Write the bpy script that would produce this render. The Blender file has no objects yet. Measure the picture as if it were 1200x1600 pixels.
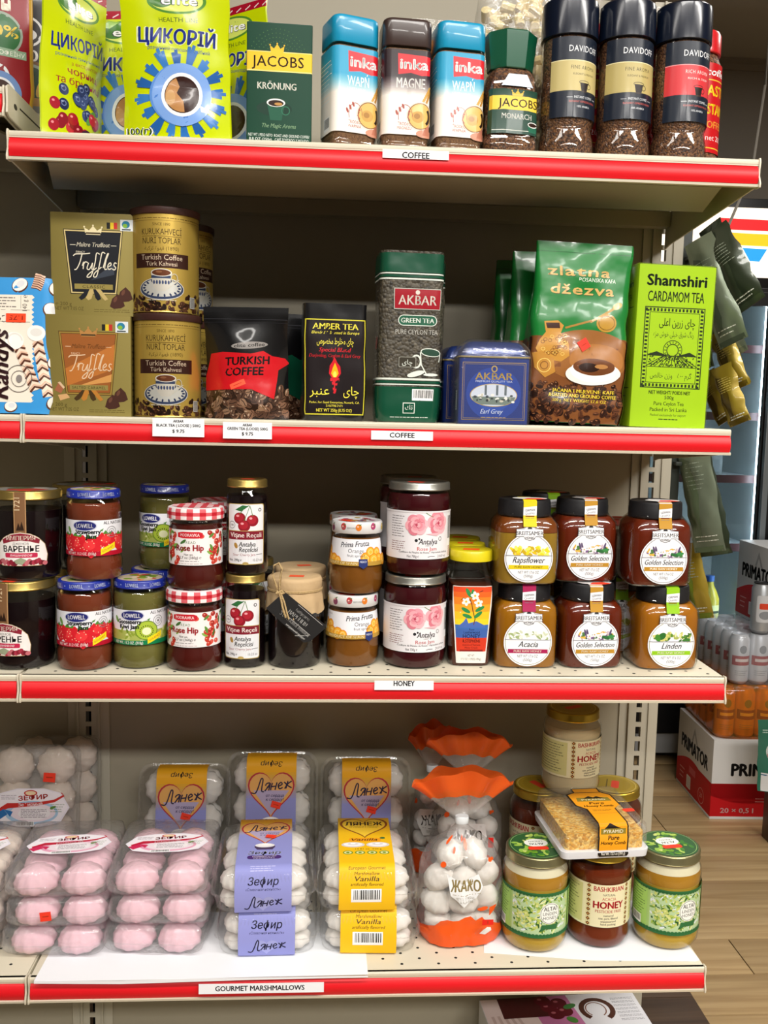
import bpy, bmesh, math, random
from math import sin, cos, pi, radians as rad
from bisect import bisect_right
from mathutils import Vector, Matrix, noise

# ------------------------------------------------------------------ camera, light, exposure
SC = bpy.context.scene
COL = SC.collection
K = .001                                   # everything below is written in millimetres
def link(o):
    COL.objects.link(o); return o
cam = bpy.data.cameras.new('camera'); camo = link(bpy.data.objects.new('camera', cam))
YAW, PITCH, ROLL, FPX = .0624, -.1105, .0218, 1458.0
fw = Vector((sin(YAW)*cos(PITCH), cos(YAW)*cos(PITCH), sin(PITCH)))
r0 = Vector((cos(YAW), -sin(YAW), 0)); u0 = r0.cross(fw)
rr_ = r0*cos(ROLL)+u0*sin(ROLL); uu_ = -r0*sin(ROLL)+u0*cos(ROLL)
mw = Matrix((rr_, uu_, -fw)).transposed().to_4x4()
mw.translation = Vector((381.5, -1183.2, 882.8))*K
camo.matrix_world = mw
cam.sensor_fit = 'VERTICAL'; cam.sensor_height = 36; cam.lens = 36*FPX/1600
cam.clip_start = .02; cam.clip_end = 60
SC.camera = camo
world = bpy.data.worlds.new('world'); SC.world = world; world.use_nodes = True
bg = world.node_tree.nodes['Background']
bg.inputs[0].default_value = (.86, .93, 1.0, 1); bg.inputs[1].default_value = .07
def area(name, x, y, z, sx, sy, power, rx=0, ry=0, rz=0, col=(1, .97, .92)):
    l = bpy.data.lights.new(name, 'AREA'); l.shape = 'RECTANGLE'; l.size = sx*K; l.size_y = sy*K
    l.energy = power; l.color = col
    o = link(bpy.data.objects.new(name, l)); o.location = (x*K, y*K, z*K); o.rotation_euler = (rad(rx), rad(ry), rad(rz)); return o
# fluorescent ceiling troffers of the aisle (their diffusers are built further down)
TROFFERS = [(-700, -1250), (620, -1250), (2000, -1250), (2000, 900), (-700, -3000), (620, -3000), (2000, -3000)]
for i, (x, y) in enumerate(TROFFERS):
    area('troffer_lamp', x, y, 2268, 1180, 280, (12, 34, 46, 20, 14, 48, 66)[i])
SC.view_settings.view_transform = 'Standard'; SC.view_settings.look = 'None'
SC.view_settings.gamma = 1; SC.view_settings.exposure = 0.0; SC.view_settings.use_curve_mapping = False
SC.cycles.use_denoising = True
SC.cycles.transparent_max_bounces = 28; SC.cycles.max_bounces = 10
SC.cycles.caustics_reflective = False; SC.cycles.caustics_refractive = False
random.seed(7)

# ------------------------------------------------------------------ materials
def lin(c):
    if isinstance(c, str):
        c = c.lstrip('#'); c = [int(c[i:i+2], 16)/255 for i in (0, 2, 4)]
    return tuple(v/12.92 if v <= .04045 else ((v+.055)/1.055)**2.4 for v in c[:3])
MATS = {}
def mat(name, col, rough=.5, metal=0, coat=0, spec=.5, trans=0, emit=0, bump=0, bscale=300, var=0, vscale=40, sss=0):
    if name in MATS: return MATS[name]
    m = bpy.data.materials.new(name); m.use_nodes = True; nt = m.node_tree
    b = nt.nodes['Principled BSDF']; c = lin(col)+(1,)
    b.inputs['Base Color'].default_value = c; b.inputs['Roughness'].default_value = rough
    b.inputs['Metallic'].default_value = metal; b.inputs['Coat Weight'].default_value = coat
    b.inputs['Coat Roughness'].default_value = .06
    b.inputs['Specular IOR Level'].default_value = spec; b.inputs['Transmission Weight'].default_value = trans
    if sss:
        b.inputs['Subsurface Weight'].default_value = sss; b.inputs['Subsurface Scale'].default_value = .004
        b.inputs['Subsurface Radius'].default_value = (1, .8, .7)
    if emit:
        b.inputs['Emission Color'].default_value = c; b.inputs['Emission Strength'].default_value = emit
    if var or bump:
        tc = nt.nodes.new('ShaderNodeTexCoord')
    if var:
        n = nt.nodes.new('ShaderNodeTexNoise'); n.inputs['Scale'].default_value = vscale; n.inputs['Detail'].default_value = 4
        nt.links.new(tc.outputs['Object'], n.inputs['Vector'])
        mr = nt.nodes.new('ShaderNodeMapRange'); mr.inputs[3].default_value = 1-var; mr.inputs[4].default_value = 1+var
        nt.links.new(n.outputs[0], mr.inputs[0])
        mx = nt.nodes.new('ShaderNodeVectorMath'); mx.operation = 'SCALE'; mx.inputs[0].default_value = c[:3]
        nt.links.new(mr.outputs[0], mx.inputs['Scale']); nt.links.new(mx.outputs[0], b.inputs['Base Color'])
    if bump:
        n2 = nt.nodes.new('ShaderNodeTexNoise'); n2.inputs['Scale'].default_value = bscale; n2.inputs['Detail'].default_value = 2
        nt.links.new(tc.outputs['Object'], n2.inputs['Vector'])
        bp = nt.nodes.new('ShaderNodeBump'); bp.inputs['Strength'].default_value = bump; bp.inputs['Distance'].default_value = .002
        nt.links.new(n2.outputs[0], bp.inputs['Height']); nt.links.new(bp.outputs[0], b.inputs['Normal'])
        if coat: nt.links.new(bp.outputs[0], b.inputs['Coat Normal'])
    MATS[name] = m; return m
def mat_print(name, rough=.45, coat=0, metal=0, bump=0, bscale=60):
    m = mat(name, '#ffffff', rough, metal, coat, bump=bump, bscale=bscale); nt = m.node_tree
    if not nt.nodes.get('vc'):
        a = nt.nodes.new('ShaderNodeVertexColor'); a.layer_name = 'Col'; a.name = 'vc'
        nt.links.new(a.outputs[0], nt.nodes['Principled BSDF'].inputs['Base Color'])
    return m
def mat_film(name, tint='#ffffff', refl=.9, rough=.06, bump=.35, bscale=45, base=.05, milk=0.0):
    """thin clear plastic or glass: lets light through and mirrors by angle"""
    if name in MATS: return MATS[name]
    m = bpy.data.materials.new(name); m.use_nodes = True; nt = m.node_tree; N = nt.nodes; L = nt.links
    N.remove(N['Principled BSDF']); out = N['Material Output']
    tr = N.new('ShaderNodeBsdfTransparent'); tr.inputs[0].default_value = lin(tint)+(1,)
    gl = N.new('ShaderNodeBsdfGlossy'); gl.inputs['Roughness'].default_value = rough
    fr = N.new('ShaderNodeLayerWeight'); fr.inputs[0].default_value = .5
    pw = N.new('ShaderNodeMath'); pw.operation = 'POWER'; pw.inputs[1].default_value = 3.2
    mm = N.new('ShaderNodeMath'); mm.operation = 'MULTIPLY_ADD'; mm.inputs[1].default_value = refl; mm.inputs[2].default_value = base
    mx = N.new('ShaderNodeMixShader')
    L.new(fr.outputs['Facing'], pw.inputs[0]); L.new(pw.outputs[0], mm.inputs[0]); L.new(mm.outputs[0], mx.inputs[0]); L.new(tr.outputs[0], mx.inputs[1]); L.new(gl.outputs[0], mx.inputs[2])
    last = mx
    if milk:
        df = N.new('ShaderNodeBsdfDiffuse'); df.inputs[0].default_value = lin(tint)+(1,)
        m2 = N.new('ShaderNodeMixShader'); m2.inputs[0].default_value = milk
        L.new(mx.outputs[0], m2.inputs[1]); L.new(df.outputs[0], m2.inputs[2]); last = m2
    if bump:
        tc = N.new('ShaderNodeTexCoord'); n2 = N.new('ShaderNodeTexNoise'); n2.inputs['Scale'].default_value = bscale; n2.inputs['Detail'].default_value = 3
        n2.inputs['Distortion'].default_value = 1.2
        bp = N.new('ShaderNodeBump'); bp.inputs['Strength'].default_value = bump; bp.inputs['Distance'].default_value = .003
        L.new(tc.outputs['Object'], n2.inputs['Vector']); L.new(n2.outputs[0], bp.inputs['Height'])
        L.new(bp.outputs[0], gl.inputs['Normal']); L.new(bp.outputs[0], fr.inputs['Normal'])
    L.new(last.outputs[0], out.inputs[0]); MATS[name] = m; return m
def mat_grain(name, cols, scale, rough=.6, bump=.5, coat=0, stretch=None):
    """granules, beans, leaves: cells of several colours with relief"""
    if name in MATS: return MATS[name]
    m = mat(name, cols[0], rough, coat=coat); nt = m.node_tree; N = nt.nodes; L = nt.links
    tc = N.new('ShaderNodeTexCoord'); mp = N.new('ShaderNodeMapping')
    if stretch: mp.inputs['Scale'].default_value = stretch
    v = N.new('ShaderNodeTexVoronoi'); v.inputs['Scale'].default_value = scale
    cr = N.new('ShaderNodeValToRGB'); cr.color_ramp.interpolation = 'LINEAR'
    while len(cr.color_ramp.elements) < len(cols): cr.color_ramp.elements.new(.5)
    for i, c in enumerate(cols):
        e = cr.color_ramp.elements[i]; e.position = i/(len(cols)-1); e.color = lin(c)+(1,)
    bp = N.new('ShaderNodeBump'); bp.inputs['Strength'].default_value = bump; bp.inputs['Distance'].default_value = .002; bp.invert = True
    sep = N.new('ShaderNodeSeparateColor')
    b = N['Principled BSDF']
    L.new(tc.outputs['Object'], mp.inputs[0]); L.new(mp.outputs[0], v.inputs['Vector']); L.new(v.outputs['Color'], sep.inputs[0]); L.new(sep.outputs[0], cr.inputs[0])
    L.new(cr.outputs[0], b.inputs['Base Color']); L.new(v.outputs['Distance'], bp.inputs['Height']); L.new(bp.outputs[0], b.inputs['Normal'])
    MATS[name] = m; return m
def mat_wood(name, c1, c2, rough=.35, sx=1.2, sy=28):
    if name in MATS: return MATS[name]
    m = mat(name, c1, rough); nt = m.node_tree; N = nt.nodes; L = nt.links
    tc = N.new('ShaderNodeTexCoord'); oi = N.new('ShaderNodeObjectInfo'); mp = N.new('ShaderNodeMapping'); mp.inputs['Scale'].default_value = (sx, sy, 8)
    va = N.new('ShaderNodeVectorMath'); va.operation = 'ADD'; vs = N.new('ShaderNodeVectorMath'); vs.operation = 'SCALE'; vs.inputs['Scale'].default_value = 9
    cx = N.new('ShaderNodeCombineXYZ'); L.new(oi.outputs['Random'], cx.inputs[0]); L.new(oi.outputs['Random'], cx.inputs[1]); L.new(cx.outputs[0], vs.inputs[0])
    L.new(tc.outputs['Object'], va.inputs[0]); L.new(vs.outputs[0], va.inputs[1]); L.new(va.outputs[0], mp.inputs[0])
    n = N.new('ShaderNodeTexNoise'); n.inputs['Scale'].default_value = 1.4; n.inputs['Detail'].default_value = 7; n.inputs['Distortion'].default_value = .8
    L.new(mp.outputs[0], n.inputs['Vector'])
    cr = N.new('ShaderNodeValToRGB'); cr.color_ramp.elements[0].color = lin(c2)+(1,); cr.color_ramp.elements[1].color = lin(c1)+(1,)
    cr.color_ramp.elements[0].position = .32; cr.color_ramp.elements[1].position = .66
    L.new(n.outputs[0], cr.inputs[0])
    mv = N.new('ShaderNodeMapRange'); mv.inputs[3].default_value = .86; mv.inputs[4].default_value = 1.12; L.new(oi.outputs['Random'], mv.inputs[0])
    sc = N.new('ShaderNodeVectorMath'); sc.operation = 'SCALE'; L.new(cr.outputs[0], sc.inputs[0]); L.new(mv.outputs[0], sc.inputs['Scale'])
    L.new(sc.outputs[0], N['Principled BSDF'].inputs['Base Color']); MATS[name] = m; return m

PAPER = mat_print('printed_paper', .5); PAPER.node_tree.nodes['Principled BSDF'].inputs['Specular IOR Level'].default_value = .22
GLOSS = mat_print('printed_gloss', .3, .1); GLOSS.node_tree.nodes['Principled BSDF'].inputs['Specular IOR Level'].default_value = .35
FOILP = mat_print('printed_foil', .24, .2, bump=.45, bscale=26)
POUCHP = mat_print('printed_pouch', .2, .25, bump=.4, bscale=16)
METALP = mat_print('printed_metal', .3, .3, .55)
GOLDP = mat_print('printed_gold_card', .38, 0, .35)
GLASS = mat_film('jar_glass', '#fafcfb', .8, .03, .03, 20, .055)
FILM = mat_film('clear_film', '#ffffff', .6, .08, .5, 40, .03, .02)
FILM2 = mat_film('crinkled_film', '#ffffff', .65, .1, 1.0, 75, .07, .08)
CLAM = mat_film('clear_tray_plastic', '#ffffff', .6, .05, .15, 30, .03, .03)
BEIGE = mat('beige_enamel', '#cfc7b2', .42, var=.03, vscale=8)
BEIGE2 = mat('beige_panel', '#a39b88', .5, var=.04, vscale=6)
REDSTRIP = mat('red_strip_plastic', '#d8141f', .42, spec=.35)
DARK = mat('dark_void', '#060606', .9)
WHITE = mat('white_paper', '#eceef2', .6, var=.015)
GOLD = mat('gold_lid', '#b39a56', .3, .85)
SILVER = mat('silver_lid', '#a3a39b', .3, .85)
BLACKP = mat('black_plastic', '#17171a', .45)
STICK = PAPER

# ------------------------------------------------------------------ mesh building
class MB:
    def __init__(s): s.v = []; s.f = []; s.mi = []
    def add(s, vs, fs, m=0):
        o = len(s.v); s.v += [tuple(p) for p in vs]
        for f in fs: s.f.append(tuple(i+o for i in f)); s.mi.append(m)
    def box(s, x0, x1, y0, y1, z0, z1, m=0):
        s.add([(x0,y0,z0),(x1,y0,z0),(x1,y1,z0),(x0,y1,z0),(x0,y0,z1),(x1,y0,z1),(x1,y1,z1),(x0,y1,z1)],
              [(0,3,2,1),(4,5,6,7),(0,1,5,4),(1,2,6,5),(2,3,7,6),(3,0,4,7)], m)
    def loft(s, rings, cb=True, ct=True, m=0):
        """rings: (z, closed point list whose last point repeats the first)"""
        n = len(rings[0][1])-1; o = len(s.v)
        for z, pts in rings:
            for p in pts[:n]: s.v.append((p[0], p[1], z if len(p) < 3 else p[2]))
        for k in range(len(rings)-1):
            for i in range(n):
                j = (i+1) % n; a = o+k*n
                s.f.append((a+i, a+j, a+n+j, a+n+i)); s.mi.append(m)
        if cb: s.f.append(tuple(o+n-1-i for i in range(n))); s.mi.append(m)
        if ct: s.f.append(tuple(o+(len(rings)-1)*n+i for i in range(n))); s.mi.append(m)
    def lathe(s, prof, n=40, m=0, cb=True, ct=True, mod=None):
        s.loft([(z, circ(r, n) if mod is None else [mod(x, y, z) for x, y in circ(r, n)]) for z, r in prof], cb, ct, m)
    def prism(s, poly, axis, a, b, m=0):
        """poly in the two other axes (kept in x,y,z order), extruded from a to b along axis"""
        n = len(poly)
        def P(p, t):
            return {'x': (t, p[0], p[1]), 'y': (p[0], t, p[1]), 'z': (p[0], p[1], t)}[axis]
        s.add([P(p, a) for p in poly]+[P(p, b) for p in poly],
              [tuple(range(n-1, -1, -1)), tuple(range(n, 2*n))]+[(i, (i+1) % n, n+(i+1) % n, n+i) for i in range(n)], m)
    def tube(s, pts, r, n=7, m=0):
        pts = [Vector(p) for p in pts]; rings = []
        for i, p in enumerate(pts):
            t = (pts[min(i+1, len(pts)-1)]-pts[max(i-1, 0)]).normalized()
            a = t.cross(Vector((0, 0, 1))); a = a if a.length > .05 else t.cross(Vector((0, 1, 0))); a.normalize(); b = t.cross(a)
            q = r[i] if isinstance(r, (list, tuple)) else r
            rings.append([p+a*q*cos(2*pi*k/n)+b*q*sin(2*pi*k/n) for k in range(n)])
        o = len(s.v)
        for R in rings: s.v += [tuple(p) for p in R]
        for k in range(len(rings)-1):
            for i in range(n):
                j = (i+1) % n; s.f.append((o+k*n+i, o+k*n+j, o+k*n+n+j, o+k*n+n+i)); s.mi.append(m)
        s.f.append(tuple(o+n-1-i for i in range(n))); s.mi.append(m); s.f.append(tuple(o+(len(rings)-1)*n+i for i in range(n))); s.mi.append(m)
    def ball(s, c, rx, ry, rz, nu=14, nv=8, m=0, mod=None):
        o = len(s.v); c = Vector(c)
        for j in range(1, nv):
            ph = -pi/2+pi*j/nv
            for i in range(nu):
                th = 2*pi*i/nu; k = mod(th, ph) if mod else 1
                s.v.append((c.x+rx*k*cos(ph)*cos(th), c.y+ry*k*cos(ph)*sin(th), c.z+rz*sin(ph)))
        b = len(s.v); s.v.append((c.x, c.y, c.z-rz)); s.v.append((c.x, c.y, c.z+rz))
        for j in range(nv-2):
            for i in range(nu):
                a = o+j*nu; q = (i+1) % nu
                s.f.append((a+i, a+q, a+nu+q, a+nu+i)); s.mi.append(m)
        for i in range(nu):
            q = (i+1) % nu
            s.f.append((b, o+q, o+i)); s.mi.append(m); s.f.append((b+1, o+(nv-2)*nu+i, o+(nv-2)*nu+q)); s.mi.append(m)
    def build(s, name, m, parent=None, smooth=True, bevel=0, ang=35):
        me = bpy.data.meshes.new(name); me.from_pydata([(a*K, b*K, c*K) for a, b, c in s.v], [], s.f)
        ms = m if isinstance(m, (list, tuple)) else [m]
        for q in ms: me.materials.append(q)
        if len(ms) > 1: me.polygons.foreach_set('material_index', s.mi)
        if bevel:
            bm = bmesh.new(); bm.from_mesh(me); bm.normal_update()
            ed = [e for e in bm.edges if len(e.link_faces) == 2 and e.calc_face_angle(0) > .6]
            bmesh.ops.bevel(bm, geom=ed, offset=bevel*K, segments=2, profile=.6, affect='EDGES', clamp_overlap=True)
            bm.to_mesh(me); bm.free()
        if smooth:
            me.polygons.foreach_set('use_smooth', [True]*len(me.polygons)); me.set_sharp_from_angle(angle=rad(ang))
        me.update()
        o = link(bpy.data.objects.new(name, me)); o.parent = parent; return o

def circ(r, n=40): return [(r*sin(-pi+2*pi*i/n), -r*cos(-pi+2*pi*i/n)) for i in range(n+1)]
def rrect(w, d, r, k=4, sub=1):
    """rounded rectangle from the back centre, past the left side, the front centre, back"""
    r = min(r, w/2-.01, d/2-.01); P = []
    def seg(a, b):
        for i in range(1, sub+1): P.append((a[0]+(b[0]-a[0])*i/sub, a[1]+(b[1]-a[1])*i/sub))
    def arc(cx, cy, a0):
        for i in range(1, k+1):
            a = a0+(pi/2)*i/k; P.append((cx+r*cos(a), cy+r*sin(a)))
    P.append((0, d/2)); seg(P[-1], (-w/2+r, d/2)); arc(-w/2+r, d/2-r, pi/2)
    seg(P[-1], (-w/2, -d/2+r)); arc(-w/2+r, -d/2+r, pi)
    seg(P[-1], (0, -d/2)); seg(P[-1], (w/2-r, -d/2)); arc(w/2-r, -d/2+r, -pi/2)
    seg(P[-1], (w/2, d/2-r)); arc(w/2-r, d/2-r, 0); seg(P[-1], (0, d/2))
    return P
def lens(w, d, p=2.4, n=22):
    P = [(0, d/2)]
    xs = [sin(pi/2*(i/(n/2))) for i in range(1, n//2+1)]
    for t in xs: P.append((-w/2*t, d/2*(1-t**p)))
    for t in reversed(xs[:-1]): P.append((-w/2*t, -d/2*(1-t**p)))
    P.append((0, -d/2))
    for t in xs: P.append((w/2*t, -d/2*(1-t**p)))
    for t in reversed(xs[:-1]): P.append((w/2*t, d/2*(1-t**p)))
    P.append((0, d/2)); return P
def wrinkle(rings, amp, sc, seed=0, z0=0, z1=1e9):
    out = []
    for z, pts in rings:
        q = []
        for i, p in enumerate(pts):
            zz = z if len(p) < 3 else p[2]
            if not z0 <= zz <= z1: q.append((p[0], p[1], zz)); continue
            a = Vector((p[0], p[1], 0)); l = a.length or 1
            h = noise.noise(Vector((p[0]/sc+seed, p[1]/sc, zz/sc)))*amp
            q.append((p[0]+a.x/l*h, p[1]+a.y/l*h, zz))
        q[-1] = q[0]; out.append((z, q))
    return out

# ------------------------------------------------------------------ flat print: polygons laid on a surface
_T = {}
def glyphs(s, bold, sh, sp):
    k = (s, bold, sh, sp)
    if k not in _T:
        c = bpy.data.curves.new('t', 'FONT'); c.body = s; c.resolution_u = 2; c.offset = bold; c.shear = sh; c.space_character = sp
        o = bpy.data.objects.new('t', c); me = o.to_mesh(); me.calc_loop_triangles()
        _T[k] = ([(v.co.x, v.co.y) for v in me.vertices], [tuple(t.vertices) for t in me.loop_triangles])
        o.to_mesh_clear(); bpy.data.objects.remove(o); bpy.data.curves.remove(c)
    return _T[k]
class P:
    def __init__(s): s.ops = []
    def put(s, vs, fs, c, up=0):
        if not vs: return s
        x0 = min(p[0] for p in vs); x1 = max(p[0] for p in vs); y0 = min(p[1] for p in vs); y1 = max(p[1] for p in vs)
        l = 0
        for o in s.ops:
            b = o[4]
            if b[0] < x1 and b[1] > x0 and b[2] < y1 and b[3] > y0: l = max(l, o[3]+1)
        s.ops.append((vs, fs, lin(c), l, (x0, x1, y0, y1))); return s
    def g(s, pts, c): return s.put(list(pts), [tuple(range(len(pts)))], c)
    def r(s, x0, y0, x1, y1, c): return s.g([(x0, y0), (x1, y0), (x1, y1), (x0, y1)], c)
    def rr(s, x0, y0, x1, y1, rad_, c):
        cx, cy = (x0+x1)/2, (y0+y1)/2
        return s.g([(cx+a, cy+b) for a, b in rrect(x1-x0, y1-y0, rad_, 4)[:-1]], c)
    def e(s, cx, cy, rx, ry, c, n=26, rot=0):
        a = rad(rot); return s.g([(cx+rx*cos(t)*cos(a)-ry*sin(t)*sin(a), cy+rx*cos(t)*sin(a)+ry*sin(t)*cos(a)) for t in [2*pi*i/n for i in range(n)]], c)
    def l(s, pts, w, c, close=False):
        if close: pts = list(pts)+[pts[0], pts[1]]
        L = []; Rr = []; n = len(pts)
        for i, p in enumerate(pts):
            a = pts[max(i-1, 0)]; b = pts[min(i+1, n-1)]; dx, dy = b[0]-a[0], b[1]-a[1]; d = math.hypot(dx, dy) or 1
            ww = (w[i] if isinstance(w, (list, tuple)) else w)/2
            L.append((p[0]-dy/d*ww, p[1]+dx/d*ww)); Rr.append((p[0]+dy/d*ww, p[1]-dx/d*ww))
        return s.put(L+Rr, [(n+i, n+i+1, i+1, i) for i in range(n-1)], c)
    def ring(s, cx, cy, rx, ry, w, c, n=30, a0=0, a1=360):
        m = max(3, int(n*(a1-a0)/360)); return s.l([(cx+rx*cos(rad(a0+(a1-a0)*i/m)), cy+ry*sin(rad(a0+(a1-a0)*i/m))) for i in range(m+1)], w, c)
    def t(s, txt, x, y, h, c, w=0, b=0, sh=0, rot=0, al='c', sp=1):
        """text with cap height h, baseline centred on (x, y); w squeezes it to a width"""
        vs, fs = glyphs(txt, 0, sh, sp)
        if not vs: return s
        x0 = min(p[0] for p in vs); x1 = max(p[0] for p in vs); ky = h/.686; kx = (w/(x1-x0)) if w else ky
        ox = {'c': (x0+x1)/2, 'l': x0, 'r': x1}[al]; a = rad(rot); ca, sa = cos(a), sin(a)
        q = [((p[0]-ox)*kx, p[1]*ky) for p in vs]
        if b > .008:                       # heavier weight: the glyphs once more, a little to each side
            d = min(b, .05)*.9*ky; n = len(q)
            q = [(a_-d, b_) for a_, b_ in q]+[(a_+d, b_) for a_, b_ in q]+([(a_, b_+d*.7) for a_, b_ in q]+[(a_, b_-d*.7) for a_, b_ in q] if b > .025 else [])
            fs = [tuple(i+n*k for i in f) for k in range(len(q)//n) for f in fs]
        return s.put([(x+p[0]*ca-p[1]*sa, y+p[0]*sa+p[1]*ca) for p in q], fs, c)
    def lines(s, x0, x1, y0, y1, n, c, w=.8, seed=1):
        rd = random.Random(seed)
        for i in range(n):
            y = y1-(y1-y0)*(i+.5)/n; x = x0; e = x1-rd.random()*.3*(x1-x0)
            while x < e:
                q = min(e, x+2+rd.random()*5); s.r(x, y-w/2, q, y+w/2, c); x = q+1
        return s
    def bars(s, x0, y0, x1, y1, bgc='#f4f4f4', c='#151515', seed=3):
        s.r(x0, y0, x1, y1, bgc); rd = random.Random(seed); x = x0+(x1-x0)*.08
        while x < x1-(x1-x0)*.08:
            q = (x1-x0)*(.012+.03*rd.random()); s.r(x, y0+(y1-y0)*.22, x+q, y1-(y1-y0)*.08, c); x += q+(x1-x0)*(.015+.025*rd.random())
        return s
    def beans(s, x0, y0, x1, y1, n, seed=1, size=5, cols=('#3a2013', '#54321f', '#6d452c', '#2a160d'), hi='#a5785a'):
        rd = random.Random(seed)
        for i in range(n):
            x = x0+rd.random()*(x1-x0); y = y0+rd.random()*(y1-y0); a = rd.random()*180; z = size*(.75+.4*rd.random())
            s.e(x, y, z*.62, z*.42, rd.choice(cols), 10, a)
            s.l([(x-cos(rad(a))*z*.5, y-sin(rad(a))*z*.5), (x+sin(rad(a))*z*.08, y-cos(rad(a))*z*.08), (x+cos(rad(a))*z*.5, y+sin(rad(a))*z*.5)], z*.09, '#1a0d07')
            if rd.random() < .5: s.e(x-z*.15, y+z*.16, z*.22, z*.09, hi, 8, a)
        return s
    def cup(s, cx, cy, r, saucer, rim='#f2efe9', coffee='#3a1d10', foam='#b98a55'):
        s.e(cx, cy, r*1.42, r*1.42, saucer, 36); s.e(cx, cy, r, r, rim, 32); s.e(cx, cy, r*.84, r*.84, coffee, 30)
        s.g([(cx+r*.8*cos(t)*q, cy+r*.8*sin(t)*q) for t, q in [(rad(110+i*14), 1) for i in range(13)]]+[(cx+.05*r, cy-.3*r), (cx-.25*r, cy+.05*r), (cx-.1*r, cy+.35*r)], foam)
        return s

class Surf:
    def __init__(s, rings, nom=None):
        s.z = [z for z, _ in rings]; s.R = [[(p[0], p[1], (z if len(p) < 3 else p[2])) for p in pts] for z, pts in rings]
        R = s.R[len(rings)//2 if nom is None else nom]; n = len(R)-1; u = [0]
        for i in range(n): u.append(u[-1]+math.hypot(R[i+1][0]-R[i][0], R[i+1][1]-R[i][1]))
        m = u[n//2]; s.u = [q-m for q in u]; s.n = n
    def ev(s, u, v):
        i = max(0, min(s.n-1, bisect_right(s.u, u)-1)); k = max(0, min(len(s.z)-2, bisect_right(s.z, v)-1))
        a = (u-s.u[i])/((s.u[i+1]-s.u[i]) or 1); b = (v-s.z[k])/((s.z[k+1]-s.z[k]) or 1)
        p00, p10, p01, p11 = (Vector(s.R[k][i]), Vector(s.R[k][i+1]), Vector(s.R[k+1][i]), Vector(s.R[k+1][i+1]))
        du = (p10-p00)*(1-b)+(p11-p01)*b; dv = (p01-p00)*(1-a)+(p11-p10)*a
        nn = du.cross(dv); nn = nn.normalized() if nn.length > 1e-9 else Vector((0, -1, 0))
        return p00*(1-a)*(1-b)+p10*a*(1-b)+p01*(1-a)*b+p11*a*b, nn
    def cuts(s): return s.u, s.z
class Flat:
    def __init__(s, o, ex, ey): s.o = Vector(o); s.ex = Vector(ex).normalized(); s.ey = Vector(ey).normalized(); s.n = s.ex.cross(s.ey)
    def ev(s, u, v): return s.o+s.ex*u+s.ey*v, s.n
    def cuts(s): return [], []
class Path:
    """a band that follows a (y, z) path; print x runs along X, print y is minus the length along the path"""
    def __init__(s, pts, x=0): 
        s.p = pts; s.x = x; s.s = [0]
        for a, b in zip(pts, pts[1:]): s.s.append(s.s[-1]+math.hypot(b[0]-a[0], b[1]-a[1]))
    def ev(s, u, v):
        t = -v; i = max(0, min(len(s.p)-2, bisect_right(s.s, t)-1)); a = (t-s.s[i])/(s.s[i+1]-s.s[i]); p, q = s.p[i], s.p[i+1]
        y, z = p[0]+(q[0]-p[0])*a, p[1]+(q[1]-p[1])*a; d = Vector((0, q[0]-p[0], q[1]-p[1])).normalized()
        return Vector((s.x+u, y, z)), Vector((1, 0, 0)).cross(-d)
    def cuts(s): return [], [-q for q in s.s]
FRONT = lambda y, z=0, x=0: Flat((x, y, z), (1, 0, 0), (0, 0, 1))

def mkprint(p, name, parent, surf, m=None, off=.25, dz=.03):
    bm = bmesh.new(); lay = bm.loops.layers.float_color.new('Col')
    for vs, fs, c, l, bb in p.ops:
        V = [bm.verts.new((a, b, l)) for a, b in vs]
        for f in fs:
            try: F = bm.faces.new([V[i] for i in f])
            except ValueError: continue
            for lp in F.loops: lp[lay] = (c[0], c[1], c[2], 1)
    ng = [f for f in bm.faces if len(f.verts) > 4]
    if ng: bmesh.ops.triangulate(bm, faces=ng)
    cu, cv = surf.cuts()
    if bm.verts:
        x0 = min(v.co.x for v in bm.verts); x1 = max(v.co.x for v in bm.verts); y0 = min(v.co.y for v in bm.verts); y1 = max(v.co.y for v in bm.verts)
        for q in cu:
            if x0+1e-4 < q < x1-1e-4: bmesh.ops.bisect_plane(bm, geom=bm.verts[:]+bm.edges[:]+bm.faces[:], plane_co=(q, 0, 0), plane_no=(1, 0, 0), dist=1e-5)
        for q in cv:
            if y0+1e-4 < q < y1-1e-4: bmesh.ops.bisect_plane(bm, geom=bm.verts[:]+bm.edges[:]+bm.faces[:], plane_co=(0, q, 0), plane_no=(0, 1, 0), dist=1e-5)
    bm.normal_update()
    fl = [f for f in bm.faces if f.normal.z < 0]
    if fl: bmesh.ops.reverse_faces(bm, faces=fl)
    for v in bm.verts:
        q, n = surf.ev(v.co.x, v.co.y); v.co = (q+n*(off+dz*v.co.z))*K
    me = bpy.data.meshes.new(name); bm.to_mesh(me); bm.free()
    me.polygons.foreach_set('use_smooth', [True]*len(me.polygons)); me.set_sharp_from_angle(angle=rad(40))
    me.materials.append(m or PAPER)
    o = link(bpy.data.objects.new(name, me)); o.parent = parent; return o

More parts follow.
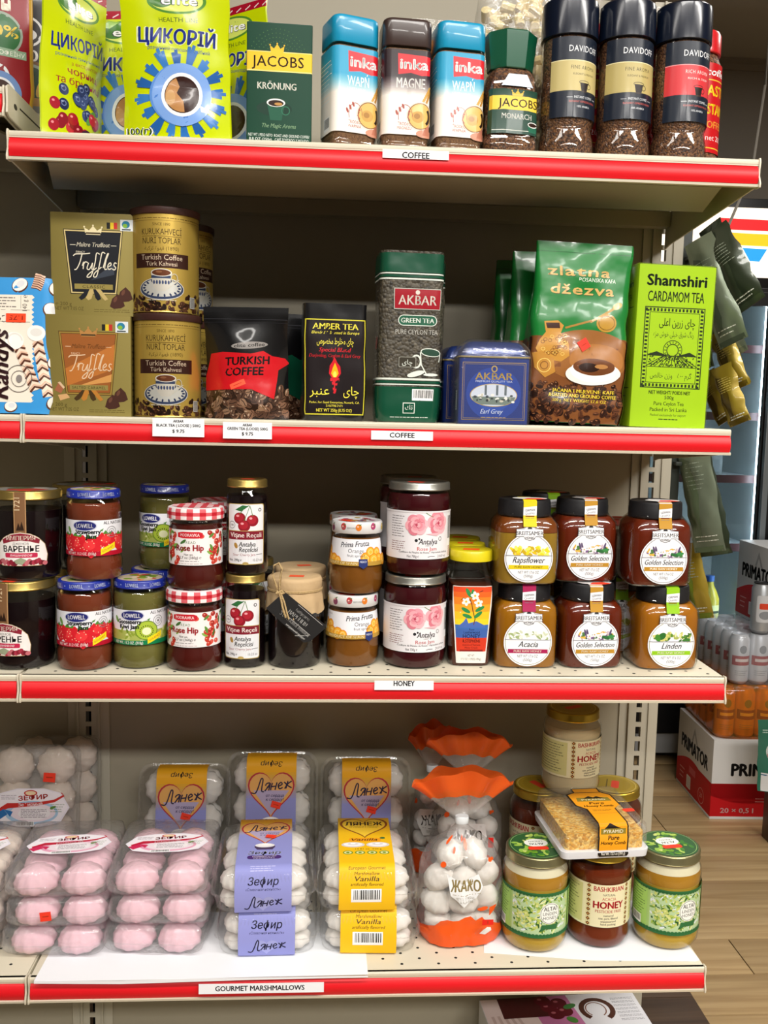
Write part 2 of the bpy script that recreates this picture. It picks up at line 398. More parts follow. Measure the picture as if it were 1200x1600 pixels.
# ------------------------------------------------------------------ scene objects
def thing(name, label, cat, x, y, z, rz=0, group=None, rx=0, ry=0):
    o = link(bpy.data.objects.new(name, None)); o.empty_display_size = .02
    o.location = (x*K, y*K, z*K); o.rotation_euler = (rad(rx), rad(ry), rad(rz)); o['label'] = label; o['category'] = cat
    if group: o['group'] = group
    return o
def tag(o, label, cat, group=None):
    o['label'] = label; o['category'] = cat
    if group: o['group'] = group
    return o
def struct(o): o['kind'] = 'structure'; return o
def stuff(o): o['kind'] = 'stuff'; return o
def dup(root, label, x, y, z, rz=0, rx=0, ry=0, group=None, skip=()):
    r = root.copy(); COL.objects.link(r); r.location = (x*K, y*K, z*K); r.rotation_euler = (rad(rx), rad(ry), rad(rz)); r['label'] = label
    if group: r['group'] = group
    for ch in list(root.children):
        if ch.name.split('.')[0] in skip: continue
        c = ch.copy(); COL.objects.link(c); c.parent = r
        for g in list(ch.children):
            d = g.copy(); COL.objects.link(d); d.parent = c
    return r
def sticker(parent, surf, u, v, w=16, h=9, rot=0, txt=None, col='#ff4a26', off=.9):
    p = P(); a = rad(rot); R = lambda x, y: (u+x*cos(a)-y*sin(a), v+x*sin(a)+y*cos(a))
    p.g([R(-w/2, -h/2), R(w/2, -h/2), R(w/2, h/2), R(-w/2, h/2)], col)
    if not txt: p.l([R(-w*.28, 0), R(w*.28, 0)], h*.12, '#b8341c')
    if txt: p.t(txt, *R(0, -h*.24), h*.5, '#7a1c10', w=w*.7, rot=rot)
    return mkprint(p, 'price_sticker', parent, surf, PAPER, off)
Z1, Z2, Z3, Z4, FL = 1202.1, 865.0, 536.2, 125.4, -450
# ------------------------------------------------------------------ the room
PLANK = mat_wood('oak_plank', '#bfa377', '#a1835a')
b = MB(); b.box(-2500, 3600, -4200, 2650, FL-40, FL-6); floor = struct(b.build('floor', mat('subfloor', '#5e4a36', .6), smooth=False))
pm = {}
row = 0; y = -1500
while y < 2640:
    w = min(148, 2649-y); off = (row*467) % 1200
    x = -700-off
    while x < 3400:
        if (x > 700 or x+1200 > 700) and (y > -300 or x < 2400):
            key = (w,)
            if key not in pm:
                q = MB(); q.box(0, 1197, 0, w-2, -6, 0); o = q.build('plank', PLANK, floor, bevel=.8); pm[key] = o.data
            else: o = link(bpy.data.objects.new('plank', pm[key])); o.parent = floor
            o.location = (x*K, y*K, FL*K)
        x += 1200
    y += 148; row += 1
WALLM = mat('wall_paint', '#7d766c', .8, var=.02, vscale=3)
b = MB(); b.box(-2500, 3600, 2650, 2700, FL-40, 2380); struct(b.build('wall_back', WALLM, smooth=False))
b = MB(); b.box(3600, 3650, -4200, 2700, FL-40, 2380); struct(b.build('wall_right', WALLM, smooth=False))
b = MB(); b.box(-2550, -2500, -4200, 2700, FL-40, 2380); struct(b.build('wall_left', WALLM, smooth=False))
b = MB(); b.box(-2500, 3600, -4250, -4200, FL-40, 2380); struct(b.build('wall_front', mat('wall_front_paint', '#3d3933', .8), smooth=False))
b = MB(); b.box(-2500, 3600, -4200, 2650, 2300, 2380); struct(b.build('ceiling', mat('ceiling_paint', '#a19c92', .85), smooth=False))
b = MB(); b.prism([(2612, 2300), (2650, 2300), (2650, 2262), (2640, 2262), (2636, 2284), (2612, 2290)], 'x', -2500, 3600); struct(b.build('trim_1', WALLM, smooth=False))
b = MB(); b.box(-2500, 3600, 2635, 2650, FL, FL+90); struct(b.build('baseboard_back', mat('baseboard', '#4a443c', .6), smooth=False))
DIFF = mat('lamp_diffuser', '#fff6e8', .5, emit=2.2)
for i, (x, y) in enumerate(TROFFERS):
    t = thing('ceiling_light', 'white recessed fluorescent ceiling troffer over the shop aisle', 'ceiling light', x, y, 2300, group='ceiling troffers')
    q = MB(); q.box(-610, 610, -160, 160, -14, 0); q.build('frame', mat('white_enamel', '#e6e6e2', .5), t, bevel=3)
    q = MB(); q.box(-592, 592, -142, 142, -18, -14.2); q.build('diffuser', DIFF, t, smooth=False)

# ------------------------------------------------------------------ shelving bay
UP = mat('upright_enamel', '#b9b3a2', .45)
def upright(parent, x, z0, z1, right_open=False):
    """slotted steel post, one slot an inch, at x; front face at y = 317"""
    q = MB(); y = 317; w = 17
    zs = 356.9 + 25.4*round((z0-356.9)/25.4)
    for a, c in ((-w, -4.6), (4.6, w)): q.box(a+x, c+x, y, y+3, z0, z1)
    z = zs
    while z < z1:
        q.box(x-4.6, x+4.6, y, y+3, z, z+7.6); z += 25.4
    for s in (-1, 1):
        q.box(x+s*w-1.5, x+s*w+1.5, y-3, y+40, z0, z1)
        q.box(x+s*25-8, x+s*25+8, y+2, y+40, z0, z1)
    o = q.build('upright', UP, parent, smooth=False)
    d = MB(); d.box(x-5.5, x+5.5, y+26, y+30, z0, z1); d.build('slot_shadow_channel', DARK, o, smooth=False)
    return o
t = thing('gondola_bay', 'beige steel shelving bay with slotted posts holding four red-fronted shelves', 'shelving', 457, 330, FL)
def off_parent(o, root):  # parts written in world millimetres
    o.location = -root.location
    return o
q = MB(); q.box(33, 881, 322, 328, -420, 1520); off_parent(q.build('back_panel', BEIGE2, t, smooth=False), t)
for xx in (0, 914): off_parent(upright(t, xx, FL, 1520), t)
def base(label, x0, x1):
    t = thing('base_shelf', label, 'base shelf', (x0+x1)/2, 100, FL)
    q = MB(); q.box(x0, x1, -90, 312, -254, -230); off_parent(q.build('deck', BEIGE, t, bevel=2), t)
    q = MB(); q.box(x0, x1, -86, -80, FL, -254.5); off_parent(q.build('kick_plate', BEIGE, t, smooth=False), t)
    q = MB(); q.box(x0, x0+30, -79, 312, FL, -254.5); q.box(x1-30, x1, -79, 312, FL, -254.5); off_parent(q.build('foot', BEIGE, t, smooth=False), t)
base('beige base deck of the shelving under the lowest shelf', 2, 912)
t2 = thing('gondola_bay', 'neighbouring beige shelving bay cut off by the left edge of the photo', 'shelving', -500, 330, FL)
q = MB(); q.box(-881, -33, 322, 328, -420, 1520); off_parent(q.build('back_panel', BEIGE2, t2, smooth=False), t2)
off_parent(upright(t2, -914, FL, 1520), t2)
base('beige base deck of the neighbouring bay at the left', -912, -2)

def shelf(label, x0, x1, y0, z, strip_ends=(3, 3), caps=(True, True), holes=True):
    """metal shelf: deck, price channel with a red strip, end caps, brackets"""
    s = thing('shelf', label, 'shelf', (x0+x1)/2, y0, z); W = x1-x0; h = W/2; D = 314-y0
    q = MB(); q.box(-h+2, h-2, 4, D-2, -2, 0); q.box(-h+2, h-2, 0, 5, -8, 0)
    q.prism([(0, 0), (-1.5, -2), (-1.5, -6), (0, -8), (5, -8), (5, 0)], 'x', -h+2, h-2); q.build('deck', BEIGE, s, bevel=.6)
    q = MB()
    q.prism([(-1, -6), (3, -6), (3, -34), (-4, -34), (-4.6, -31), (0, -30), (0, -8), (-1, -8)], 'x', -h+2, h-2)
    q.build('price_channel', BEIGE, s, smooth=False)
    arc = [(-.6-3.4*sin(pi*i/8)-(i/8)*2.2, -8.4-21.6*i/8) for i in range(9)]
    q = MB(); q.prism([(.4, -8.4)]+arc+[(.4, -30)], 'x', -h+strip_ends[0], h-strip_ends[1]); q.build('red_strip', REDSTRIP, s, ang=60)
    for k, sx in ((0, -1), (1, 1)):
        if caps[k]:
            q = MB(); x = sx*h
            q.prism([(6, 1), (-2, 1.5), (-3.6, -4), (-2.2, -12), (-2.2, -20), (-6.5, -30), (-6, -35), (6, -35)], 'x', min(x, x-sx*2.2), max(x, x-sx*2.2))
            q.build('end_cap', BEIGE, s, bevel=.4)
        x = sx*(h-1); q = MB(); q.prism([(5, -3), (D-1, -3), (D-1, -58), (D-22, -54), (12, -34), (5, -34)], 'x', min(x, x-sx*2.5), max(x, x-sx*2.5))
        q.build('bracket', BEIGE, s, bevel=.5)
    q = MB(); q.prism([(-h+45, 6), (h-45, 6), (h-11, 150), (-h+11, 150)], 'z', -34, -31)
    q.box(-h+11, h-11, 147, 150, -31, -2); q.box(-h+5, h-5, D-26, D-4, -27, -4); q.build('underside_pan', BEIGE2, s, smooth=False)
    if holes:
        q = MB()
        for i in range(int(W//25.4)):
            for r in range(9 if i % 2 else 8):
                x = -h+14+i*25.4; y = 17+r*25.4+(0 if i % 2 else 12.7)
                q.add([(x+2.3*cos(a), y+2.3*sin(a), .12) for a in [2*pi*j/8 for j in range(8)]], [tuple(range(8))])
        stuff(q.build('perforations', DARK, s, smooth=False))
    return s
shelf('top beige shelf with red front strip carrying the coffee jars and pouches', -4, 917, -5, Z1)
shelf('second beige shelf with red strip carrying boxed tea, tins and coffee bags', -2, 917, 27, Z2, caps=(True, False))
shelf('third beige perforated shelf with red strip carrying the jam and honey jars', -4, 917, -1, Z3)
shelf('lowest beige shelf with red strip carrying marshmallow packs and honey jars', -2, 915, 0, Z4)
shelf('left neighbour top shelf at the top left corner with slotted end bracket', -912, -7, 0, 1253, holes=False)
shelf('left neighbour shelf under the blue wafer bag', -912, -3, 27, Z2, holes=False)
shelf('left neighbour shelf under the two dark twist-off jam jars', -912, -5, -1, Z3)
shelf('left neighbour shelf under the cut off marshmallow trays', -912, -4, 0, Z4)
# the exposed outer bracket of the upper left shelf
s = thing('shelf_bracket', 'beige end bracket plate with oval hole at upper left beside the lime pouches', 'bracket', -5.2, 0, 1253)
q = MB(); pts = [(-4, 0), (4, 4), (250, 2), (316, 2), (316, -58), (295, -54), (60, -36), (2, -34), (-5, -30), (-3, -18)]
q.prism(pts, 'x', 0, 2.5); q.build('plate', BEIGE, s, bevel=.4)
q = MB(); q.prism([(24+6*cos(a), -16+3.5*sin(a)) for a in [2*pi*i/16 for i in range(16)]], 'x', 2.4, 2.7); q.prism([(40, -12), (240, -12), (240, -14), (40, -14)], 'x', 2.4, 2.7); q.build('slot', mat('slot_dark', '#3a362e', .7), s, smooth=False)

# shelf edge labels
def shelf_tag(label, x, z, w, h, lines, y=-5, tilt=4):
    t = thing('shelf_label', label, 'label', x, y, z, rx=-tilt)
    q = MB(); q.box(-w/2, w/2, 0, .4, -h/2, h/2); q.build('card', WHITE, t, smooth=False)
    p = P()
    for s, xx, yy, hh, ww in lines: p.t(s, xx, yy, hh, '#1c1c20', w=ww, b=.03)
    mkprint(p, 'lettering', t, FRONT(0), PAPER, .15); return t
shelf_tag('white COFFEE label on the red strip of the top shelf', 484, 1190.5, 81, 10.5, [('COFFEE', 0, -4.6, 7, 33)], -11.5)
shelf_tag('white COFFEE label on the red strip of the second shelf', 478, 848.5, 80, 11.5, [('COFFEE', 0, -2.6, 6, 32)], 20.5)
shelf_tag('white price label for black tea on the second shelf strip', 193, 853, 65, 23, [('AKBAR', 0, 6.5, 3.2, 13), ('BLACK TEA ( LOOSE ) 500G', 0, 1, 3.4, 55), ('$ 9.75', 0, -6.5, 4, 15)], 18.6, 2)
shelf_tag('white price label for green tea on the second shelf strip', 280, 851, 62, 21, [('AKBAR', 0, 5.5, 3.2, 12), ('GREEN TEA (LOOSE) 500G', 0, .6, 3.4, 51), ('$ 9.75', 0, -6.2, 4, 14)], 18.6, 2)
shelf_tag('white HONEY label on the red strip of the third shelf', 486, 526, 77, 12, [('HONEY', 0, -.6, 6.5, 27)], -8)
shelf_tag('white GOURMET MARSHMALLOWS label on the lowest red strip', 305, 110.5, 166, 13.5, [('GOURMET MARSHMALLOWS', -2, -3, 6.6, 118)], -9)
for nm, pts, lb in (('paper_sheet', [(8, -9), (120, -10.5), (290, -8), (447, -6.5), (445, 150), (12, 160)], 'white paper sheet under the marshmallow packs hanging over the shelf edge'),
                    ('paper_sheet', [(612, 40), (760, 18), (905, 12), (912, 15), (902, 170), (640, 200)], 'white paper sheet under the honey jars at the right end')):
    q = MB(); q.prism(pts, 'z', Z4+.3, Z4+.7)
    if pts[0][0] == 8:
        q.prism([(8, 122.5), (120, 120), (290, 123), (447, 124), (447, Z4+.6), (8, Z4+.6)], 'y', -9.8, -9.3)
    tag(q.build(nm, WHITE, smooth=False), lb, 'paper')
# ------------------------------------------------------------------ generic containers
def pouch_rings(W, H, D, wr=1.5, seed=0, n=26, gusset=True, tw=1.0):
    R = []
    for i in range(n+1):
        v = i/n; z = H*v
        d = D*(min(1, .75+2.2*v) if gusset else min(1, .1+4*v))*max(.03, (1-max(0, (v-.15)/.78)**1.7) if v < .93 else .03)
        w = W*(1-.03*sin(pi*v))*(1+(tw-1)*v)
        d = max(d, 2.2); R.append((z, [(a, b_-max(0, D*.9-d)*.4) for a, b_ in lens(w, d, 2.2)]))
    return wrinkle(R, wr, 34, seed, H*.04, H*.9)
def brick_rings(W, D, H, top=None, wr=1.2, seed=0, n=20, r=7, lean=0):
    """brick pack: flat sides, shoulders folding to a flat top or a crimped seam"""
    R = []
    for i in range(n+1):
        v = i/n; z = H*v; k = 1-.06*max(0, 1-v*10)
        if top is None: kk = 1 if v < .95 else .95; d = D*k*kk
        else: d = D*k if v < top else D*(1-.96*((v-top)/(1-top))**.8)
        R.append((z, [(x+lean*v, y-(D*k-d)*.42) for x, y in rrect(W*k, max(d, 2.4), min(r, max(d, 2.4)/2.2), 4, 5)]))
    return wrinkle(R, wr, 30, seed, H*.02, H*.985)
def bag(t, rings, m, name='pack'):
    q = MB(); q.loft(rings); o = q.build(name, m, t, ang=60); return Surf(rings)
def carton(t, W, H, D, m, name='carton', r=.8):
    R = [(0, rrect(W, D, r, 2)), (H, rrect(W, D, r, 2))]
    q = MB(); q.loft(R); q.build(name, m, t, ang=30); return Surf(R)
def crown(p, x, y, w, h, c):
    p.g([(x-w/2, y+h*.2), (x-w*.55, y+h*.8), (x-w*.25, y+h*.5), (x, y+h), (x+w*.25, y+h*.5), (x+w*.55, y+h*.8), (x+w/2, y+h*.2)], c)
    p.r(x-w*.45, y, x+w*.45, y+h*.18, c)
    for a in (-.55, 0, .55): p.e(x+w*a, y+h*(.88 if a else 1.05), w*.06, w*.06, c, 10)

# ------------------------------------------------------------------ top shelf
LIME = '#c4d400'
def chicory_front(p, W, H, kind):
    h = W/2
    p.r(-h, 0, h, H, LIME)
    p.r(-h, H-10, h, H, '#a80f2c')
    for i in range(9): p.l([(-h+4+i*15, H-8), (-h+12+i*15, H-4)], 1.4, '#f1d9dd')
    p.e(4, H-27, 36, 15, '#4f8a2c', 34); p.e(4, H-27, 32, 12.5, '#d7e36b', 34); p.e(-14, H-24, 16, 11, '#3f7a25'); p.g([(-32, H-20), (-20, H-12), (-6, H-14), (-18, H-22)], '#8dbb3f')
    p.t('elite', 7, H-32, 10, '#2b2d33', w=44, b=.07); p.t('elite', 7, H-31.5, 10, '#ffffff', w=42, b=.03)
    p.t('HEALTH LINE', 5, H-51, 5, '#39561c', w=48)
    if kind == 'cup':
        p.t('ЦИКОРІЙ', 3, H-76, 16, '#e8f0c8', w=98, b=.06, rot=-3); p.t('ЦИКОРІЙ', 3, H-75.5, 15.5, '#1d2f86', w=94, b=.035, rot=-3)
        p.t('розчинний порошкоподібний', 5, H-84, 4, '#2a4a8a', w=76, rot=-4)
        cx, cy = 7, 58
        for i in range(16):
            a = 2*pi*i/16+.1; ll = 56+4*sin(i*2.7)
            for da, l2 in ((-.085, ll-5), (0, ll), (.085, ll-3)):
                p.l([(cx+26*cos(a), cy+26*sin(a)), (cx+l2*cos(a+da), cy+l2*sin(a+da))], 3.9, ('#2c6db8', '#245ea6', '#3a7cc4')[(i) % 3])
        p.e(cx, cy, 37, 36, '#5f92dc', 44); p.e(cx+1, cy, 34, 33, '#4a7fd0', 44)
        p.cup(cx+2, cy, 25.5, '#7fa7e6', '#eef1f6', '#301510', '#b98550'); p.e(cx-12, cy-4, 6, 9, '#c79a63'); p.g([(cx+24, cy-12), (cx+33, cy-15), (cx+34, cy-20), (cx+25, cy-19)], '#e8ecf4')
        p.t('100(г)', -h+22, 12, 8, '#ffffff', w=36, b=.06); p.t('100(г)', -h+22, 12, 7.6, '#1c3f2a', w=33, b=.02)
    else:
        p.t('ЦИКОРІЙ', 4, H-78, 15, '#23308a', w=92, b=.03, sh=.1, rot=4)
        p.t('розчинний гранульований', 4, H-88, 3.6, '#2a4a8a', w=80, rot=3)
        p.t('з екстрактом', 12, H-96, 4.4, '#a32033', w=50, rot=3); p.t('чорниці', 10, H-108, 8, '#a01c2f', w=58, b=.02); p.t('та брусниці', 4, H-120, 8, '#a01c2f', w=80, b=.02)
        rd = random.Random(4)
        for i in range(18):
            x = -6+rd.gauss(8, 15); y = 52+rd.gauss(0, 8); r = 7
            p.e(x, y, r, r, rd.choice(('#2b3763', '#3a4a7d', '#202a52'))); p.ring(x, y+1, r*.45, r*.4, 1.1, '#6f7fb0', 10); p.e(x-2, y+3, 2, 1.2, '#8e9cc4', 8)
        for x, y in ((20, 40), (28, 30), (14, 34)): p.e(x, y, 9, 4.5, '#5d9a45', 12, 40)
        for i in range(14):
            x = rd.gauss(-8, 16); y = 24+rd.gauss(0, 7); p.e(x, y, 7.2, 7.2, rd.choice(('#a3182a', '#c02a3c', '#8a1426'))); p.e(x-2, y+2.6, 2, 1.5, '#e98a92', 8)
        p.e(8, 16, 9, 5, '#4a1f3a')
def chicory(label, x, y, z, rz, kind, W=132, H=196, D=46, rx=0, seed=1, price=False, ry=0):
    t = thing('chicory_pouch', label, 'pouch', x, y, z, rz, 'lime chicory pouches on the top shelf', rx, ry)
    s = bag(t, pouch_rings(W, H, D, 2.6, seed), mat('lime_film', '#b3c612', .3, coat=.5, bump=.2, bscale=25), 'pouch')
    p = P(); L = abs(s.u[0]); chicory_front(p, s.u[-1], H, kind)
    p.r(L*.5+3, H*.5, L*.5+60, H*.93, '#bccf10'); p.t('ЦИК', L*.5+24, H-76, 14, '#1d2f86', w=40, b=.03); p.lines(L*.5+6, L*.5+55, 40, H-90, 14, '#39591c', 1.1)
    p.r(L*.5+6, H*.5, L*.5+18, H*.5+16, '#1d4f86'); p.e(L*.5+12, H*.5+8, 5, 6, '#5f92dc')
    mkprint(p, 'front_print', t, s, POUCHP, .9, .06)
    if price: sticker(t, s, 16, H-22, 18, 15, 0)
    return t
chicory('large lime chicory pouch with coffee cup inside blue flower, facing forward', 190, 44, Z1, -2, 'cup', 134, 192, 40, rx=4)
chicory('narrow turned lime pouch with blueberries and cranberries above the left shelf end', 55, 62, Z1, 63, 'berry', 112, 190, 30, rx=2, seed=5, price=True, ry=-3)
chicory('shaded lime pouch half hidden between the berry pouch and the large chicory pouch', 112, 125, Z1, -8, 'cup', 128, 186, 36, rx=0, seed=9, price=True)
t = chicory('lime pouch with small side print standing behind the green coffee brick', 252, 150, Z1, -38, 'cup', 130, 206, 40, rx=0, seed=12)

def coffee_brick():
    t = thing('coffee_brick', 'dark green coffee brick with yellow band and gold crown on the top shelf', 'coffee pack', 314, 66, Z1, 3)
    W, H, D = 81, 152, 56; s = carton(t, W, H, D, mat('dark_green_card', '#12402e', .4), 'brick_pack', 2.5); p = P()
    p.r(-41, .5, 97, H-.5, '#0f3f2d')
    for k in range(6):
        for i in range(22):
            a = pi*i/21; p.e(-2+(16+k*4)*cos(a), 106+(14+k*5)*sin(a), .5, .5, '#4d7a3c', 5) if 106+(14+k*5)*sin(a) > 120 else None
    p.r(-41, 94, 97, 118, '#f2c230'); p.r(-41, 94, 97, 95.4, '#f8e08a'); p.r(-41, 117, 97, 118, '#f8e08a')
    p.t('JACOBS', -2, 100, 12.5, '#332413', w=64, b=.012, sp=1.05); crown(p, -3, 116, 16, 11, '#e7b92c'); p.e(-3, 117, 8, 3.6, '#f2c230')
    p.t('KRÖNUNG', -3, 73, 8, '#f0ede0', w=48, b=.015)
    p.e(-6, 50, 22, 9, '#0c3325'); p.g([(-15, 56), (7, 56), (3, 36), (-11, 36)], '#1c5640'); p.ring(8, 48, 5, 5, 1.3, '#2a6a50', 16); p.e(-4, 57, 11.5, 5, '#f1efe8'); p.e(-4, 56.5, 9.6, 3.8, '#2a1208'); p.e(-1, 55.6, 5, 1.8, '#b88748')
    p.t('The Magic Aroma', 0, 27, 5, '#7fa07a', w=42, sh=.3)
    p.t('NET WT / PESO NETO', -23, 16, 3.4, '#dfe6df', w=30); p.t('8.8 OZ (250g)', -23, 11, 3.4, '#dfe6df', w=28); p.t('ROAST AND GROUND COFFEE/', 16, 16, 3.4, '#dfe6df', w=44); p.t('CAFÉ TOSTADO Y MOLIDO', 16, 11, 3.4, '#dfe6df', w=42)
    p.lines(56, 88, 20, 80, 9, '#8fae92', 1.4); p.t('JACOBS', 68, 101, 9, '#332413', w=30)
    mkprint(p, 'brick_print', t, s, PAPER)
coffee_brick()

def inka(label, x, y, rz, kind):
    t = thing('coffee_jar', label, 'jar', x, y, Z1, rz)
    W, D, H = 62, 56, 164; body = [(0, .9), (4, .98), (14, .985), (17, .96), (20, 1), (128, 1), (133, .93), (136, .86)]
    R = [(z, rrect(W*k, D*k, 11*k, 4)) for z, k in body]
    q = MB(); q.loft([(z, rrect((W-3)*k, (D-3)*k, 10*k, 4)) for z, k in [(z, k) for z, k in body if z < 132]]); q.build('coffee_powder', mat_grain('malt_powder', ('#6d4a33', '#87623f', '#5c3b27'), 700, .8, .25), t)
    q = MB(); q.loft(R); q.build('glass', GLASS, t)
    lc = {'b': '#0f93bd', 'm': '#3a2a26'}[kind]
    q = MB(); q.loft([(z, rrect(W*k, D*k, 12*k, 5)) for z, k in [(131, .99), (132, 1.01), (160, 1.0), (162.5, .98), (164, .93)]]); q.build('lid', mat('lid_blue' if kind == 'b' else 'lid_brown', lc, .35, coat=.3), t, ang=50)
    s = Surf([(20, rrect(W, D, 11, 4)), (128, rrect(W, D, 11, 4))]); p = P(); a, bb = -84, 30
    top = '#2b9fc8' if kind == 'b' else '#2b1b20'; p.r(a, 24, bb, 126, '#f3ece4'); 
    for i in range(14):
        f = i/13; p.r(a, 70+i*1.8 if i < 13 else 93, bb, 126 if i == 13 else 72.2+i*1.8, '#%02x%02x%02x' % tuple(int(int(top[1+2*j:3+2*j], 16)*f+(0xf3, 0xec, 0xe4)[j]*(1-f)) for j in range(3)))
    p.g([(-13, 121), (29, 119), (29, 97), (18, 95.5), (4, 98.5), (-12, 96)], '#d9222c'); p.t('inka', 8, 103, 12, '#ffffff', w=35, b=.04)
    if kind == 'b': p.t('WAPŃ', 1, 80, 11.5, '#f5f3ee', w=29, b=.008); p.t('I WITAMINY', -1, 74, 4, '#e6ecec', w=24)
    else: p.t('MAGNE', 4, 80, 12, '#f5f3ee', w=36, b=.012)
    for i in range(9): p.e(20+i*1.2, 64+i*2.3, 3, 1.2, '#cf9c46', 8, 30); p.e(24+i*.8, 62+i*2, 2.6, 1, '#b8832f', 8, 110)
    p.e(17, 47, 18, 18, '#dfd8c8', 34); p.e(17, 47, 16.2, 16.2, '#8a5a2c', 32); p.e(17, 47, 15, 15, '#d9b25e', 32); p.e(14, 46, 8, 7, '#c79a48'); p.e(13, 47, 4, 3.4, '#a87734'); p.ring(17, 47, 12, 12, 3.6, '#26130d', 30, -50, 40)
    p.e(24, 26, 12, 5, '#c98a70'); p.g([(22, 30), (30, 40), (30, 24), (20, 24)], '#b9745c')
    for x, y in ((-9, 54), (-13, 50), (-5, 58)): p.e(x, y, 1.6, 3.4, '#a5483a', 8, 20)
    p.ring(-2, 46, 9, 14, .7, '#a5483a', 20, 0, 200); p.e(3, 52, 1.5, 1.5, '#a5483a', 8); p.l([(3, 50), (1, 45), (4, 41)], 1.2, '#a5483a'); p.t('ŹRÓDŁO', -3, 35, 3.6, '#a5483a', w=17); p.t('WAPNIA' if kind == 'b' else 'MAGNEZU', -3, 30, 3.6, '#a5483a', w=18)
    p.lines(-78, -34, 60, 112, 10, '#e8e4dc' if kind != 'b' else '#e3f0f2', .9); p.bars(-60, 27, -40, 44)
    mkprint(p, 'label', t, s, GLOSS, .4)
    return t
inka('first square instant drink jar with blue lid, right of the green coffee brick', 403, 62, 20, 'b')
inka('square instant drink jar with brown lid standing between the two blue lidded jars', 473, 62, 5, 'm')
inka('second square instant drink jar with blue lid, right of the brown lidded jar', 541, 64, 8, 'b')

GRAN = mat_grain('coffee_granules', ('#2a140a', '#4a2a17', '#6b4226', '#8a5d38', '#3a1f10'), 420, .55, .7)
def monarch():
    t = thing('coffee_jar', 'instant coffee jar with faceted green lid and yellow banded label', 'jar', 609, 62, Z1, 8)
    H = 158; oc = lambda w, d: rrect(w, d, 20*w/74, 2, 2)
    R = [(z, oc(w, w*.84)) for z, w in [(0, 66), (4, 72), (22, 74), (26, 71), (30, 70), (78, 68), (84, 69), (104, 64), (112, 52), (116, 50)]]
    q = MB(); q.loft([(z, [(x*.95, y*.95) for x, y in pts]) for z, pts in R if z < 114]); q.build('coffee_granules', GRAN, t)
    q = MB(); q.loft(R); q.build('glass', GLASS, t)
    q = MB(); q.loft([(z, rrect(w, w*.86, w*.28, 1)) for z, w in [(112, 54), (113, 56), (150, 64), (156, 65), (158, 60)]]); q.build('lid', mat('lid_green', '#0b5238', .3, coat=.4), t, ang=20)
    s = Surf([(30, oc(70.6, 59.3)), (78, oc(68.6, 57.6)), (84, oc(69.6, 58.4)), (86, oc(69.3, 58.2))]); p = P(); p.r(-38, 30, 46, 84, '#123f2f'); p.r(-36, 59, 46, 76, '#f0c63a'); p.t('JACOBS', 4, 62.5, 10, '#2b2013', w=54, b=.012); crown(p, 2, 75, 14, 8, '#e2b93c')
    p.t('MONARCH', 2, 48, 6.5, '#f0efe6', w=40, b=.01); p.l([(-30, 34), (30, 34)], .7, '#d8dccf'); p.g([(16, 42), (32, 42), (30, 33), (18, 33)], '#2c6b53'); p.e(24, 42.5, 8, 3.4, '#f0efe8'); p.e(24, 42.5, 6.6, 2.4, '#2d1509'); p.lines(38, 45, 34, 84, 12, '#cfe0d4', .8)
    mkprint(p, 'label', t, s, GLOSS, .6)
    n = Surf([(86, oc(69.3, 58.2)), (104, oc(64, 53.8)), (110, oc(54, 45))]); p = P(); p.g([(-18, 88), (22, 88), (14, 103), (-10, 103)], '#cfe0f2'); mkprint(p, 'neck_label', t, n, GLOSS, .6)
monarch()

def tall_coffee(label, x, y, rz, band, words):
    t = thing('coffee_jar', label, 'jar', x, y, Z1, rz, 'tall navy lidded coffee jars')
    R = [(0, 33), (3, 35.5), (14, 36.3), (26, 35.6), (36, 33.2), (42, 32.5), (46, 34.5), (50, 35), (148, 34), (152, 31)]
    q = MB(); q.lathe([(z+1, r-1.8) for z, r in R]); q.build('coffee_granules', GRAN, t)
    q = MB(); q.lathe(R, 44); q.build('glass', GLASS, t)
    q = MB(); q.lathe([(150, 35), (151, 36.2), (156, 36.3), (188, 35.8), (194, 35.2), (197, 32), (197.6, 28)], 44); q.build('lid', mat('lid_navy', '#0c1526', .22, coat=.2, spec=.4), t, ang=40)
    s = Surf([(50, circ(35.2, 44)), (148, circ(34.2, 44))]); p = P(); a = 44
    p.r(-a, 50, a, 147, '#171f2d'); p.r(-a, 82, a, 119, band); p.r(-a, 118, a, 119, '#e9dfae' if band[1] != 'd' else '#f0a0a4')
    p.t('DAVIDOFF', 0, 129, 7.4, '#eef0f2', w=42, b=.004, sp=1.1)
    dk = '#4a4326' if band[1] != 'd' else '#f3d9d4'
    p.t(words[0], -1, 108, 4.4, dk, w=34, sp=1.15); p.t(words[1], 0, 101, 2.3, dk, w=30); p.g([(-6, 92), (6, 92), (4, 82), (-4, 82)], '#241a18'); p.ring(0, 92.5, 7, 2, .6, '#2c2420', 18); p.ring(7, 88, 3, 3, .7, '#2c2420', 12); p.e(0, 81.5, 5, 1, '#3a2f2a')
    p.t('INSTANT COFFEE', 0, 73, 2.8, '#dfe3e8', w=26); p.l([(-22, 74), (-15, 74)], .5, '#dfe3e8'); p.l([(15, 74), (22, 74)], .5, '#dfe3e8'); p.t('ELEGANT ESPRESSO BLEND', 0, 68, 2.2, '#c8584e', w=38); p.t('100% ARABICA', 0, 62, 2.4, '#dfe3e8', w=18)
    mkprint(p, 'label', t, s, GLOSS, .35)
tall_coffee('tall navy lidded coffee jar with gold band, next to the green faceted lid jar', 684, 56, 22, '#c3b377', ('FINE AROMA', 'ELEGANT & PREMIUM'))
tall_coffee('middle of the three tall navy lidded coffee jars, gold banded', 757.4, 54, 14, '#b9a96c', ('FINE AROMA', 'ELEGANT & PREMIUM'))
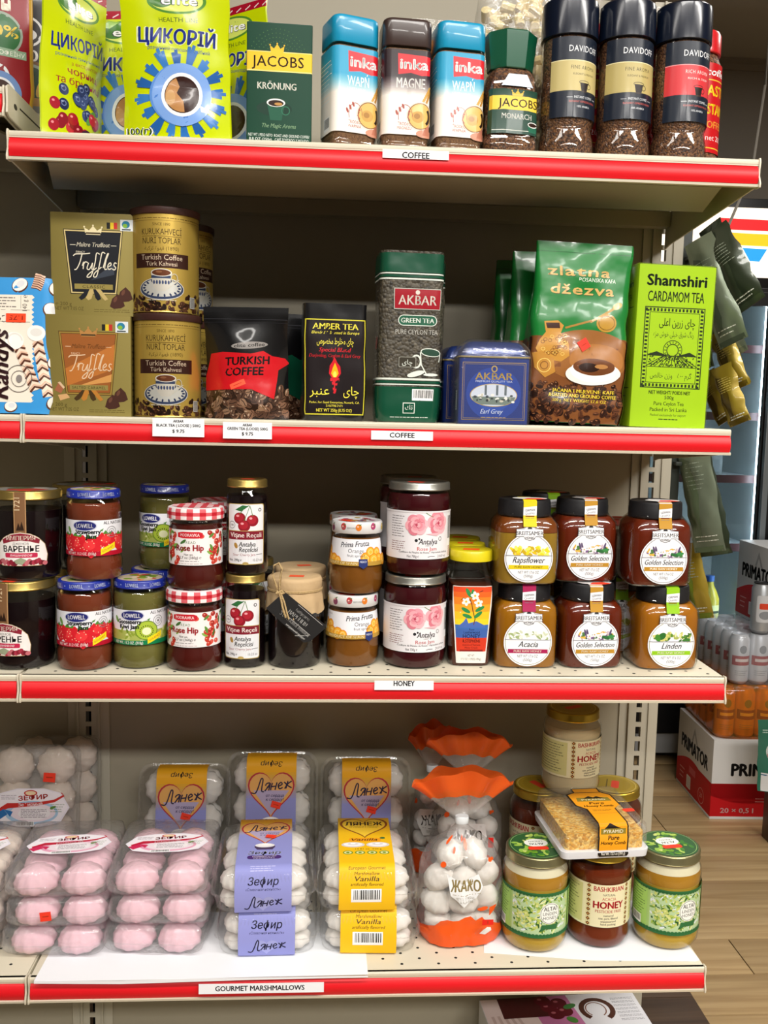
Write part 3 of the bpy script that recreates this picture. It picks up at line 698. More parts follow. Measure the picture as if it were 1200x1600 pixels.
tall_coffee('tall navy lidded coffee jar with red band at the right end of the shelf', 831, 54, 20, '#d23a40', ('RICH AROMA', 'RICH & DEEP'))

def red_jar(label, x, y, rz):
    t = thing('coffee_jar', label, 'jar', x, y, Z1, rz, 'slim red coffee jars behind the navy lidded jars')
    q = MB(); q.lathe([(0, 30), (3, 34), (30, 34), (34, 33), (150, 33), (162, 28), (166, 27)]); q.build('coffee_granules', GRAN, t)
    q = MB(); q.lathe([(165, 30), (166, 31), (190, 31), (194, 29)]); q.build('lid', mat('lid_red', '#c8141e', .3, coat=.4), t)
    s = Surf([(0, circ(34.4)), (160, circ(33.6))]); p = P(); p.r(-90, 34, 90, 150, '#c2141c'); p.l([(-90, 128), (90, 128)], 1.4, '#e9c23a'); p.t('coffee', 12, 134, 9, '#ffffff', w=42, b=.03, sh=.2)
    p.t("TASTE", 8, 108, 13, '#f4d21e', w=50, b=.03); p.t('INSTANT', 8, 84, 13, '#f4d21e', w=54, b=.03); p.t('COFFEE', 8, 66, 9, '#f0a13a', w=44, b=.02); p.t('net 200g', 14, 50, 7, '#f6dcd8', w=40); p.l([(-90, 40), (90, 40)], 1.4, '#e9c23a')
    mkprint(p, 'label', t, s, GLOSS, .3)
red_jar('red labelled coffee jar showing behind the right end navy lidded jar', 879, 128, 18)
red_jar('red coffee jar glimpsed between the left and middle navy lidded jars', 722, 126, -15)
red_jar('red coffee jar glimpsed between the middle and right navy lidded jars', 800, 128, 5)
t = thing('small_carton', 'small white carton behind the red coffee jar at the shelf end', 'carton', 918, 190, Z1)
carton(t, 16, 62, 30, mat('white_card', '#c9c6c0', .6), 'box'); q = MB(); q.box(-6, 6, -15.6, -15.2, 20, 50); q.build('label', WHITE, t, smooth=False)

def pasta_bag(label, x, y, z, H, W=112, rz=0, orange=False):
    t = thing('pasta_bag', label, 'bag', x, y, Z1, rz, 'clear pasta bags behind the coffee jars')
    R = brick_rings(W, 58, H, .86, 3, x, 22, 16); s = Surf(R)
    rd = random.Random(int(x)); q = MB()
    for i in range(120):
        c = Vector((rd.uniform(-.4, .4)*W, rd.uniform(-16, 12), rd.uniform(.08, .93)*H)); d = Vector((rd.gauss(0, 1), rd.gauss(0, .5), rd.gauss(0, 1))).normalized()*9
        q.tube([c-d, c+d], [6.5, 6.5], 9)
    stuff(q.build('pasta', mat('pasta_yellow', '#e3cf95', .6), t))
    q = MB(); q.loft(R); q.build('film', FILM2, t, ang=60)
    p = P()
    if orange: p.r(-W/2+4, H*.5, W/2-4, H*.86, '#e88a1a')
    else: p.t('cool and dry place', 0, H*.80, 5, '#8a7a2a', w=60); p.t('away from direct sunlight', 0, H*.75, 4, '#8a7a2a', w=66)
    mkprint(p, 'print', t, s, GLOSS, .5)
pasta_bag('clear pasta bag with tube shaped pasta behind the faceted green lid jar', 630, 150, 0, 252, 108)
pasta_bag('clear pasta bag top showing above the left navy lidded jar', 718, 205, 0, 258, 84)
pasta_bag('clear pasta bag top showing above the right navy lidded jar', 806, 205, 0, 255, 84, 8)
pasta_bag('clear bag with orange print between the brown and blue lidded jars', 522, 140, 0, 196, 78, 0, True)

# packets on the upper left shelf
def packet(label, x, y, rz, base, fn, W=88, H=210, D=44, seed=1):
    t = thing('coffee_packet', label, 'packet', x, y, 1253, rz)
    s = bag(t, brick_rings(W, D, H, .8, 1.2, seed), mat('packet_'+base[1:], base, .35, coat=.4, bump=.15, bscale=30), 'pack'); p = P(); fn(p, W, H); mkprint(p, 'print', t, s, GLOSS, .4)
def pk1(p, W, H):
    p.r(-W/2, 2, W/2, H, '#e8c81e'); p.r(W/2-14, 2, W/2+2, H, '#b01622'); p.e(10, 20, 18, 22, '#f3e8c0')
def pk2(p, W, H):
    p.r(-W/2, 2, W/2, H, '#8e1622'); p.r(W/2-6, 2, W/2, H, '#c59a34'); p.t('н', 10, 118, 16, '#f5efe0', b=.04); p.e(4, 90, 26, 26, '#9aa79a'); p.e(4, 90, 23, 23, '#2e6b3a'); p.t('10%', 4, 86, 14, '#e7c93a', w=40, b=.03); p.r(-24, 62, 34, 72, '#8fae92'); p.t('БЕЗ КОФЕЇНУ', 5, 64, 5, '#f2f2ea', w=54)
    p.ring(0, 36, 11, 14, 4, '#e6e9f0'); p.cup(2, 18, 18, '#6d8fc8', '#e6e9f0'); p.r(-30, 2, 34, 8, '#e9e6e0')
def pk3(p, W, H):
    p.r(-W/2, 2, W/2, H, '#1d1718'); p.e(0, 128, 20, 20, '#e8e6e2'); p.e(0, 128, 17, 17, '#2a2626'); p.e(2, 124, 10, 7, '#e8e6e2'); p.t('орр', 6, 90, 18, '#efece6', w=46, b=.02); p.e(6, 66, 28, 24, '#7b5a3a'); p.r(-W/2, 2, W/2, 58, '#a81c26'); p.e(6, 60, 20, 26, '#9aa79a'); p.e(6, 60, 17, 22, '#2f4a34'); p.e(16, 56, 5, 14, '#d9b65a', 14, -20)
    p.r(-20, 2, 28, 40, '#d8d5cf'); p.r(-16, 30, 22, 42, '#c0924f'); p.r(-14, 22, 22, 31, '#8a8a86'); p.t('Chicory', 4, 15, 5, '#2a2626', w=38); p.t('chicory', 4, 9, 5, '#2a2626', w=38); p.t('нето 100 г', 4, 3.4, 4, '#2a2626', w=34)
packet('yellow and red coffee packet cut off by the left photo edge, upper left shelf', -92, 24, 24, '#c8a51c', pk1, seed=2)
packet('dark red packet with green percent badge on the upper left shelf', -50, 96, 30, '#8e1622', pk2, seed=3)
packet('black and red chicory packet beside the berry pouch on the upper left shelf', -38, 196, 14, '#8e1622', pk3, W=104, seed=4)
# ------------------------------------------------------------------ Arabic letters joined by hand (isolated, final, initial, medial), written right to left
AR = {'ا': 'ﺍﺎﺍﺎ', 'چ': 'ﭺﭻﭼﭽ', 'ی': 'ﯼﯽﯾﯿ', 'ز': 'ﺯﺰﺯﺰ', 'ر': 'ﺭﺮﺭﺮ', 'ن': 'ﻥﻦﻧﻨ', 'ع': 'ﻉﻊﻋﻌ', 'ل': 'ﻝﻞﻟﻠ', 'م': 'ﻡﻢﻣﻤ', 'خ': 'ﺥﺦﺧﺨ', 'و': 'ﻭﻮﻭﻮ', 'ط': 'ﻁﻂﻃﻄ', 'ص': 'ﺹﺺﺻﺼ', 'ب': 'ﺏﺐﺑﺒ', 'گ': 'ﮒﮓﮔﮕ', 'ش': 'ﺵﺶﺷﺸ', 'ق': 'ﻕﻖﻗﻘ', 'ه': 'ﻩﻪﻫﻬ', 'ت': 'ﺕﺖﺗﺘ', 'ك': 'ﻙﻚﻛﻜ', 'ة': 'ﺓﺔﺓﺔ', 'ي': 'ﻱﻲﻳﻴ'}
def ar(s):
    out = ''
    for wd in s.split(' '):
        w = ''
        for i, c in enumerate(wd):
            if c not in AR: w += c; continue
            pj = i > 0 and wd[i-1] in AR and wd[i-1] not in 'ازروة'; nj = i < len(wd)-1 and wd[i+1] in AR and c not in 'ازروة'
            w += AR[c][(3 if nj else 1) if pj else (2 if nj else 0)]
        out += w+' '
    return out.strip()[::-1]
# ------------------------------------------------------------------ second shelf
def wafer(label, x, y, rz, seed):
    t = thing('wafer_bag', label, 'bag', x, y, Z2, rz, rx=-4)
    W, H, D = 156, 172, 44; s = bag(t, brick_rings(W, D, H, None, 2.2, seed, 22, 14), mat('wafer_blue', '#3f97d6', .35, coat=.4), 'bag')
    p = P(); h = W/2; p.r(-h-6, 0, h+6, H-1, '#3c97da')
    p.r(-h+2, 14, 36, 150, '#efe6d6')
    for i in range(22): p.g([(36, 14+i*6.2), (39, 17+i*6.2), (36, 20+i*6.2)], '#efe6d6')
    rd = random.Random(3)
    def coco(x, y, r, a):
        p.e(x, y, r, r*.8, '#5a3524', 18, a); p.e(x, y+1, r*.9, r*.68, '#f4f1ea', 18, a); p.e(x+1, y+2, r*.5, r*.35, '#dfe0e2', 14, a)
    def roll(x0, y0, x1, y1, w):
        n = 7; dx, dy = (x1-x0)/n, (y1-y0)/n; L = math.hypot(dx, dy); nx, ny = -dy/L, dx/L
        p.l([(x0, y0), (x1, y1)], w, '#f1dcc6')
        for i in range(n):
            cx, cy = x0+dx*i, y0+dy*i; k = w*(.5)
            p.l([(cx+nx*k, cy+ny*k), (cx+dx*.5, cy+dy*.5), (cx-nx*k, cy-ny*k)], 2.6, '#5d3527'); p.l([(cx+nx*k+dx*.3, cy+ny*k+dy*.3), (cx+dx*.8, cy+dy*.8), (cx-nx*k+dx*.3, cy-ny*k+dy*.3)], 2, '#e2b99f')
    roll(56, 22, 42, 96, 13); p.e(41, 102, 11, 10, '#f6f3ee'); p.e(41, 103, 7, 5, '#e3e0da')
    roll(42, 30, 18, 88, 14); p.e(14, 92, 12, 11, '#f6f3ee'); p.ring(15, 92, 9, 9, 2, '#e2ddd4', 18, 0, 220)
    roll(40, 158, 46, 176, 12)
    coco(66, 14, 12, 0); coco(84, 16, 9, 20); coco(62, 66, 9, 60); coco(62, 130, 14, -30); coco(66, 160, 12, 20); coco(20, 162, 11, 30); coco(-60, 160, 12, 0); coco(10, 8, 9, 0); coco(-40, 7, 12, 0); coco(80, 110, 9, 50)
    p.ring(20, 44, 17, 17, .8, '#6b6460', 26); p.ring(20, 44, 10, 10, .7, '#6b6460', 20); p.e(20, 44, 4, 5, '#8a8380', 12)
    p.t('Randys', 6, 62, 20, '#33191c', w=88, b=.03, sh=.25, rot=90)
    p.t('COCONUT', -8, 124, 9, '#3a2c2a', w=70, rot=180); p.l([(-60, 116), (34, 116)], .6, '#8a8078'); p.l([(-60, 131), (34, 131)], .6, '#8a8078'); p.t('140 g ℮', 30, 140, 6, '#4a423e', w=20, rot=90); p.lines(-30, 16, 133, 148, 4, '#6d655f', 1.2); p.l([(22, 133), (22, 149)], .5, '#8a8078')
    p.ops = p.ops[:1]+[([(a+16, b_) for a, b_ in o[0]], *o[1:]) for o in p.ops[1:]]
    mkprint(p, 'print', t, s, GLOSS, .4)
    sticker(t, s, 32, 121, 26, 11, 180, '1.75', off=1.2); return t
w1 = wafer('blue coconut wafer bag with orange price sticker at the left photo edge', -46, 66, -4, 2)
dup(w1, 'second blue coconut wafer bag peeking out behind the first wafer bag', -32, 126, Z2, 2, -4, skip=('price_sticker',))

def truffle(label, x, y, z, rz, rx, panel, words, ribbon):
    t = thing('truffle_box', label, 'box', x, y, z, rz, rx=rx)
    W, H, D = 106, 128, 34; s = carton(t, W, H, D, mat('gold_card', '#8d7d40', .4, .25), 'carton', .6); p = P()
    p.r(-53, .3, 53, H-.3, '#8f8143'); cx = 0
    dark = panel[0] == '#'
    f = lambda e: [(-34-e, 104+e), (34+e, 104+e), (26+e*.9, 30-e), (-26-e*.9, 30-e)]
    p.g(f(3.4), '#2a2414' if words == 'CLASSIC' else '#5f451c'); p.g(f(2.4), '#d9c486' if words == 'CLASSIC' else '#a98a3c'); p.g(f(.8), '#1a1712' if words == 'CLASSIC' else '#5f451c'); p.g(f(0), panel)
    if words == 'CLASSIC': p.g([(-20, 40), (26, 52), (26, 66), (-4, 44)], '#39404c')
    else: p.g([(-27, 38), (31, 60), (33, 92), (-29, 60)], '#c87a35'); p.g([(-26, 36), (28, 44), (29, 54), (-14, 38)], '#e0a058')
    crown(p, 0, 101, 20, 11, '#e9dcb0' if words == 'CLASSIC' else '#c08a4a'); p.r(-9, 102, 9, 104, '#4a3b22')
    ink = '#eee6cf' if words == 'CLASSIC' else '#f3d3ae'
    p.t('Maître Truffout', 0, 86, 5.4, ink if words == 'CLASSIC' else '#8a5426', w=42, sh=.3, b=.01); p.l([(-29, 88), (-22, 88)], .6, ink); p.l([(22, 88), (29, 88)], .6, ink); p.t('FANCY', -16, 78, 2.6, ink, w=11)
    tr = [((-25, 74), (-22, 76.5), (-12, 77), (-4, 78)), ((-14, 77), (-17, 66), (-21, 58), (-24, 57)), ((-14, 62), (-12, 67), (-13, 58)), ((-13, 63), (-10, 67), (-7, 66)), ((-6, 66), (-8, 59), (-5, 58), (-1, 66)), ((-1, 66), (-2, 58.5), (0, 58)),
          ((8, 77), (4, 78), (2, 66), (-3, 50), (-8, 48), (-6, 52), (4, 60)), ((15, 78), (11, 79), (8, 66), (4, 50), (0, 49), (2, 54), (10, 61)), ((12, 60), (17, 76), (19, 78), (16, 70), (14, 59), (17, 59)), ((17, 61), (22, 64), (21, 67), (18, 63), (19, 58.6), (23, 60)), ((29, 66), (27, 67), (25.6, 64), (28, 60.6), (26, 58), (23.6, 59.4))]
    for st in tr:
        pts = []
        for i in range(len(st)-1):
            a0, a1, a2, a3 = st[max(i-1, 0)], st[i], st[i+1], st[min(i+2, len(st)-1)]
            for k in range(5):
                q = k/5; pts.append(tuple(.5*((2*a1[j])+(-a0[j]+a2[j])*q+(2*a0[j]-5*a1[j]+4*a2[j]-a3[j])*q*q+(-a0[j]+3*a1[j]-3*a2[j]+a3[j])*q**3) for j in (0, 1)))
        pts.append(st[-1]); p.l(pts, 1.25, ink)
    p.r(-24, 33, 24, 39.5, '#9c8c4a'); p.t(words, 0, 34.4, 3.6, '#33290f', w=28 if words == 'CLASSIC' else 42, sp=1.2)
    for a, c in ((-10, ribbon[0]), (-4, ribbon[1]), (4, ribbon[0]), (10, ribbon[1])): p.g([(a*.55-3, 33), (a*.55+3, 33), (a*1.5+3, 21), (a*1.5-1, 19), (a*1.5-4, 22)], c)
    if words != 'CLASSIC': p.g([(-43, 32), (-38, 42), (-32, 34), (-35, 28)], '#b06a4a'); p.g([(-39, 42), (-36, 43), (-30, 36), (-32, 34)], '#e9c7a0'); p.g([(-39, 26), (-28, 28), (-24, 23), (-36, 19)], '#e3b27a')
    for x_, y_ in ((30, 17), (40, 26)): p.g([(x_-10, y_-5), (x_-7, y_+5), (x_, y_+11), (x_+6, y_+5), (x_+9, y_-4), (x_+4, y_-7), (x_-5, y_-8)], '#4b2a20'); p.e(x_-3, y_+4, 2, 4, '#6e4434', 10, -25)
    for i, c in enumerate(('#1a1a1a', '#e8c92c', '#c8322c')): p.r(17+i*4.4, 109, 21.4+i*4.4, 117, c)
    p.r(34, 107, 50, 121, '#e8eef0'); p.e(41, 115, 5, 4.6, '#2c84a8', 18); p.e(40, 113.5, 3, 2.6, '#8bbf3f', 12); p.r(36, 108, 47, 109.5, '#33424a')
    p.t('℮ 200 g', -38, 12, 4.2, '#574a1c', w=20); p.t('NET WT 7.05 OZ', -31, 6, 4.4, '#574a1c', w=36); p.lines(0, 46, 4, 9, 2, '#6a5c28', .7)
    mkprint(p, 'front_print', t, s, GOLDP)
    p = P(); p.lines(6, 26, 14, 112, 12, '#3a3420', 1.3); mkprint(p, 'side_print', t, Flat((53, -17, 0), (0, 1, 0), (0, 0, 1)), GOLDP)
truffle('olive gold truffle box with copper panel standing on the second shelf', 74, 66, Z2, 2, 0, '#a4602a', 'SALTED CARAMEL', ('#4a3416', '#c88434'))
truffle('olive gold truffle box with black panel, stacked on the copper panel box', 80, 74, Z2+128.4, 1, 0, '#15171f', 'CLASSIC', ('#1b1c24', '#c9b274'))

def tin_print(p):
    p.r(-134, 1, 134, 124, '#c1a24a'); p.lines(-120, 120, 116, 119, 1, '#6b5320', .9, 5); p.l([(-134, 114.5), (134, 114.5)], .4, '#7a6128')
    p.t('SINCE 1890', 0, 108, 3.6, '#5a4416', w=22); p.t('KURUKAHVECİ', 0, 97, 7.4, '#3d2b10', w=52, b=.008); p.l([(-26, 95), (26, 95)], .6, '#5a4416'); p.t('NURİ TOPLAR', 0, 86, 7.4, '#3d2b10', w=50, b=.008); p.t(ar('قهوة تركية')+' (1890)', 0, 78, 4.5, '#5a4416', w=44)
    p.r(-37, 56, 36, 74, '#3f2119'); p.t('Turkish Coffee', 0, 66, 6.4, '#e6cfb4', w=54, b=.006); p.t('Türk Kahvesi', 0, 58.6, 5.2, '#e6cfb4', w=40, b=.006)
    p.beans(-134, 1, 134, 14, 150, 5, 6.5); p.beans(-134, 10, -24, 24, 40, 6, 6); p.beans(26, 10, 134, 24, 40, 8, 6)
    p.e(0, 30, 29, 14, '#e9e7e0', 36); p.e(0, 30, 28, 13, '#3c4a6b', 36); p.e(0, 31, 25.5, 11, '#d9d9d2', 34)
    for i in range(18): a = 2*pi*i/18; p.e(24*cos(a)*.94, 31+10*sin(a)*.94, 2.2, 1.2, '#2f3d60', 8, 20*i)
    p.g([(-13, 50), (13, 50), (10, 32), (5, 27), (-5, 27), (-10, 32)], '#ded9cc'); p.r(-12.4, 43, 12.4, 46.5, '#3c4a6b'); 
    for i in range(6): p.e(-9+i*3.6, 38, 1.3, 2.6, '#44527a', 8)
    p.e(0, 50, 13, 5, '#efeadf'); p.e(0, 50, 11.6, 4, '#6e3d24'); p.e(-3, 51, 4, 1.4, '#9a6543', 10); p.ring(16, 44, 4, 5, 1.3, '#cfc4a6', 14); p.l([(8, 30), (22, 42)], 1.1, '#d8d4c4'); p.lines(-19, 20, 15, 17, 1, '#e6dcc0', 1)
    p.r(38, 8, 47, 22, '#e8e8e4'); [p.r(38.8, 9+i*1.6, 46.2, 9.8+i*1.6, '#333333') for i in range(8)]
def tin(label, x, y, z, rz):
    t = thing('coffee_tin', label, 'tin', x, y, z, rz, 'gold coffee tins')
    q = MB(); q.lathe([(0, 42.5), (1, 44), (3, 43), (124, 43), (125, 44)], 48); q.build('can', mat('tin_gold', '#b89a4c', .28, .8), t)
    q = MB(); q.lathe([(123, 44.6), (124, 45.2), (131, 45.2), (132, 44), (132, 40), (130, 39)], 48); q.build('plastic_lid', mat('lid_tin', '#3c211c', .4), t)
    s = Surf([(3, circ(43, 48)), (124, circ(43, 48))]); p = P(); tin_print(p); mkprint(p, 'print', t, s, METALP, .2); return t
tn = tin('lower gold coffee tin of the stack beside the truffle boxes', 170, 78, Z2, 6)
dup(tn, 'upper gold coffee tin stacked right under the top shelf', 167, 80, Z2+132.3, 3)
dup(tn, 'lower gold coffee tin in the shade behind the front tin stack', 174, 180, Z2, 30)
dup(tn, 'upper gold coffee tin in the shade behind the front tin stack', 173, 182, Z2+132.3, 40)

def black_pouch(label, x, y, rz, col, word, seed):
    t = thing('coffee_pouch', label, 'pouch', x, y, Z2, rz, 'black stand-up coffee pouches', rx=-2)
    W, H, D = 112, 144, 54; s = bag(t, pouch_rings(W, H, D, 1.8, seed), mat('black_film', '#0b0b0d', .25, coat=.8, bump=.25, bscale=25), 'pouch')
    p = P(); p.r(-58, 1, 62, 40, '#2a190f'); p.beans(-62, 2, 62, 40, 150, seed, 9, ('#4a3124', '#5d4030', '#7a5844', '#39241a', '#8a6a52'), '#b39a84')
    p.g([(-66, 36), (-48, 84), (-30, 86), (8, 84), (24, 88), (36, 82), (54, 80), (60, 74), (44, 64), (38, 26), (10, 38)], col)
    if word:
        p.t('TURKISH', 4, 70, 10, '#17090a', w=58, b=.04, rot=3, sh=.1); p.t('COFFEE', 0, 56, 10, '#17090a', w=50, b=.04, rot=3, sh=.1)
        p.e(6, 95, 24, 4.6, '#8f8a86', 20, 4); p.t('elite coffee', 6, 93, 4.6, '#1d1a1a', w=40, rot=4, b=.02)
    p.r(-58, 128, 58, 129, '#2c2c30'); p.r(-58, 124, 58, 124.6, '#222226')
    mkprint(p, 'print', t, s, FOILP, .4)
    if word: sticker(t, s, -8, 44, 20, 7, 24, None, '#ff5a3c', 1.3)
black_pouch('front black coffee pouch with big red flag and roasted beans', 275, 74, -6, '#c8101c', True, 3)
black_pouch('black coffee pouch with green flag, partly behind the red flag pouch', 304, 142, 12, '#0d4a34', False, 7)
black_pouch('rearmost black coffee pouch, mostly hidden behind the two front pouches', 272, 222, 4, '#0d3f30', False, 11)

def amber():
    t = thing('tea_pack', 'black vacuum tea brick with yellow bordered front and torch picture', 'tea pack', 388, 82, Z2, 5)
    W, D, H = 84, 52, 152; s = bag(t, brick_rings(W, D, H, None, 1.8, 21, 22, 9), mat('tea_black_film', '#0c0c0f', .28, coat=.7, bump=.3, bscale=25)); p = P()
    p.r(-40, 8, 40, 132, '#d8cf3c'); p.r(-38.6, 9.4, 38.6, 130.6, '#1d1618'); y = '#f0e24a'; r = '#d0202c'
    p.t('AMBER TEA', 0, 119, 7.6, y, w=60, b=.02); p.t('Blended & Scented in Europe', 0, 113, 3.6, y, w=62, sh=.2); p.t(ar('چای مخلوط مخصوص'), 0, 100, 8, y, w=48)
    p.t('Special Blend', 0, 90, 5.4, r, w=42, sh=.25, b=.02); p.t('Darjeeling, Ceylon & Earl Grey', 0, 83, 4.2, r, w=68, sh=.25, b=.01)
    p.g([(-8, 62), (-7, 72), (-3, 78), (-1, 84), (3, 76), (7, 71), (8, 62), (4, 56), (-4, 56)], r); p.g([(-5, 62), (-3, 69), (0, 76), (3, 69), (5, 62), (2, 57), (-2, 57)], '#f2b41e'); p.e(0, 61, 2.4, 4, '#fbe25a', 12)
    p.r(-6, 52, 6, 56, r); p.g([(-4, 52), (4, 52), (1.5, 36), (-1.5, 36)], r)
    p.t(ar('چای'), 22, 34, 11, y, w=20); p.t(ar('عنبر'), -20, 34, 11, y, w=26)
    p.t('Packed for: Sayid Enterprises, Newark, CA', 0, 23, 2.8, y, w=66); p.t('510/790-7171', 0, 18.4, 2.8, y, w=22); p.t('NET WT 250g (8.75 OZ)', 0, 12, 4, y, w=48, b=.015)
    mkprint(p, 'front_print', t, s, GLOSS, .5)
    q = MB(); q.prism([(-14, -10), (8, -12), (10, -1), (-12, 1)], 'z', H+.4, H+.9); q.build('price_sticker', mat('sticker_red', '#d8402c', .6), t, smooth=False)
amber()

LEAF = mat_grain('tea_leaves', ('#2c2820', '#4a4438', '#3a3429', '#5f584a', '#25211a'), 260, .6, .8, 1.0)
def green_tea(label, x, y, rz, full):
    t = thing('tea_bag_pack', label, 'tea pack', x, y, Z2, rz, 'tall green and clear loose tea packs')
    W, D, H = 84, 62, 222; R = brick_rings(W, D, H, None, 2.0, 31, 26, 12); R = [(z, [(q_[0]+2*z/H, *q_[1:]) for q_ in pts]) for z, pts in R]
    s = bag(t, R, LEAF); p = P(); g = '#0f4a34'; wt = '#dfe6dc'
    L = 150
    for a, b_, c in ((1, 47, g), (49, 50.5, wt), (51.5, 54.5, g), (55.5, 58, wt), (185, 187, wt), (188, 191, g), (192, 193.6, wt), (194.5, 219, g)): p.r(-L, a, L, b_, c)
    if full:
        p.r(-24, 147, 38, 174, '#b9bdb4'); p.r(-23, 148, 37, 173, '#9c1a28'); p.t('AKBAR', 7, 153, 12, '#d5cfc4', w=50, b=.01); p.e(7, 169, 3, 3, '#d5cfc4', 12)
        p.rr(-18, 126, 34, 140, 7, wt); p.rr(-17, 127, 33, 139, 6, '#1f5a42'); p.t('GREEN TEA', 8, 130, 6, wt, w=44, b=.02); p.t('PURE CEYLON TEA', 7, 115, 6, '#b9b8b0', w=56)
        p.e(27, 92, 14, 5.5, wt, 24, -6); p.e(27, 92, 12.6, 4.4, '#2d4a3c', 24, -6); p.l([(13, 92), (15, 76), (22, 64), (32, 62)], 1.6, wt); p.l([(40, 92), (39, 80)], 1.4, wt); p.ring(8, 80, 6, 8, 2.4, wt, 16); p.e(8, 64, 12, 3.4, wt, 18, 15); p.e(28, 63, 10, 2, wt, 14)
        p.rr(-16, 72, 8, 86, 2, '#8b8a80'); p.rr(-15, 73, 7, 85, 2, '#3b372e'); p.t(ar('چای'), -4, 76, 6, wt, w=14)
        p.bars(4, 29, 32, 44); p.r(-8, 12, 8, 26, wt); p.r(-7, 13, 7, 25, g); p.t(ar('تك'), 0, 17, 6, wt, w=10); p.lines(-26, 30, 5, 9, 1, wt, .8)
        p.lines(-66, -46, 70, 176, 14, '#9a978c', 1.2); p.e(-56, 104, 6, 9, '#a81c26', 16)
    mkprint(p, 'print', t, s, FOILP, .8, .05)
green_tea('tall green and clear loose tea pack with red logo panel, beside the blue tin', 486, 84, 4, True)
green_tea('second green tea pack in the dark right behind the tall green tea pack', 498, 158, 0, False)

def blue_tin(label, x, y, rz, wrap):
    t = thing('tea_tin', label, 'tin', x, y, Z2, rz, 'square blue tea tins')
    W = 93; D = 84; m = mat('tin_navy', '#1c2f66', .32, .3, .3)
    q = MB(); q.loft([(0, rrect(W, D, 6)), (88, rrect(W, D, 6))]); q.build('tin_body', m, t, ang=40)
    q = MB(); q.loft([(z, rrect(W*k, D*k, 8)) for z, k in ((87, 1.015), (89, 1.02), (90, 1.0), (91, .93), (98, .88), (104, .8), (107, .72), (108, .6), (106, .52))]); q.build('domed_lid', m, t, ang=50)
    q = MB(); q.loft([(86.4, rrect(W+2, D+2, 7)), (88.4, rrect(W+2, D+2, 7))]); q.build('gold_rim', mat('rim_gold', '#c9b682', .3, .8), t)
    s = Surf([(0, rrect(W, D, 6)), (88, rrect(W, D, 6))]); p = P(); g = '#b89c4e'
    p.r(-46, 2, 46, 85, '#1d3278'); p.e(0, 40, 36, 34, '#234094', 30); p.e(0, 40, 24, 24, '#2a4da6', 26)
    for x0, y0, x1, y1 in ((-41, 6, 41, 80),): p.l([(x0, y0), (x1, y0), (x1, y1), (x0, y1)], .8, g, True); p.l([(x0+2, y0+2), (x1-2, y0+2), (x1-2, y1-2), (x0+2, y1-2)], .4, g, True)
    p.t('AKBAR', 0, 58, 9, '#c9a94e', w=49, b=.015); p.e(0, 72, 4, 4.4, g, 16); p.e(0, 72, 2.6, 3, '#1d3278', 12); p.t('PREMIUM QUALITY TEA', 0, 54.6, 2.4, '#c8d0e6', w=48)
    p.e(0, 38, 31, 15, g, 36); p.e(0, 38, 30, 14.2, '#c9d2e2', 36); p.g([(-29, 36), (29, 36), (26, 30), (16, 25.6), (-16, 25.6), (-26, 30)], '#6f7f78'); rd = random.Random(8)
    for x_ in (-12, 3, 14): p.r(x_, 38, x_+3, 51, '#5f6a72')
    for i in range(26): p.e(rd.uniform(-26, 26), rd.uniform(29, 39), rd.uniform(1.2, 3), rd.uniform(1, 2.4), rd.choice(('#e6e6e2', '#39424a', '#8f9a8c', '#2c3437', '#c9c4b4')), 8)
    p.t('Earl Grey', -2, 14, 6, '#c9d4ea', w=30, sh=.35); p.lines(-16, 18, 8, 10, 1, g, .7)
    p.r(54, 18, 72, 44, '#b9c2cc'); p.lines(55, 71, 20, 42, 8, '#39424a', .9)
    p.r(-72, 18, -54, 44, '#b9c2cc'); p.lines(-71, -55, 20, 42, 8, '#39424a', .9)
    mkprint(p, 'print', t, s, GLOSS, .25)
    if wrap:
        q = MB(); q.loft(wrinkle([(z, rrect(W*k+5, D*k+5, 7, 4, 4)) for z, k in ((.4, 1), (30, 1.0), (60, 1.0), (88, 1.01), (98, .95), (105, .84), (110, .7))], 1.2, 20, 5)); q.build('plastic_wrap', FILM, t, ang=60)
blue_tin('square navy tea tin with oval picture wrapped in plastic, front of second shelf', 599, 76, -2, True)
blue_tin('second navy tea tin standing behind the wrapped navy tin', 586, 172, 4, False)

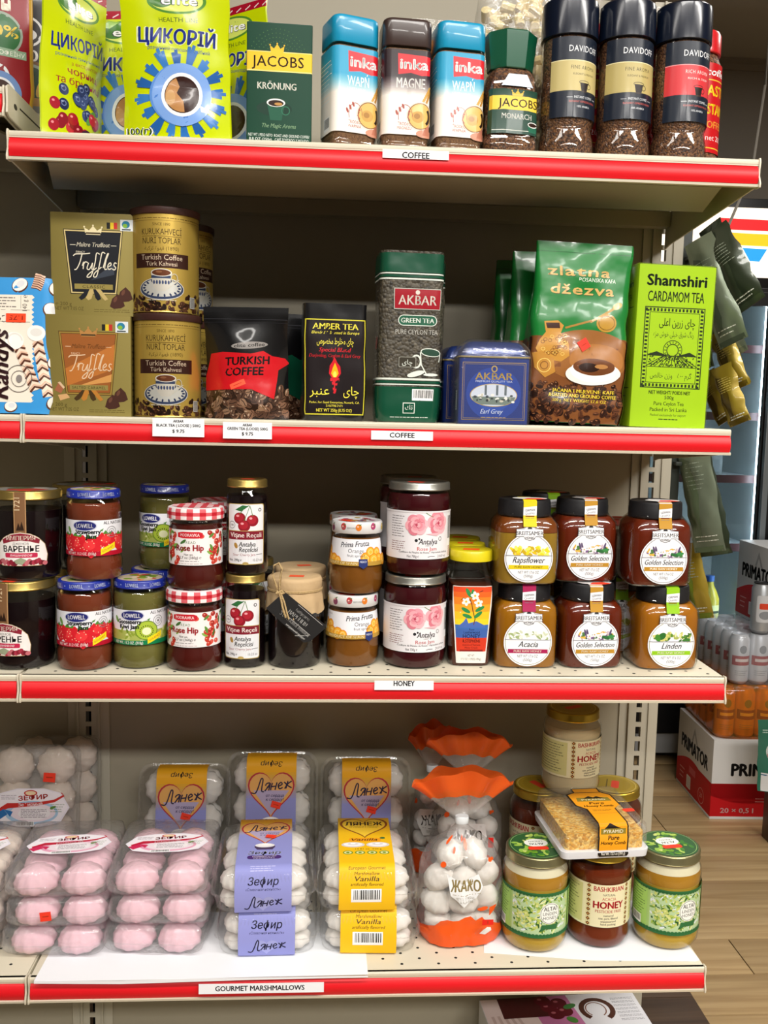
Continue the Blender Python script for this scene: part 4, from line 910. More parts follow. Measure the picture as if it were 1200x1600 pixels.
def zlatna(label, x, y, rz, full, ry=0):
    t = thing('coffee_bag', label, 'bag', x, y, Z2+2.2, rz, 'green and brown ground coffee bags', rx=-3, ry=ry)
    W, D, H = 128, 66, 238; R = brick_rings(W, D, H, .42, 3.4, 41 if full else 47, 30, 10); s = bag(t, R, mat('coffee_bag_green', '#0f6a2c', .25, coat=.8)); p = P(); h = W/2
    p.r(-150, 112, 150, H-1, '#14752f'); p.r(-150, 1, 150, 113, '#7b4a26'); p.e(10, 90, 60, 34, '#95602f', 30); p.e(24, 84, 36, 22, '#a97038', 26); p.beans(-150, 1, 150, 44, 320, 3, 8.5, ('#33190f', '#4a2818', '#5f3722', '#241009'), '#8a5a3c')
    p.beans(-h, 40, h, 52, 40, 9, 7)
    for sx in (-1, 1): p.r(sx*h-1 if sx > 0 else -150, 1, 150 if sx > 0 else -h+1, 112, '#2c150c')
    if full:
        for dx, c in ((.7, '#0a3d18'), (0, '#d6b065')):
            p.t('zlatna', -6+dx, 194-dx, 12, c, w=82, b=.03, sp=1.1); p.t('džezva', 0+dx, 170-dx, 13, c, w=86, b=.03, sp=1.1)
        p.t('BOSANSKA KAFA', 20, 187, 5, '#dfe9dc', w=50)
        p.l([(12, 134), (44, 154)], 3, '#b08a3e'); p.e(48, 157, 7, 4, '#c9a24e', 14, 30); p.l([(-20, 125), (14, 136)], 2.6, '#a57c34')
        p.g([(-48, 132), (-30, 134), (-22, 128), (-26, 118), (-14, 104), (-12, 88), (-22, 80), (-50, 82), (-58, 96), (-54, 108), (-46, 118)], '#c08a34'); p.g([(-46, 130), (-28, 131), (-27, 124), (-44, 123)], '#3a1c10'); rd = random.Random(2)
        for i in range(30): p.ring(rd.uniform(-52, -18), rd.uniform(84, 116), 2.4, 2, .7, rd.choice(('#e8c468', '#7a4a18')), 10)
        p.g([(-62, 90), (-58, 70), (-44, 58), (-30, 66), (-34, 84), (-50, 92)], '#b88232'); p.ring(-46, 74, 9, 9, 1, '#e8c468', 16); p.ring(-46, 74, 5, 5, 1, '#7a4a18', 12)
        p.e(34, 134, 14, 12, '#b5892e', 22); p.ring(34, 134, 11, 9, 1, '#7d5a16', 20)
        p.e(20, 66, 36, 15, '#f1ede4', 36, 2); p.e(20, 70, 30, 15, '#fbf8f2', 34); p.e(20, 75, 27, 11, '#6b3c1c', 32); p.e(14, 74, 14, 6, '#2a1208', 20); p.e(30, 76, 8, 3, '#b27d46', 14)
        y = '#f0d23a'; p.t('JAČANA I MLJEVENE KAFE', 8, 40, 4.6, y, w=86, b=.02); p.t('ROASTED AND GROUND COFFEE', 8, 33.6, 4.6, y, w=92, b=.02); p.t('500 g  NET WEIGHT 17.6 OZ', 4, 27.4, 4, y, w=72, b=.01)
    p.r(-h, H-14, h, H-13, '#0e5a24')
    mkprint(p, 'print', t, s, FOILP, 1.0, .07)
    if full: sticker(t, s, 6, 104, 14, 14, 35, None, '#ef3a2a', 2.2)
zlatna('front green and brown coffee bag with golden pot and coffee cup', 711, 82, -2, True, 2)
zlatna('green coffee bag directly behind the golden pot coffee bag', 702, 164, 3, False)
zlatna('rearmost green coffee bag, furthest left behind the golden pot bag', 694, 244, 2, False, 0)

def shamshiri():
    t = thing('tea_carton', 'tall lime green cardamom tea carton at the right end of second shelf', 'carton', 841, 112, Z2, 2, ry=1)
    W, H, D = 106, 216, 92; s = carton(t, W, H, D, mat('lime_card', '#9fc41e', .4), 'carton', 1); p = P(); k = '#23301a'
    p.r(-150, .5, 150, H-.5, '#a5cb1f'); p.t('Shamshiri', 0, 189, 14, k, w=82, b=.045); p.t('CARDAMOM TEA', 0, 168, 13.5, k, w=78, b=.012)
    for x0, y0, x1, y1 in ((-42, 53, 42, 161),):
        p.r(x0, y0, x1, y1, k); p.r(x0+1.4, y0+1.4, x1-1.4, y1-1.4, '#a5cb1f'); 
        n = 16
        for i in range(n): xx = x0+1.4+(x1-x0-2.8)*i/n; p.r(xx, y1-6, xx+2.7, y1-2, k); p.r(xx, y0+2, xx+2.7, y0+6, k)
        n = 21
        for i in range(n): yy = y0+1.4+(y1-y0-2.8)*i/n; p.r(x0+2, yy, x0+6, yy+2.6, k); p.r(x1-6, yy, x1-2, yy+2.6, k)
        p.r(x0+7, y0+7, x1-7, y1-7, k); p.r(x0+7.8, y0+7.8, x1-7.8, y1-7.8, '#a5cb1f')
    p.t(ar('چای زرین اعلی'), 4, 136, 10, k, w=50, b=.01); p.t(ar('رنگ شرق خیلی خوش مزه'), 0, 122, 7, k, w=56)
    p.r(-34, 81, 34, 81.8, k)
    p.ring(0, 104, 13, 13, 1, k, 28); p.ring(0, 104, 8, 8, 1.2, k, 20); 
    for i in range(16): a = 2*pi*i/16; p.l([(9*cos(a), 104+9*sin(a)), (12*cos(a), 104+12*sin(a))], 1, k)
    p.g([(-34, 98), (-22, 102), (-8, 97), (8, 97), (24, 102), (34, 97), (34, 96), (-34, 96)], k)
    for i in range(-6, 7): p.l([(i*2.2, 96), (i*6, 82)], .9, k)
    rd = random.Random(6)
    for i in range(90): p.e(rd.uniform(-33, 33), rd.uniform(82, 99), 1.4, .8, k, 6, rd.uniform(0, 180))
    p.t(ar('وزن خالص')+'   ۵۰۰ '+ar('گرم'), 0, 67, 6.5, k, w=58)
    p.t('NET WEIGHT/ POIDS NET', 0, 45, 4.6, k, w=58, b=.03); p.t('500g', 0, 38.4, 4.6, k, w=13, b=.02); p.t('Pure Ceylon Tea', 0, 30, 5, k, w=42, b=.01); p.t('Packed in Sri Lanka', 0, 22, 5, k, w=52, b=.01); p.t('Packed exclusively for export', 0, 15.4, 3.2, k, w=50); p.lines(-13, 15, 10, 12.4, 1, k, 1.2)
    for sx in (-1,):
        c = -99; p.t(ar('چای'), c, 150, 9, k, w=24); p.t(ar('زرین'), c, 134, 8, k, w=26); p.t(ar('اعلی'), c, 118, 8, k, w=26); p.r(c-34, 160, c+34, 161, k); p.r(c-34, 52, c+34, 53, k); p.e(c, 84, 16, 18, k, 20); p.e(c, 84, 13, 15, '#a5cb1f', 20); p.lines(c-24, c+26, 20, 44, 5, k, 1.4); p.t('CARDAMOM TEA', c, 170, 8, k, w=54); p.t('Shamshiri', c, 188, 9, k, w=56, b=.04)
    mkprint(p, 'print', t, s, PAPER)
    q = MB(); q.loft(wrinkle([(z, rrect(W+3, D+3, 2, 2, 5)) for z in (.3, 1, 20, 50, 90, 130, 170, 200, 217)], .5, 25, 3)); q.build('plastic_wrap', mat_film('box_wrap', '#fbfdf6', 1.0, .07, .5, 18, .02), t, ang=60)
shamshiri()
# ------------------------------------------------------------------ third shelf: jams and honey
def jelly(name, col, trans=.35, rough=.3, grain=0):
    """thick translucent jam or honey behind glass"""
    if name in MATS: return MATS[name]
    m = mat(name, col, rough, spec=.18, var=grain, vscale=70); nt = m.node_tree; b = nt.nodes['Principled BSDF']
    t = nt.nodes.new('ShaderNodeBsdfTranslucent'); t.inputs[0].default_value = lin(col)+(1,); mx = nt.nodes.new('ShaderNodeMixShader'); mx.inputs[0].default_value = trans
    nt.links.new(b.outputs[0], mx.inputs[1]); nt.links.new(t.outputs[0], mx.inputs[2]); nt.links.new(mx.outputs[0], nt.nodes['Material Output'].inputs[0]); return m
def round_jar(t, prof, fill, fz, lid, n=44):
    """glass shell, contents up to fz, lid profile"""
    q = MB(); ins = [(z+(1.2 if i == 0 else 0), max(r-1.6, .5)) for i, (z, r) in enumerate(prof) if z <= fz]
    q.lathe(ins, n); q.build('contents', fill, t)
    q = MB(); q.lathe(prof, n); q.build('glass', GLASS, t)
    q = MB(); q.lathe(lid[0], n); o = q.build('lid', lid[1], t, ang=40); return o
def lidp(r, z0, h, bead=True): return [(z0, r-.8), (z0+.4, r), (z0+1.6, r+.3), (z0+2.4, r-.2), (z0+h-2, r-.2), (z0+h-.6, r-.9), (z0+h, r-2.2), (z0+h, r-4), (z0+h-.8, r-5)]
def disc_surf(z): return Flat((0, 0, z), (1, 0, 0), (0, 1, 0))
DARKJAM = jelly('dark_jam', '#12060a', .1)
def dark_tumbler(label, x, y, z, rz):
    t = thing('jam_jar', label, 'jar', x, y, z, rz, 'dark berry jam jars with twist lids at the left')
    prof = [(0, 36), (3, 41), (14, 43.5), (22, 42), (60, 44.5), (90, 45), (98, 43), (103, 42)]
    o = round_jar(t, prof, DARKJAM, 96, (lidp(44, 104, 12), GOLD))
    p = P(); p.e(0, 0, 38, 38, '#8d8a84', 36); p.g([(-20, -28), (16, -30), (30, -8), (8, 6), (-22, -4)], '#b9433a'); p.e(-10, 10, 16, 12, '#5d6a4a', 18, 20); p.e(16, 14, 10, 12, '#c8c2b4', 16); mkprint(p, 'lid_print', t, disc_surf(115.2), GLOSS)
    s = Surf([(14, circ(43.8, 48)), (22, circ(42.6, 48)), (60, circ(44.6, 48)), (90, circ(45.1, 48)), (103, circ(44.6, 48)), (116, circ(44.6, 48))]); p = P()
    p.r(-7.5, 60, 7.5, 115, '#b58d62'); p.r(-6.3, 60, 6.3, 115, '#7d5a3c'); p.t('1721', 0, 100, 7, '#d9c4a0', w=16, rot=90); p.g([(-5, 66), (-2, 76), (0, 70), (2, 78), (5, 66)], '#2e1c12')
    sh = [(-34, 24), (-35, 34), (-31, 48), (-22, 57), (-12, 62), (0, 64), (12, 62), (22, 57), (31, 48), (35, 34), (34, 24), (26, 20), (-26, 20)]
    p.g(sh, '#b59a72'); p.g([(a*.975, 43+(b-43)*.965) for a, b in sh], '#efe9e6'); 
    p.g([(-24, 54), (-12, 60.6), (0, 62.6), (12, 60.6), (24, 54), (23, 48.5), (11, 52), (0, 53), (-11, 52), (-23, 48.5)], '#8c2436'); p.t('ИМПЕРИЯ', 0, 53.6, 5.4, '#f1e3d4', w=36, b=.015); p.t('ДЖЕМОВ', 0, 47.5, 3, '#4a4644', w=20)
    p.t('ВАРЕНЬЕ', 0, 38.5, 7.4, '#2b2326', w=46, b=.03); p.rr(-21, 31, 21, 37, 1.5, '#c32a50'); p.t('вишневое', 0, 32.6, 3.4, '#f6e2e6', w=28, sh=.2)
    rd = random.Random(3)
    for i in range(22): p.e(-31+i*2.95, 24.5+rd.uniform(-1.6, 2.4), 3.6, 3, rd.choice(('#8a2233', '#a83448', '#6e1826', '#c06a72')), 10, rd.uniform(0, 90))
    p.g([(-9, 27), (0, 31), (7, 28), (2, 22), (-6, 23)], '#9aa487')
    mkprint(p, 'label', t, s, PAPER, .5)
    p = P(); p.g([(-4, -40), (12, -41), (13, -31), (-3, -30)], '#e8452c'); mkprint(p, 'price_sticker', t, disc_surf(116.2), PAPER, .2); return t
dt = dark_tumbler('lower dark berry jam jar with gold lid at the left photo edge', -19, 56, Z3, -12)
dup(dt, 'upper dark berry jam jar with gold lid stacked at the left photo edge', -10, 60, Z3+116.6, 6)
dup(dt, 'dark jam jar in the shade behind the upper strawberry jam jar', 42, 150, Z3+116.6, 80)
dup(dt, 'lower dark jam jar hidden in the shade behind the lower strawberry jam jar', 40, 152, Z3, 60)

def jam(label, x, y, z, rz, kind):
    t = thing('jam_jar', label, 'jar', x, y, z, rz, 'jam jars with blue printed lids')
    prof = [(0, 30), (2, 33.5), (8, 35.8), (24, 36.2), (29, 34.6), (33, 34.2), (78, 34.2), (82, 34.8), (92, 35.6), (100, 34.4), (105, 31.5), (108, 30.5)]
    straw = kind == 's'
    round_jar(t, prof, jelly('strawberry_jam', '#7c3923', .1, grain=.1) if straw else jelly('kiwi_jam', '#736d38', .1, grain=.15), 103, (lidp(33.6, 106, 11), mat('lid_ultramarine', '#1d2f96', .3, coat=.3)))
    s = Surf([(107, circ(33.7, 44)), (117, circ(33.6, 44))]); p = P()
    for i in range(7):
        u = -98+i*32; p.t('LOWELL', u, 109.4, 4.6, '#c8d2ee', w=17, b=.03); p.e(u+16, 111.6, 1, 1, '#8ea0dc', 8)
    mkprint(p, 'lid_lettering', t, s, GLOSS, .2)
    p = P(); p.e(0, 0, 29, 29, '#c9b9a0', 34); rd = random.Random(4)
    for i in range(26): a = rd.uniform(0, 6.28); r = rd.uniform(2, 23); p.e(r*cos(a), r*sin(a), 6, 4.5, rd.choice(('#d8341f', '#e0702a', '#7f9a34', '#e9d9b8', '#c22a3a', '#efe9e0', '#5c7f2c')), 12, rd.uniform(0, 180))
    mkprint(p, 'lid_picture', t, disc_surf(116.4), GLOSS, .2)
    s = Surf([(33, circ(34.5, 44)), (78, circ(34.5, 44))]); p = P(); p.r(-80, 33, 80, 79, '#e9eaf0')
    base = '#b5122c' if straw else '#0f7a4a'
    rd = random.Random(9)
    if straw:
        for cx, cy, r in ((-12, 47, 14), (6, 44, 15), (27, 51, 13), (-28, 49, 13), (48, 48, 14), (-50, 48, 14), (66, 50, 13), (-68, 48, 13)):
            p.g([(cx-r, cy+r*.5), (cx-r*.6, cy+r*.95), (cx, cy+r*.8), (cx+r*.6, cy+r*.95), (cx+r, cy+r*.5), (cx+r*.8, cy-r*.3), (cx, cy-r*.95), (cx-r*.8, cy-r*.3)], '#d3202c'); p.e(cx-2, cy+3, r*.5, r*.4, '#e5383c', 14)
            for i in range(12): p.e(cx+rd.uniform(-.7, .7)*r, cy+rd.uniform(-.5, .7)*r, .6, .8, '#f6c9a6', 6)
            p.g([(cx-r*.5, cy+r*.8), (cx-r*.2, cy+r*1.15), (cx+.1*r, cy+r*.85), (cx+r*.5, cy+r*1.1), (cx+r*.4, cy+r*.75)], '#4f8a34')
        p.t('Strawberry', 2, 61.5, 5.6, '#26262b', w=32, b=.05); p.t('Jam', 6, 55.6, 5.6, '#26262b', w=13, b=.05)
    else:
        p.r(-80, 33, 80, 52, '#a9b45a'); 
        for i in range(60): p.e(rd.uniform(-80, 80), rd.uniform(38, 54), 4, 1.6, rd.choice(('#8fa23a', '#c2cc7a', '#6e8a2e', '#d8dca0')), 8, rd.uniform(0, 180))
        p.e(17, 52, 15, 13, '#6e8a2a', 28); p.e(17, 52, 13.6, 11.6, '#a9c23e', 28); p.e(17, 51, 6, 5, '#e8ecc0', 18); 
        for i in range(18): a = 2*pi*i/18; p.e(17+8.5*cos(a), 51+7.2*sin(a), .7, 1.1, '#2c3315', 6)
        for cx in (-44, 56, -64): p.e(cx, 48, 11, 10, '#8ea93a', 20); p.e(cx, 48, 4, 4, '#e2e8b4', 12)
        p.t('Gooseberry', -6, 61, 5.6, '#26262b', w=32, b=.05); p.t('Kiwi Jam', -6, 54.6, 5.6, '#26262b', w=26, b=.05)
    p.r(-80, 33, 80, 39, base); p.t('NET WT. 11.2 OZ. (318g)', -8, 34.2, 3.6, '#f0e8e4', w=40, b=.02)
    p.g([(18, 34), (38, 42), (38, 50), (18, 42)], '#f0d81e'); p.t('GOURMET', 28, 40.5, 2.6, '#b3322a', w=17, rot=22)
    p.e(-2, 72, 16, 7, '#c8cce0', 30); p.e(-2, 72, 14.6, 6, '#23286e', 30); p.t('LOWELL', -2, 69.4, 5.2, '#f2f2f8', w=22, b=.03); p.g([(17, 66), (22, 68.5), (20, 64.6)], '#4f8a34'); p.e(-25, 66, 2.5, 5, '#6f9a4c', 10, 30)
    p.t('ALL NATURAL', 38, 73.4, 4, '#3a3a3e', w=32, b=.02); p.ring(33, 63.5, 7, 7, .7, '#7c7c80', 22); p.ring(33, 63.5, 4, 4, .6, '#7c7c80', 16); p.e(33, 63.5, 1.6, 1.6, '#7c7c80', 8)
    p.lines(-76, -44, 58, 76, 7, '#8a8a90', .8)
    mkprint(p, 'label', t, s, PAPER, .35); return t
js = jam('lower strawberry jam jar with blue lid, beside the dark berry jars', 66, 46, Z3, 0, 's')
dup(js, 'upper strawberry jam jar with blue lid stacked on the lower row', 78, 52, Z3+117.6, -3)
jk = jam('pale green kiwi jam jar with blue picture lid in the lower row', 136, 58, Z3, -4, 'k')
dup(jk, 'kiwi jam jar in the shade on top behind the checked lid jars', 155, 138, Z3+117.6, -22)
dup(jk, 'lower kiwi jam jar behind the front kiwi jar, only its lid showing', 142, 136, Z3, 20)

GING = mat('gingham_white', '#e8dcdc', .5)
def rosehip(label, x, y, z, rz):
    t = thing('jam_jar', label, 'jar', x, y, z, rz, 'rose hip spread jars with checked lids')
    prof = [(0, 31), (2, 35), (8, 37.6), (20, 37.2), (28, 35), (34, 34.2), (80, 34.2), (84, 33.4), (86, 34.4), (89, 34.4), (91, 33)]
    round_jar(t, prof, jelly('rosehip_jam', '#501610', .12, grain=.1), 88, ([(91, 35.4), (92, 36.6), (103, 36.6), (106, 35.6), (107, 33), (107, 31), (106.4, 30)], GING))
    s = Surf([(92, circ(36.8, 44)), (103, circ(36.8, 44)), (106, circ(35.8, 44)), (107, circ(33.4, 44))]); p = P(); L = s.u[-1]
    n = 28; w = 2*L/n; c2 = ('#f0e6e6', '#d9626a', '#c01c2c')
    for i in range(n):
        for j in range(3): p.r(-L+i*w, 92+j*4.6, -L+i*w+w, min(106.9, 92+j*4.6+4.6), c2[(i % 2)+(j % 2)])
    mkprint(p, 'lid_check_side', t, s, PAPER, .2)
    p = P()
    for i in range(-4, 4):
        for j in range(-4, 4):
            if math.hypot(i+.5, j+.5) < 4.0: p.r(i*7.6, j*7.6, i*7.6+7.6, j*7.6+7.6, c2[(i % 2)+(j % 2)])
    mkprint(p, 'lid_check_top', t, disc_surf(107), PAPER, .25)
    s = Surf([(34, circ(34.5, 44)), (80, circ(34.5, 44))]); p = P(); p.r(-74, 33, 74, 79, '#ece8e8'); rd = random.Random(5)
    for cx in (-30, 32, -62, 62):
        for i in range(26):
            x_ = cx+rd.gauss(0, 6 if abs(cx) < 40 else 10); y_ = rd.uniform(35, 77)
            if rd.random() < .28: p.e(x_, y_, 5, 1.8, rd.choice(('#5d8a3c', '#7fae4e', '#3f6a2c')), 10, rd.uniform(0, 180))
            else: p.e(x_, y_, 4.2, 3.2, rd.choice(('#c23a2c', '#d8584a', '#a82c24')), 12, rd.uniform(0, 180)); p.e(x_-1, y_+1, 1.3, .8, '#f0a090', 6)
    p.g([(-21, 75), (-14, 76.5), (7, 76.5), (12, 75), (12, 69.5), (7, 68), (-14, 68), (-21, 69.5)], '#c8202e'); p.t('PODRAVKA', -4.5, 70.4, 3.8, '#f6e4e4', w=25, b=.02)
    p.t('SPREAD', -6, 61, 3.4, '#4f7a4a', w=18, sp=1.2); p.t('Rose Hip', -5, 52, 7.6, '#a32a30', w=36, b=.04); p.t('Net wt.', -6, 45.6, 2.8, '#4a4444', w=12, b=.02); p.t('12.7 oz (360g) ℮', -5, 41.4, 3.4, '#4a4444', w=30, b=.02); p.lines(-18, 8, 37, 39.6, 1, '#8a8484', .8)
    p.lines(-20, 14, 34, 36, 1, '#c8bcbc', 1.2, 4)
    mkprint(p, 'label', t, s, PAPER, .35); return t
rh = rosehip('lower rose hip spread jar with red checked lid', 209, 47, Z3, -6)
dup(rh, 'upper rose hip spread jar with red checked lid', 211, 48, Z3+107.6, 2)
dup(rh, 'rose hip spread jar with checked lid in the shade behind the upper one', 229, 135, Z3+107.6, 20)
dup(rh, 'lower rose hip spread jar hidden behind the front checked lid stack', 216, 128, Z3, 10)

def cherry(label, x, y, z, rz):
    t = thing('jam_jar', label, 'jar', x, y, z, rz, 'slim sour cherry jam jars with gold lids')
    prof = [(0, 24), (2, 27), (6, 28), (96, 28), (104, 27), (110, 24.6), (114, 24)]
    round_jar(t, prof, DARKJAM, 108, (lidp(26.4, 114, 11), GOLD), 40)
    s = Surf([(10, circ(28.3, 40)), (98, circ(28.3, 40))]); p = P(); p.rr(-26, 14, 26, 94, 3, '#b39a5a'); p.rr(-25, 15, 25, 93, 3, '#e6e6ea')
    for cx, cy in ((-8, 75), (9, 72), (-2, 65)): p.e(cx, cy, 8, 7.6, '#8c1626', 22); p.e(cx-1, cy+1, 6, 5.4, '#a8202f', 18); p.e(cx-2.5, cy+3, 2.2, 1.5, '#e79aa0', 10)
    p.l([(-8, 80), (-2, 88), (4, 92)], .8, '#4f7a34'); p.l([(9, 78), (7, 86), (5, 92)], .8, '#4f7a34'); p.l([(-2, 72), (2, 82), (5, 91)], .7, '#4f7a34'); p.g([(4, 91), (-4, 92), (-14, 86), (-6, 84)], '#2f6a3c')
    p.ring(-19, 66, 4.6, 4.6, .6, '#5a5658', 16); p.t('186', -19, 64.8, 2.6, '#3a3638', w=5); p.e(19, 86, 2.4, 2.4, '#3a3638', 12); p.e(19, 86, 1.4, 1.4, '#e6e6ea', 10)
    p.r(-25, 47, 25, 58, '#7d1a2b'); p.t('Vişne Reçeli', 0, 50, 6, '#efe0dc', w=43, b=.025); p.r(-25, 58, 25, 58.8, '#b39a5a')
    for i in range(24): p.r(-24+i*2, 17, -23.6+i*2, 46, '#cfcfd4')
    p.t('Antalya', 2, 38, 6, '#2a2628', w=22, b=.02, sh=.2); p.t('Reçelcisi', 4, 31, 6, '#2a2628', w=25, b=.02, sh=.2); p.e(-13, 39, 2.4, 4, '#a8803a', 12, 20); p.t('Sour Cherry Jam', -2, 25.6, 3, '#8c1626', w=30); p.t('Net. 290g ℮', -14, 18.5, 3.2, '#2a2628', w=18, b=.02); p.t('10.23 oz', 16, 18.5, 3.2, '#2a2628', w=13); p.l([(14, 27), (23, 27.6)], .7, '#2a2628'); p.e(0, 15.6, 4, 2, '#b39a5a', 14)
    mkprint(p, 'label', t, s, PAPER, .35)
    p = P(); p.g([(-6, -20), (8, -21), (12, -12), (2, -8), (-8, -13)], '#ef4a2e'); mkprint(p, 'price_sticker', t, disc_surf(125.2), PAPER, .25); return t
ch = cherry('lower slim sour cherry jam jar with gold lid', 275, 56, Z3, -6)
dup(ch, 'upper slim sour cherry jam jar with gold lid, topmost in the jam row', 277, 57, Z3+125.8, 1)
dup(ch, 'slim gold lidded jar in the shade behind the twine tied kraft jar', 279, 185, Z3, 10)

KRAFT = mat('kraft_paper', '#c2a57c', .75, bump=.6, bscale=70, var=.08, vscale=50)
TWINE = mat('jute_twine', '#b59a6c', .9, bump=.6, bscale=400)
def kraft_jar(label, x, y, z, rz, tagd):
    t = thing('jam_jar', label, 'jar', x, y, z, rz, 'jars with kraft paper tops')
    prof = [(0, 30), (2, 34), (6, 36), (88, 36), (100, 34), (106, 32)]
    round_jar(t, prof, DARKJAM, 98, (lidp(34, 106, 12), SILVER))
    rd = random.Random(3); R = []
    for z_, r in ((72, 38.5), (84, 38), (96, 37.4), (103, 35.6), (106, 36), (116, 37), (120, 35.5), (121, 32)):
        am = .4+max(0, (100-z_)*.07)
        R.append((z_, [(r*sin(a)+am*sin(9*a+z_*.02)*sin(a), -r*cos(a)-am*sin(9*a+z_*.02)*cos(a), z_-(4*sin(3*a+1)+4*sin(7*a) if z_ == 72 else 0)) for a in [-pi+2*pi*i/56 for i in range(57)]]))
    q = MB(); q.loft(R, False, True); q.build('kraft_cover', KRAFT, t, ang=60)
    q = MB()
    for dz in (0, 1.6): q.tube([(36.6*cos(a), 36.6*sin(a), 103+dz) for a in [2*pi*i/40 for i in range(41)]], .9, 5)
    q.build('twine_band', TWINE, t)
    p = P(); p.g([(-8, -14), (12, -15), (13, -3), (-6, -1)], '#f25a36'); mkprint(p, 'price_sticker', t, disc_surf(121), PAPER, .3)
    if tagd:
        q = MB(); q.tube([(-20, -36, 104), (-24, -38, 116), (-28, -37, 128), (-26, -36, 140), (-20, -36, 143), (-16, -37, 136), (-18, -38, 122), (-19, -39, 106), (-16, -41, 94), (-14, -42, 84), (-10, -42, 72)], 1.5, 6); q.tube([(-22, -38, 106), (-16, -40, 103), (-10, -39, 105), (-15, -40, 107), (-23, -39, 103)], 1.8, 6); q.tube([(-17, -40, 104), (-12, -42, 92), (-9, -43, 80), (-6, -43, 70)], 1.2, 6); q.build('twine_bow', TWINE, t)
        q = MB(); e = [(-36, 84), (-12, 106), (42, 62), (40, 56), (22, 40), (14, 38)]; q.prism(e, 'y', -40.6, -40); q.build('black_tag', mat('tag_black', '#18181a', .5), t, smooth=False)
        p = P(); f = '#d8d6d2'; p.t('Бабусине', 11, 74, 4, f, w=22, rot=-40, b=.01); p.t('ВАРЕННЯ', 4, 69, 5, f, w=30, rot=-40, b=.02); p.t('З СОСНОВОЇ ШИШКИ', 0, 61, 4.4, f, w=48, rot=-40, b=.01); p.l([(-16, 81), (22, 48)], .4, f); p.l([(6, 89), (38, 62)], .4, f); p.lines(2, 20, 46, 49, 1, f, .5); p.t('натуральний продукт', 2, 52, 2.4, f, w=32, rot=-40)
        mkprint(p, 'tag_lettering', t, FRONT(-40.6), PAPER, .15)
kraft_jar('dark jar with kraft paper top, twine bow and black tag', 341, 62, Z3, 0, True)
kraft_jar('second kraft paper topped jar standing behind the black tagged one', 346, 146, Z3, 20, False)

def orange_jar(label, x, y, z, rz):
    t = thing('jam_jar', label, 'jar', x, y, z, rz, 'orange fruit spread jars with white printed lids')
    prof = [(0, 28), (2, 33), (10, 36.6), (24, 37), (44, 35.6), (76, 32), (80, 31), (83, 30.4)]
    round_jar(t, prof, jelly('orange_spread', '#84501a', .15, grain=.15), 78, ([(82, 33.4), (83, 34.2), (95, 34.2), (97.5, 33), (98, 31), (97.4, 29.6)], mat('lid_white', '#d9d8d8', .35, coat=.2)))
    s = Surf([(83, circ(34.3, 44)), (95, circ(34.3, 44)), (97.5, circ(33.2, 44))]); p = P(); rd = random.Random(6)
    cols = ('#b8323a', '#d87a2a', '#a83a6a', '#c8b04a', '#7a3a5a')
    for i in range(10): u = -100+i*21; p.e(u, 90+rd.uniform(-1, 3), 4, 4.6, cols[i % 5], 16); p.e(u-1, 92, 1.3, 1, '#f0c8b8', 8); p.g([(u, 94.4), (u+4, 95.4), (u+2, 93)], '#4f7a3c')
    p.t('BEST BEFORE', 12, 89, 2, '#8a8a8a', w=20)
    mkprint(p, 'lid_pattern', t, s, GLOSS, .15)
    p = P()
    for i in range(16): a = rd.uniform(0, 6.28); r = rd.uniform(4, 24); p.e(r*cos(a), r*sin(a), 4.4, 4, cols[i % 5], 14)
    p.g([(-14, -24), (8, -27), (11, -17), (-12, -14)], '#e8331f'); mkprint(p, 'lid_top_pattern', t, disc_surf(97.6), GLOSS, .2)
    R = [(36, circ(36.4, 48)), (44, circ(35.9, 48)), (76, circ(32.4, 48))]; s = Surf(R, 1); p = P()
    pts = [(-70, 45), (-40, 45), (-30, 42), (40, 42), (60, 45), (70, 45), (70, 75), (-70, 75)]; p.g(pts, '#e9e9ee')
    for u0 in (-18, 64):
        for cx, cy, r in ((-26, 50, 8), (-19, 58, 7), (-8, 57, 7), (-4, 48, 8), (-14, 48, 8), (7, 47, 8), (15, 46, 6)): p.e(u0+cx, cy, r, r, '#e08a1c', 22); p.e(u0+cx, cy, r*.8, r*.8, '#f2b23a', 20); p.ring(u0+cx, cy, r*.45, r*.45, .7, '#f8dc96', 12)
    p.r(-60, 40, 66, 45.5, '#b58e3a'); p.t('PRODUCT OF SPAIN', 0, 41.4, 3.2, '#f0e2b4', w=52, b=.02); 
    p.t('Prima Frutta', 22, 65, 7, '#2a2c3a', w=42, sh=.3, b=.012, rot=4); p.t('Orange', 24, 57, 5.4, '#4a4a52', w=22); p.t('fruit spread', 24, 51.6, 3.6, '#4a4a52', w=24); p.g([(28, 49), (40, 49), (40, 40), (34, 36), (28, 40)], '#28356e'); p.t('MERCY', 34, 44, 2.6, '#e0e4f0', w=9)
    p.t('No Fat', -28, 70, 2.6, '#4a4a52', w=8); p.bars(-52, 48, -38, 72)
    mkprint(p, 'label', t, s, PAPER, .4); return t
oj = orange_jar('lower orange spread jar with white fruit patterned lid', 420, 70, Z3, -18)
dup(oj, 'upper orange spread jar with white fruit patterned lid', 424, 72, Z3+98.6, -42)
dup(oj, 'orange spread jar with dotted lid in the shade behind the upper one', 421, 149, Z3+98.6, 60)
dup(oj, 'lower orange spread jar hidden behind the front orange spread stack', 421, 149, Z3, 30)

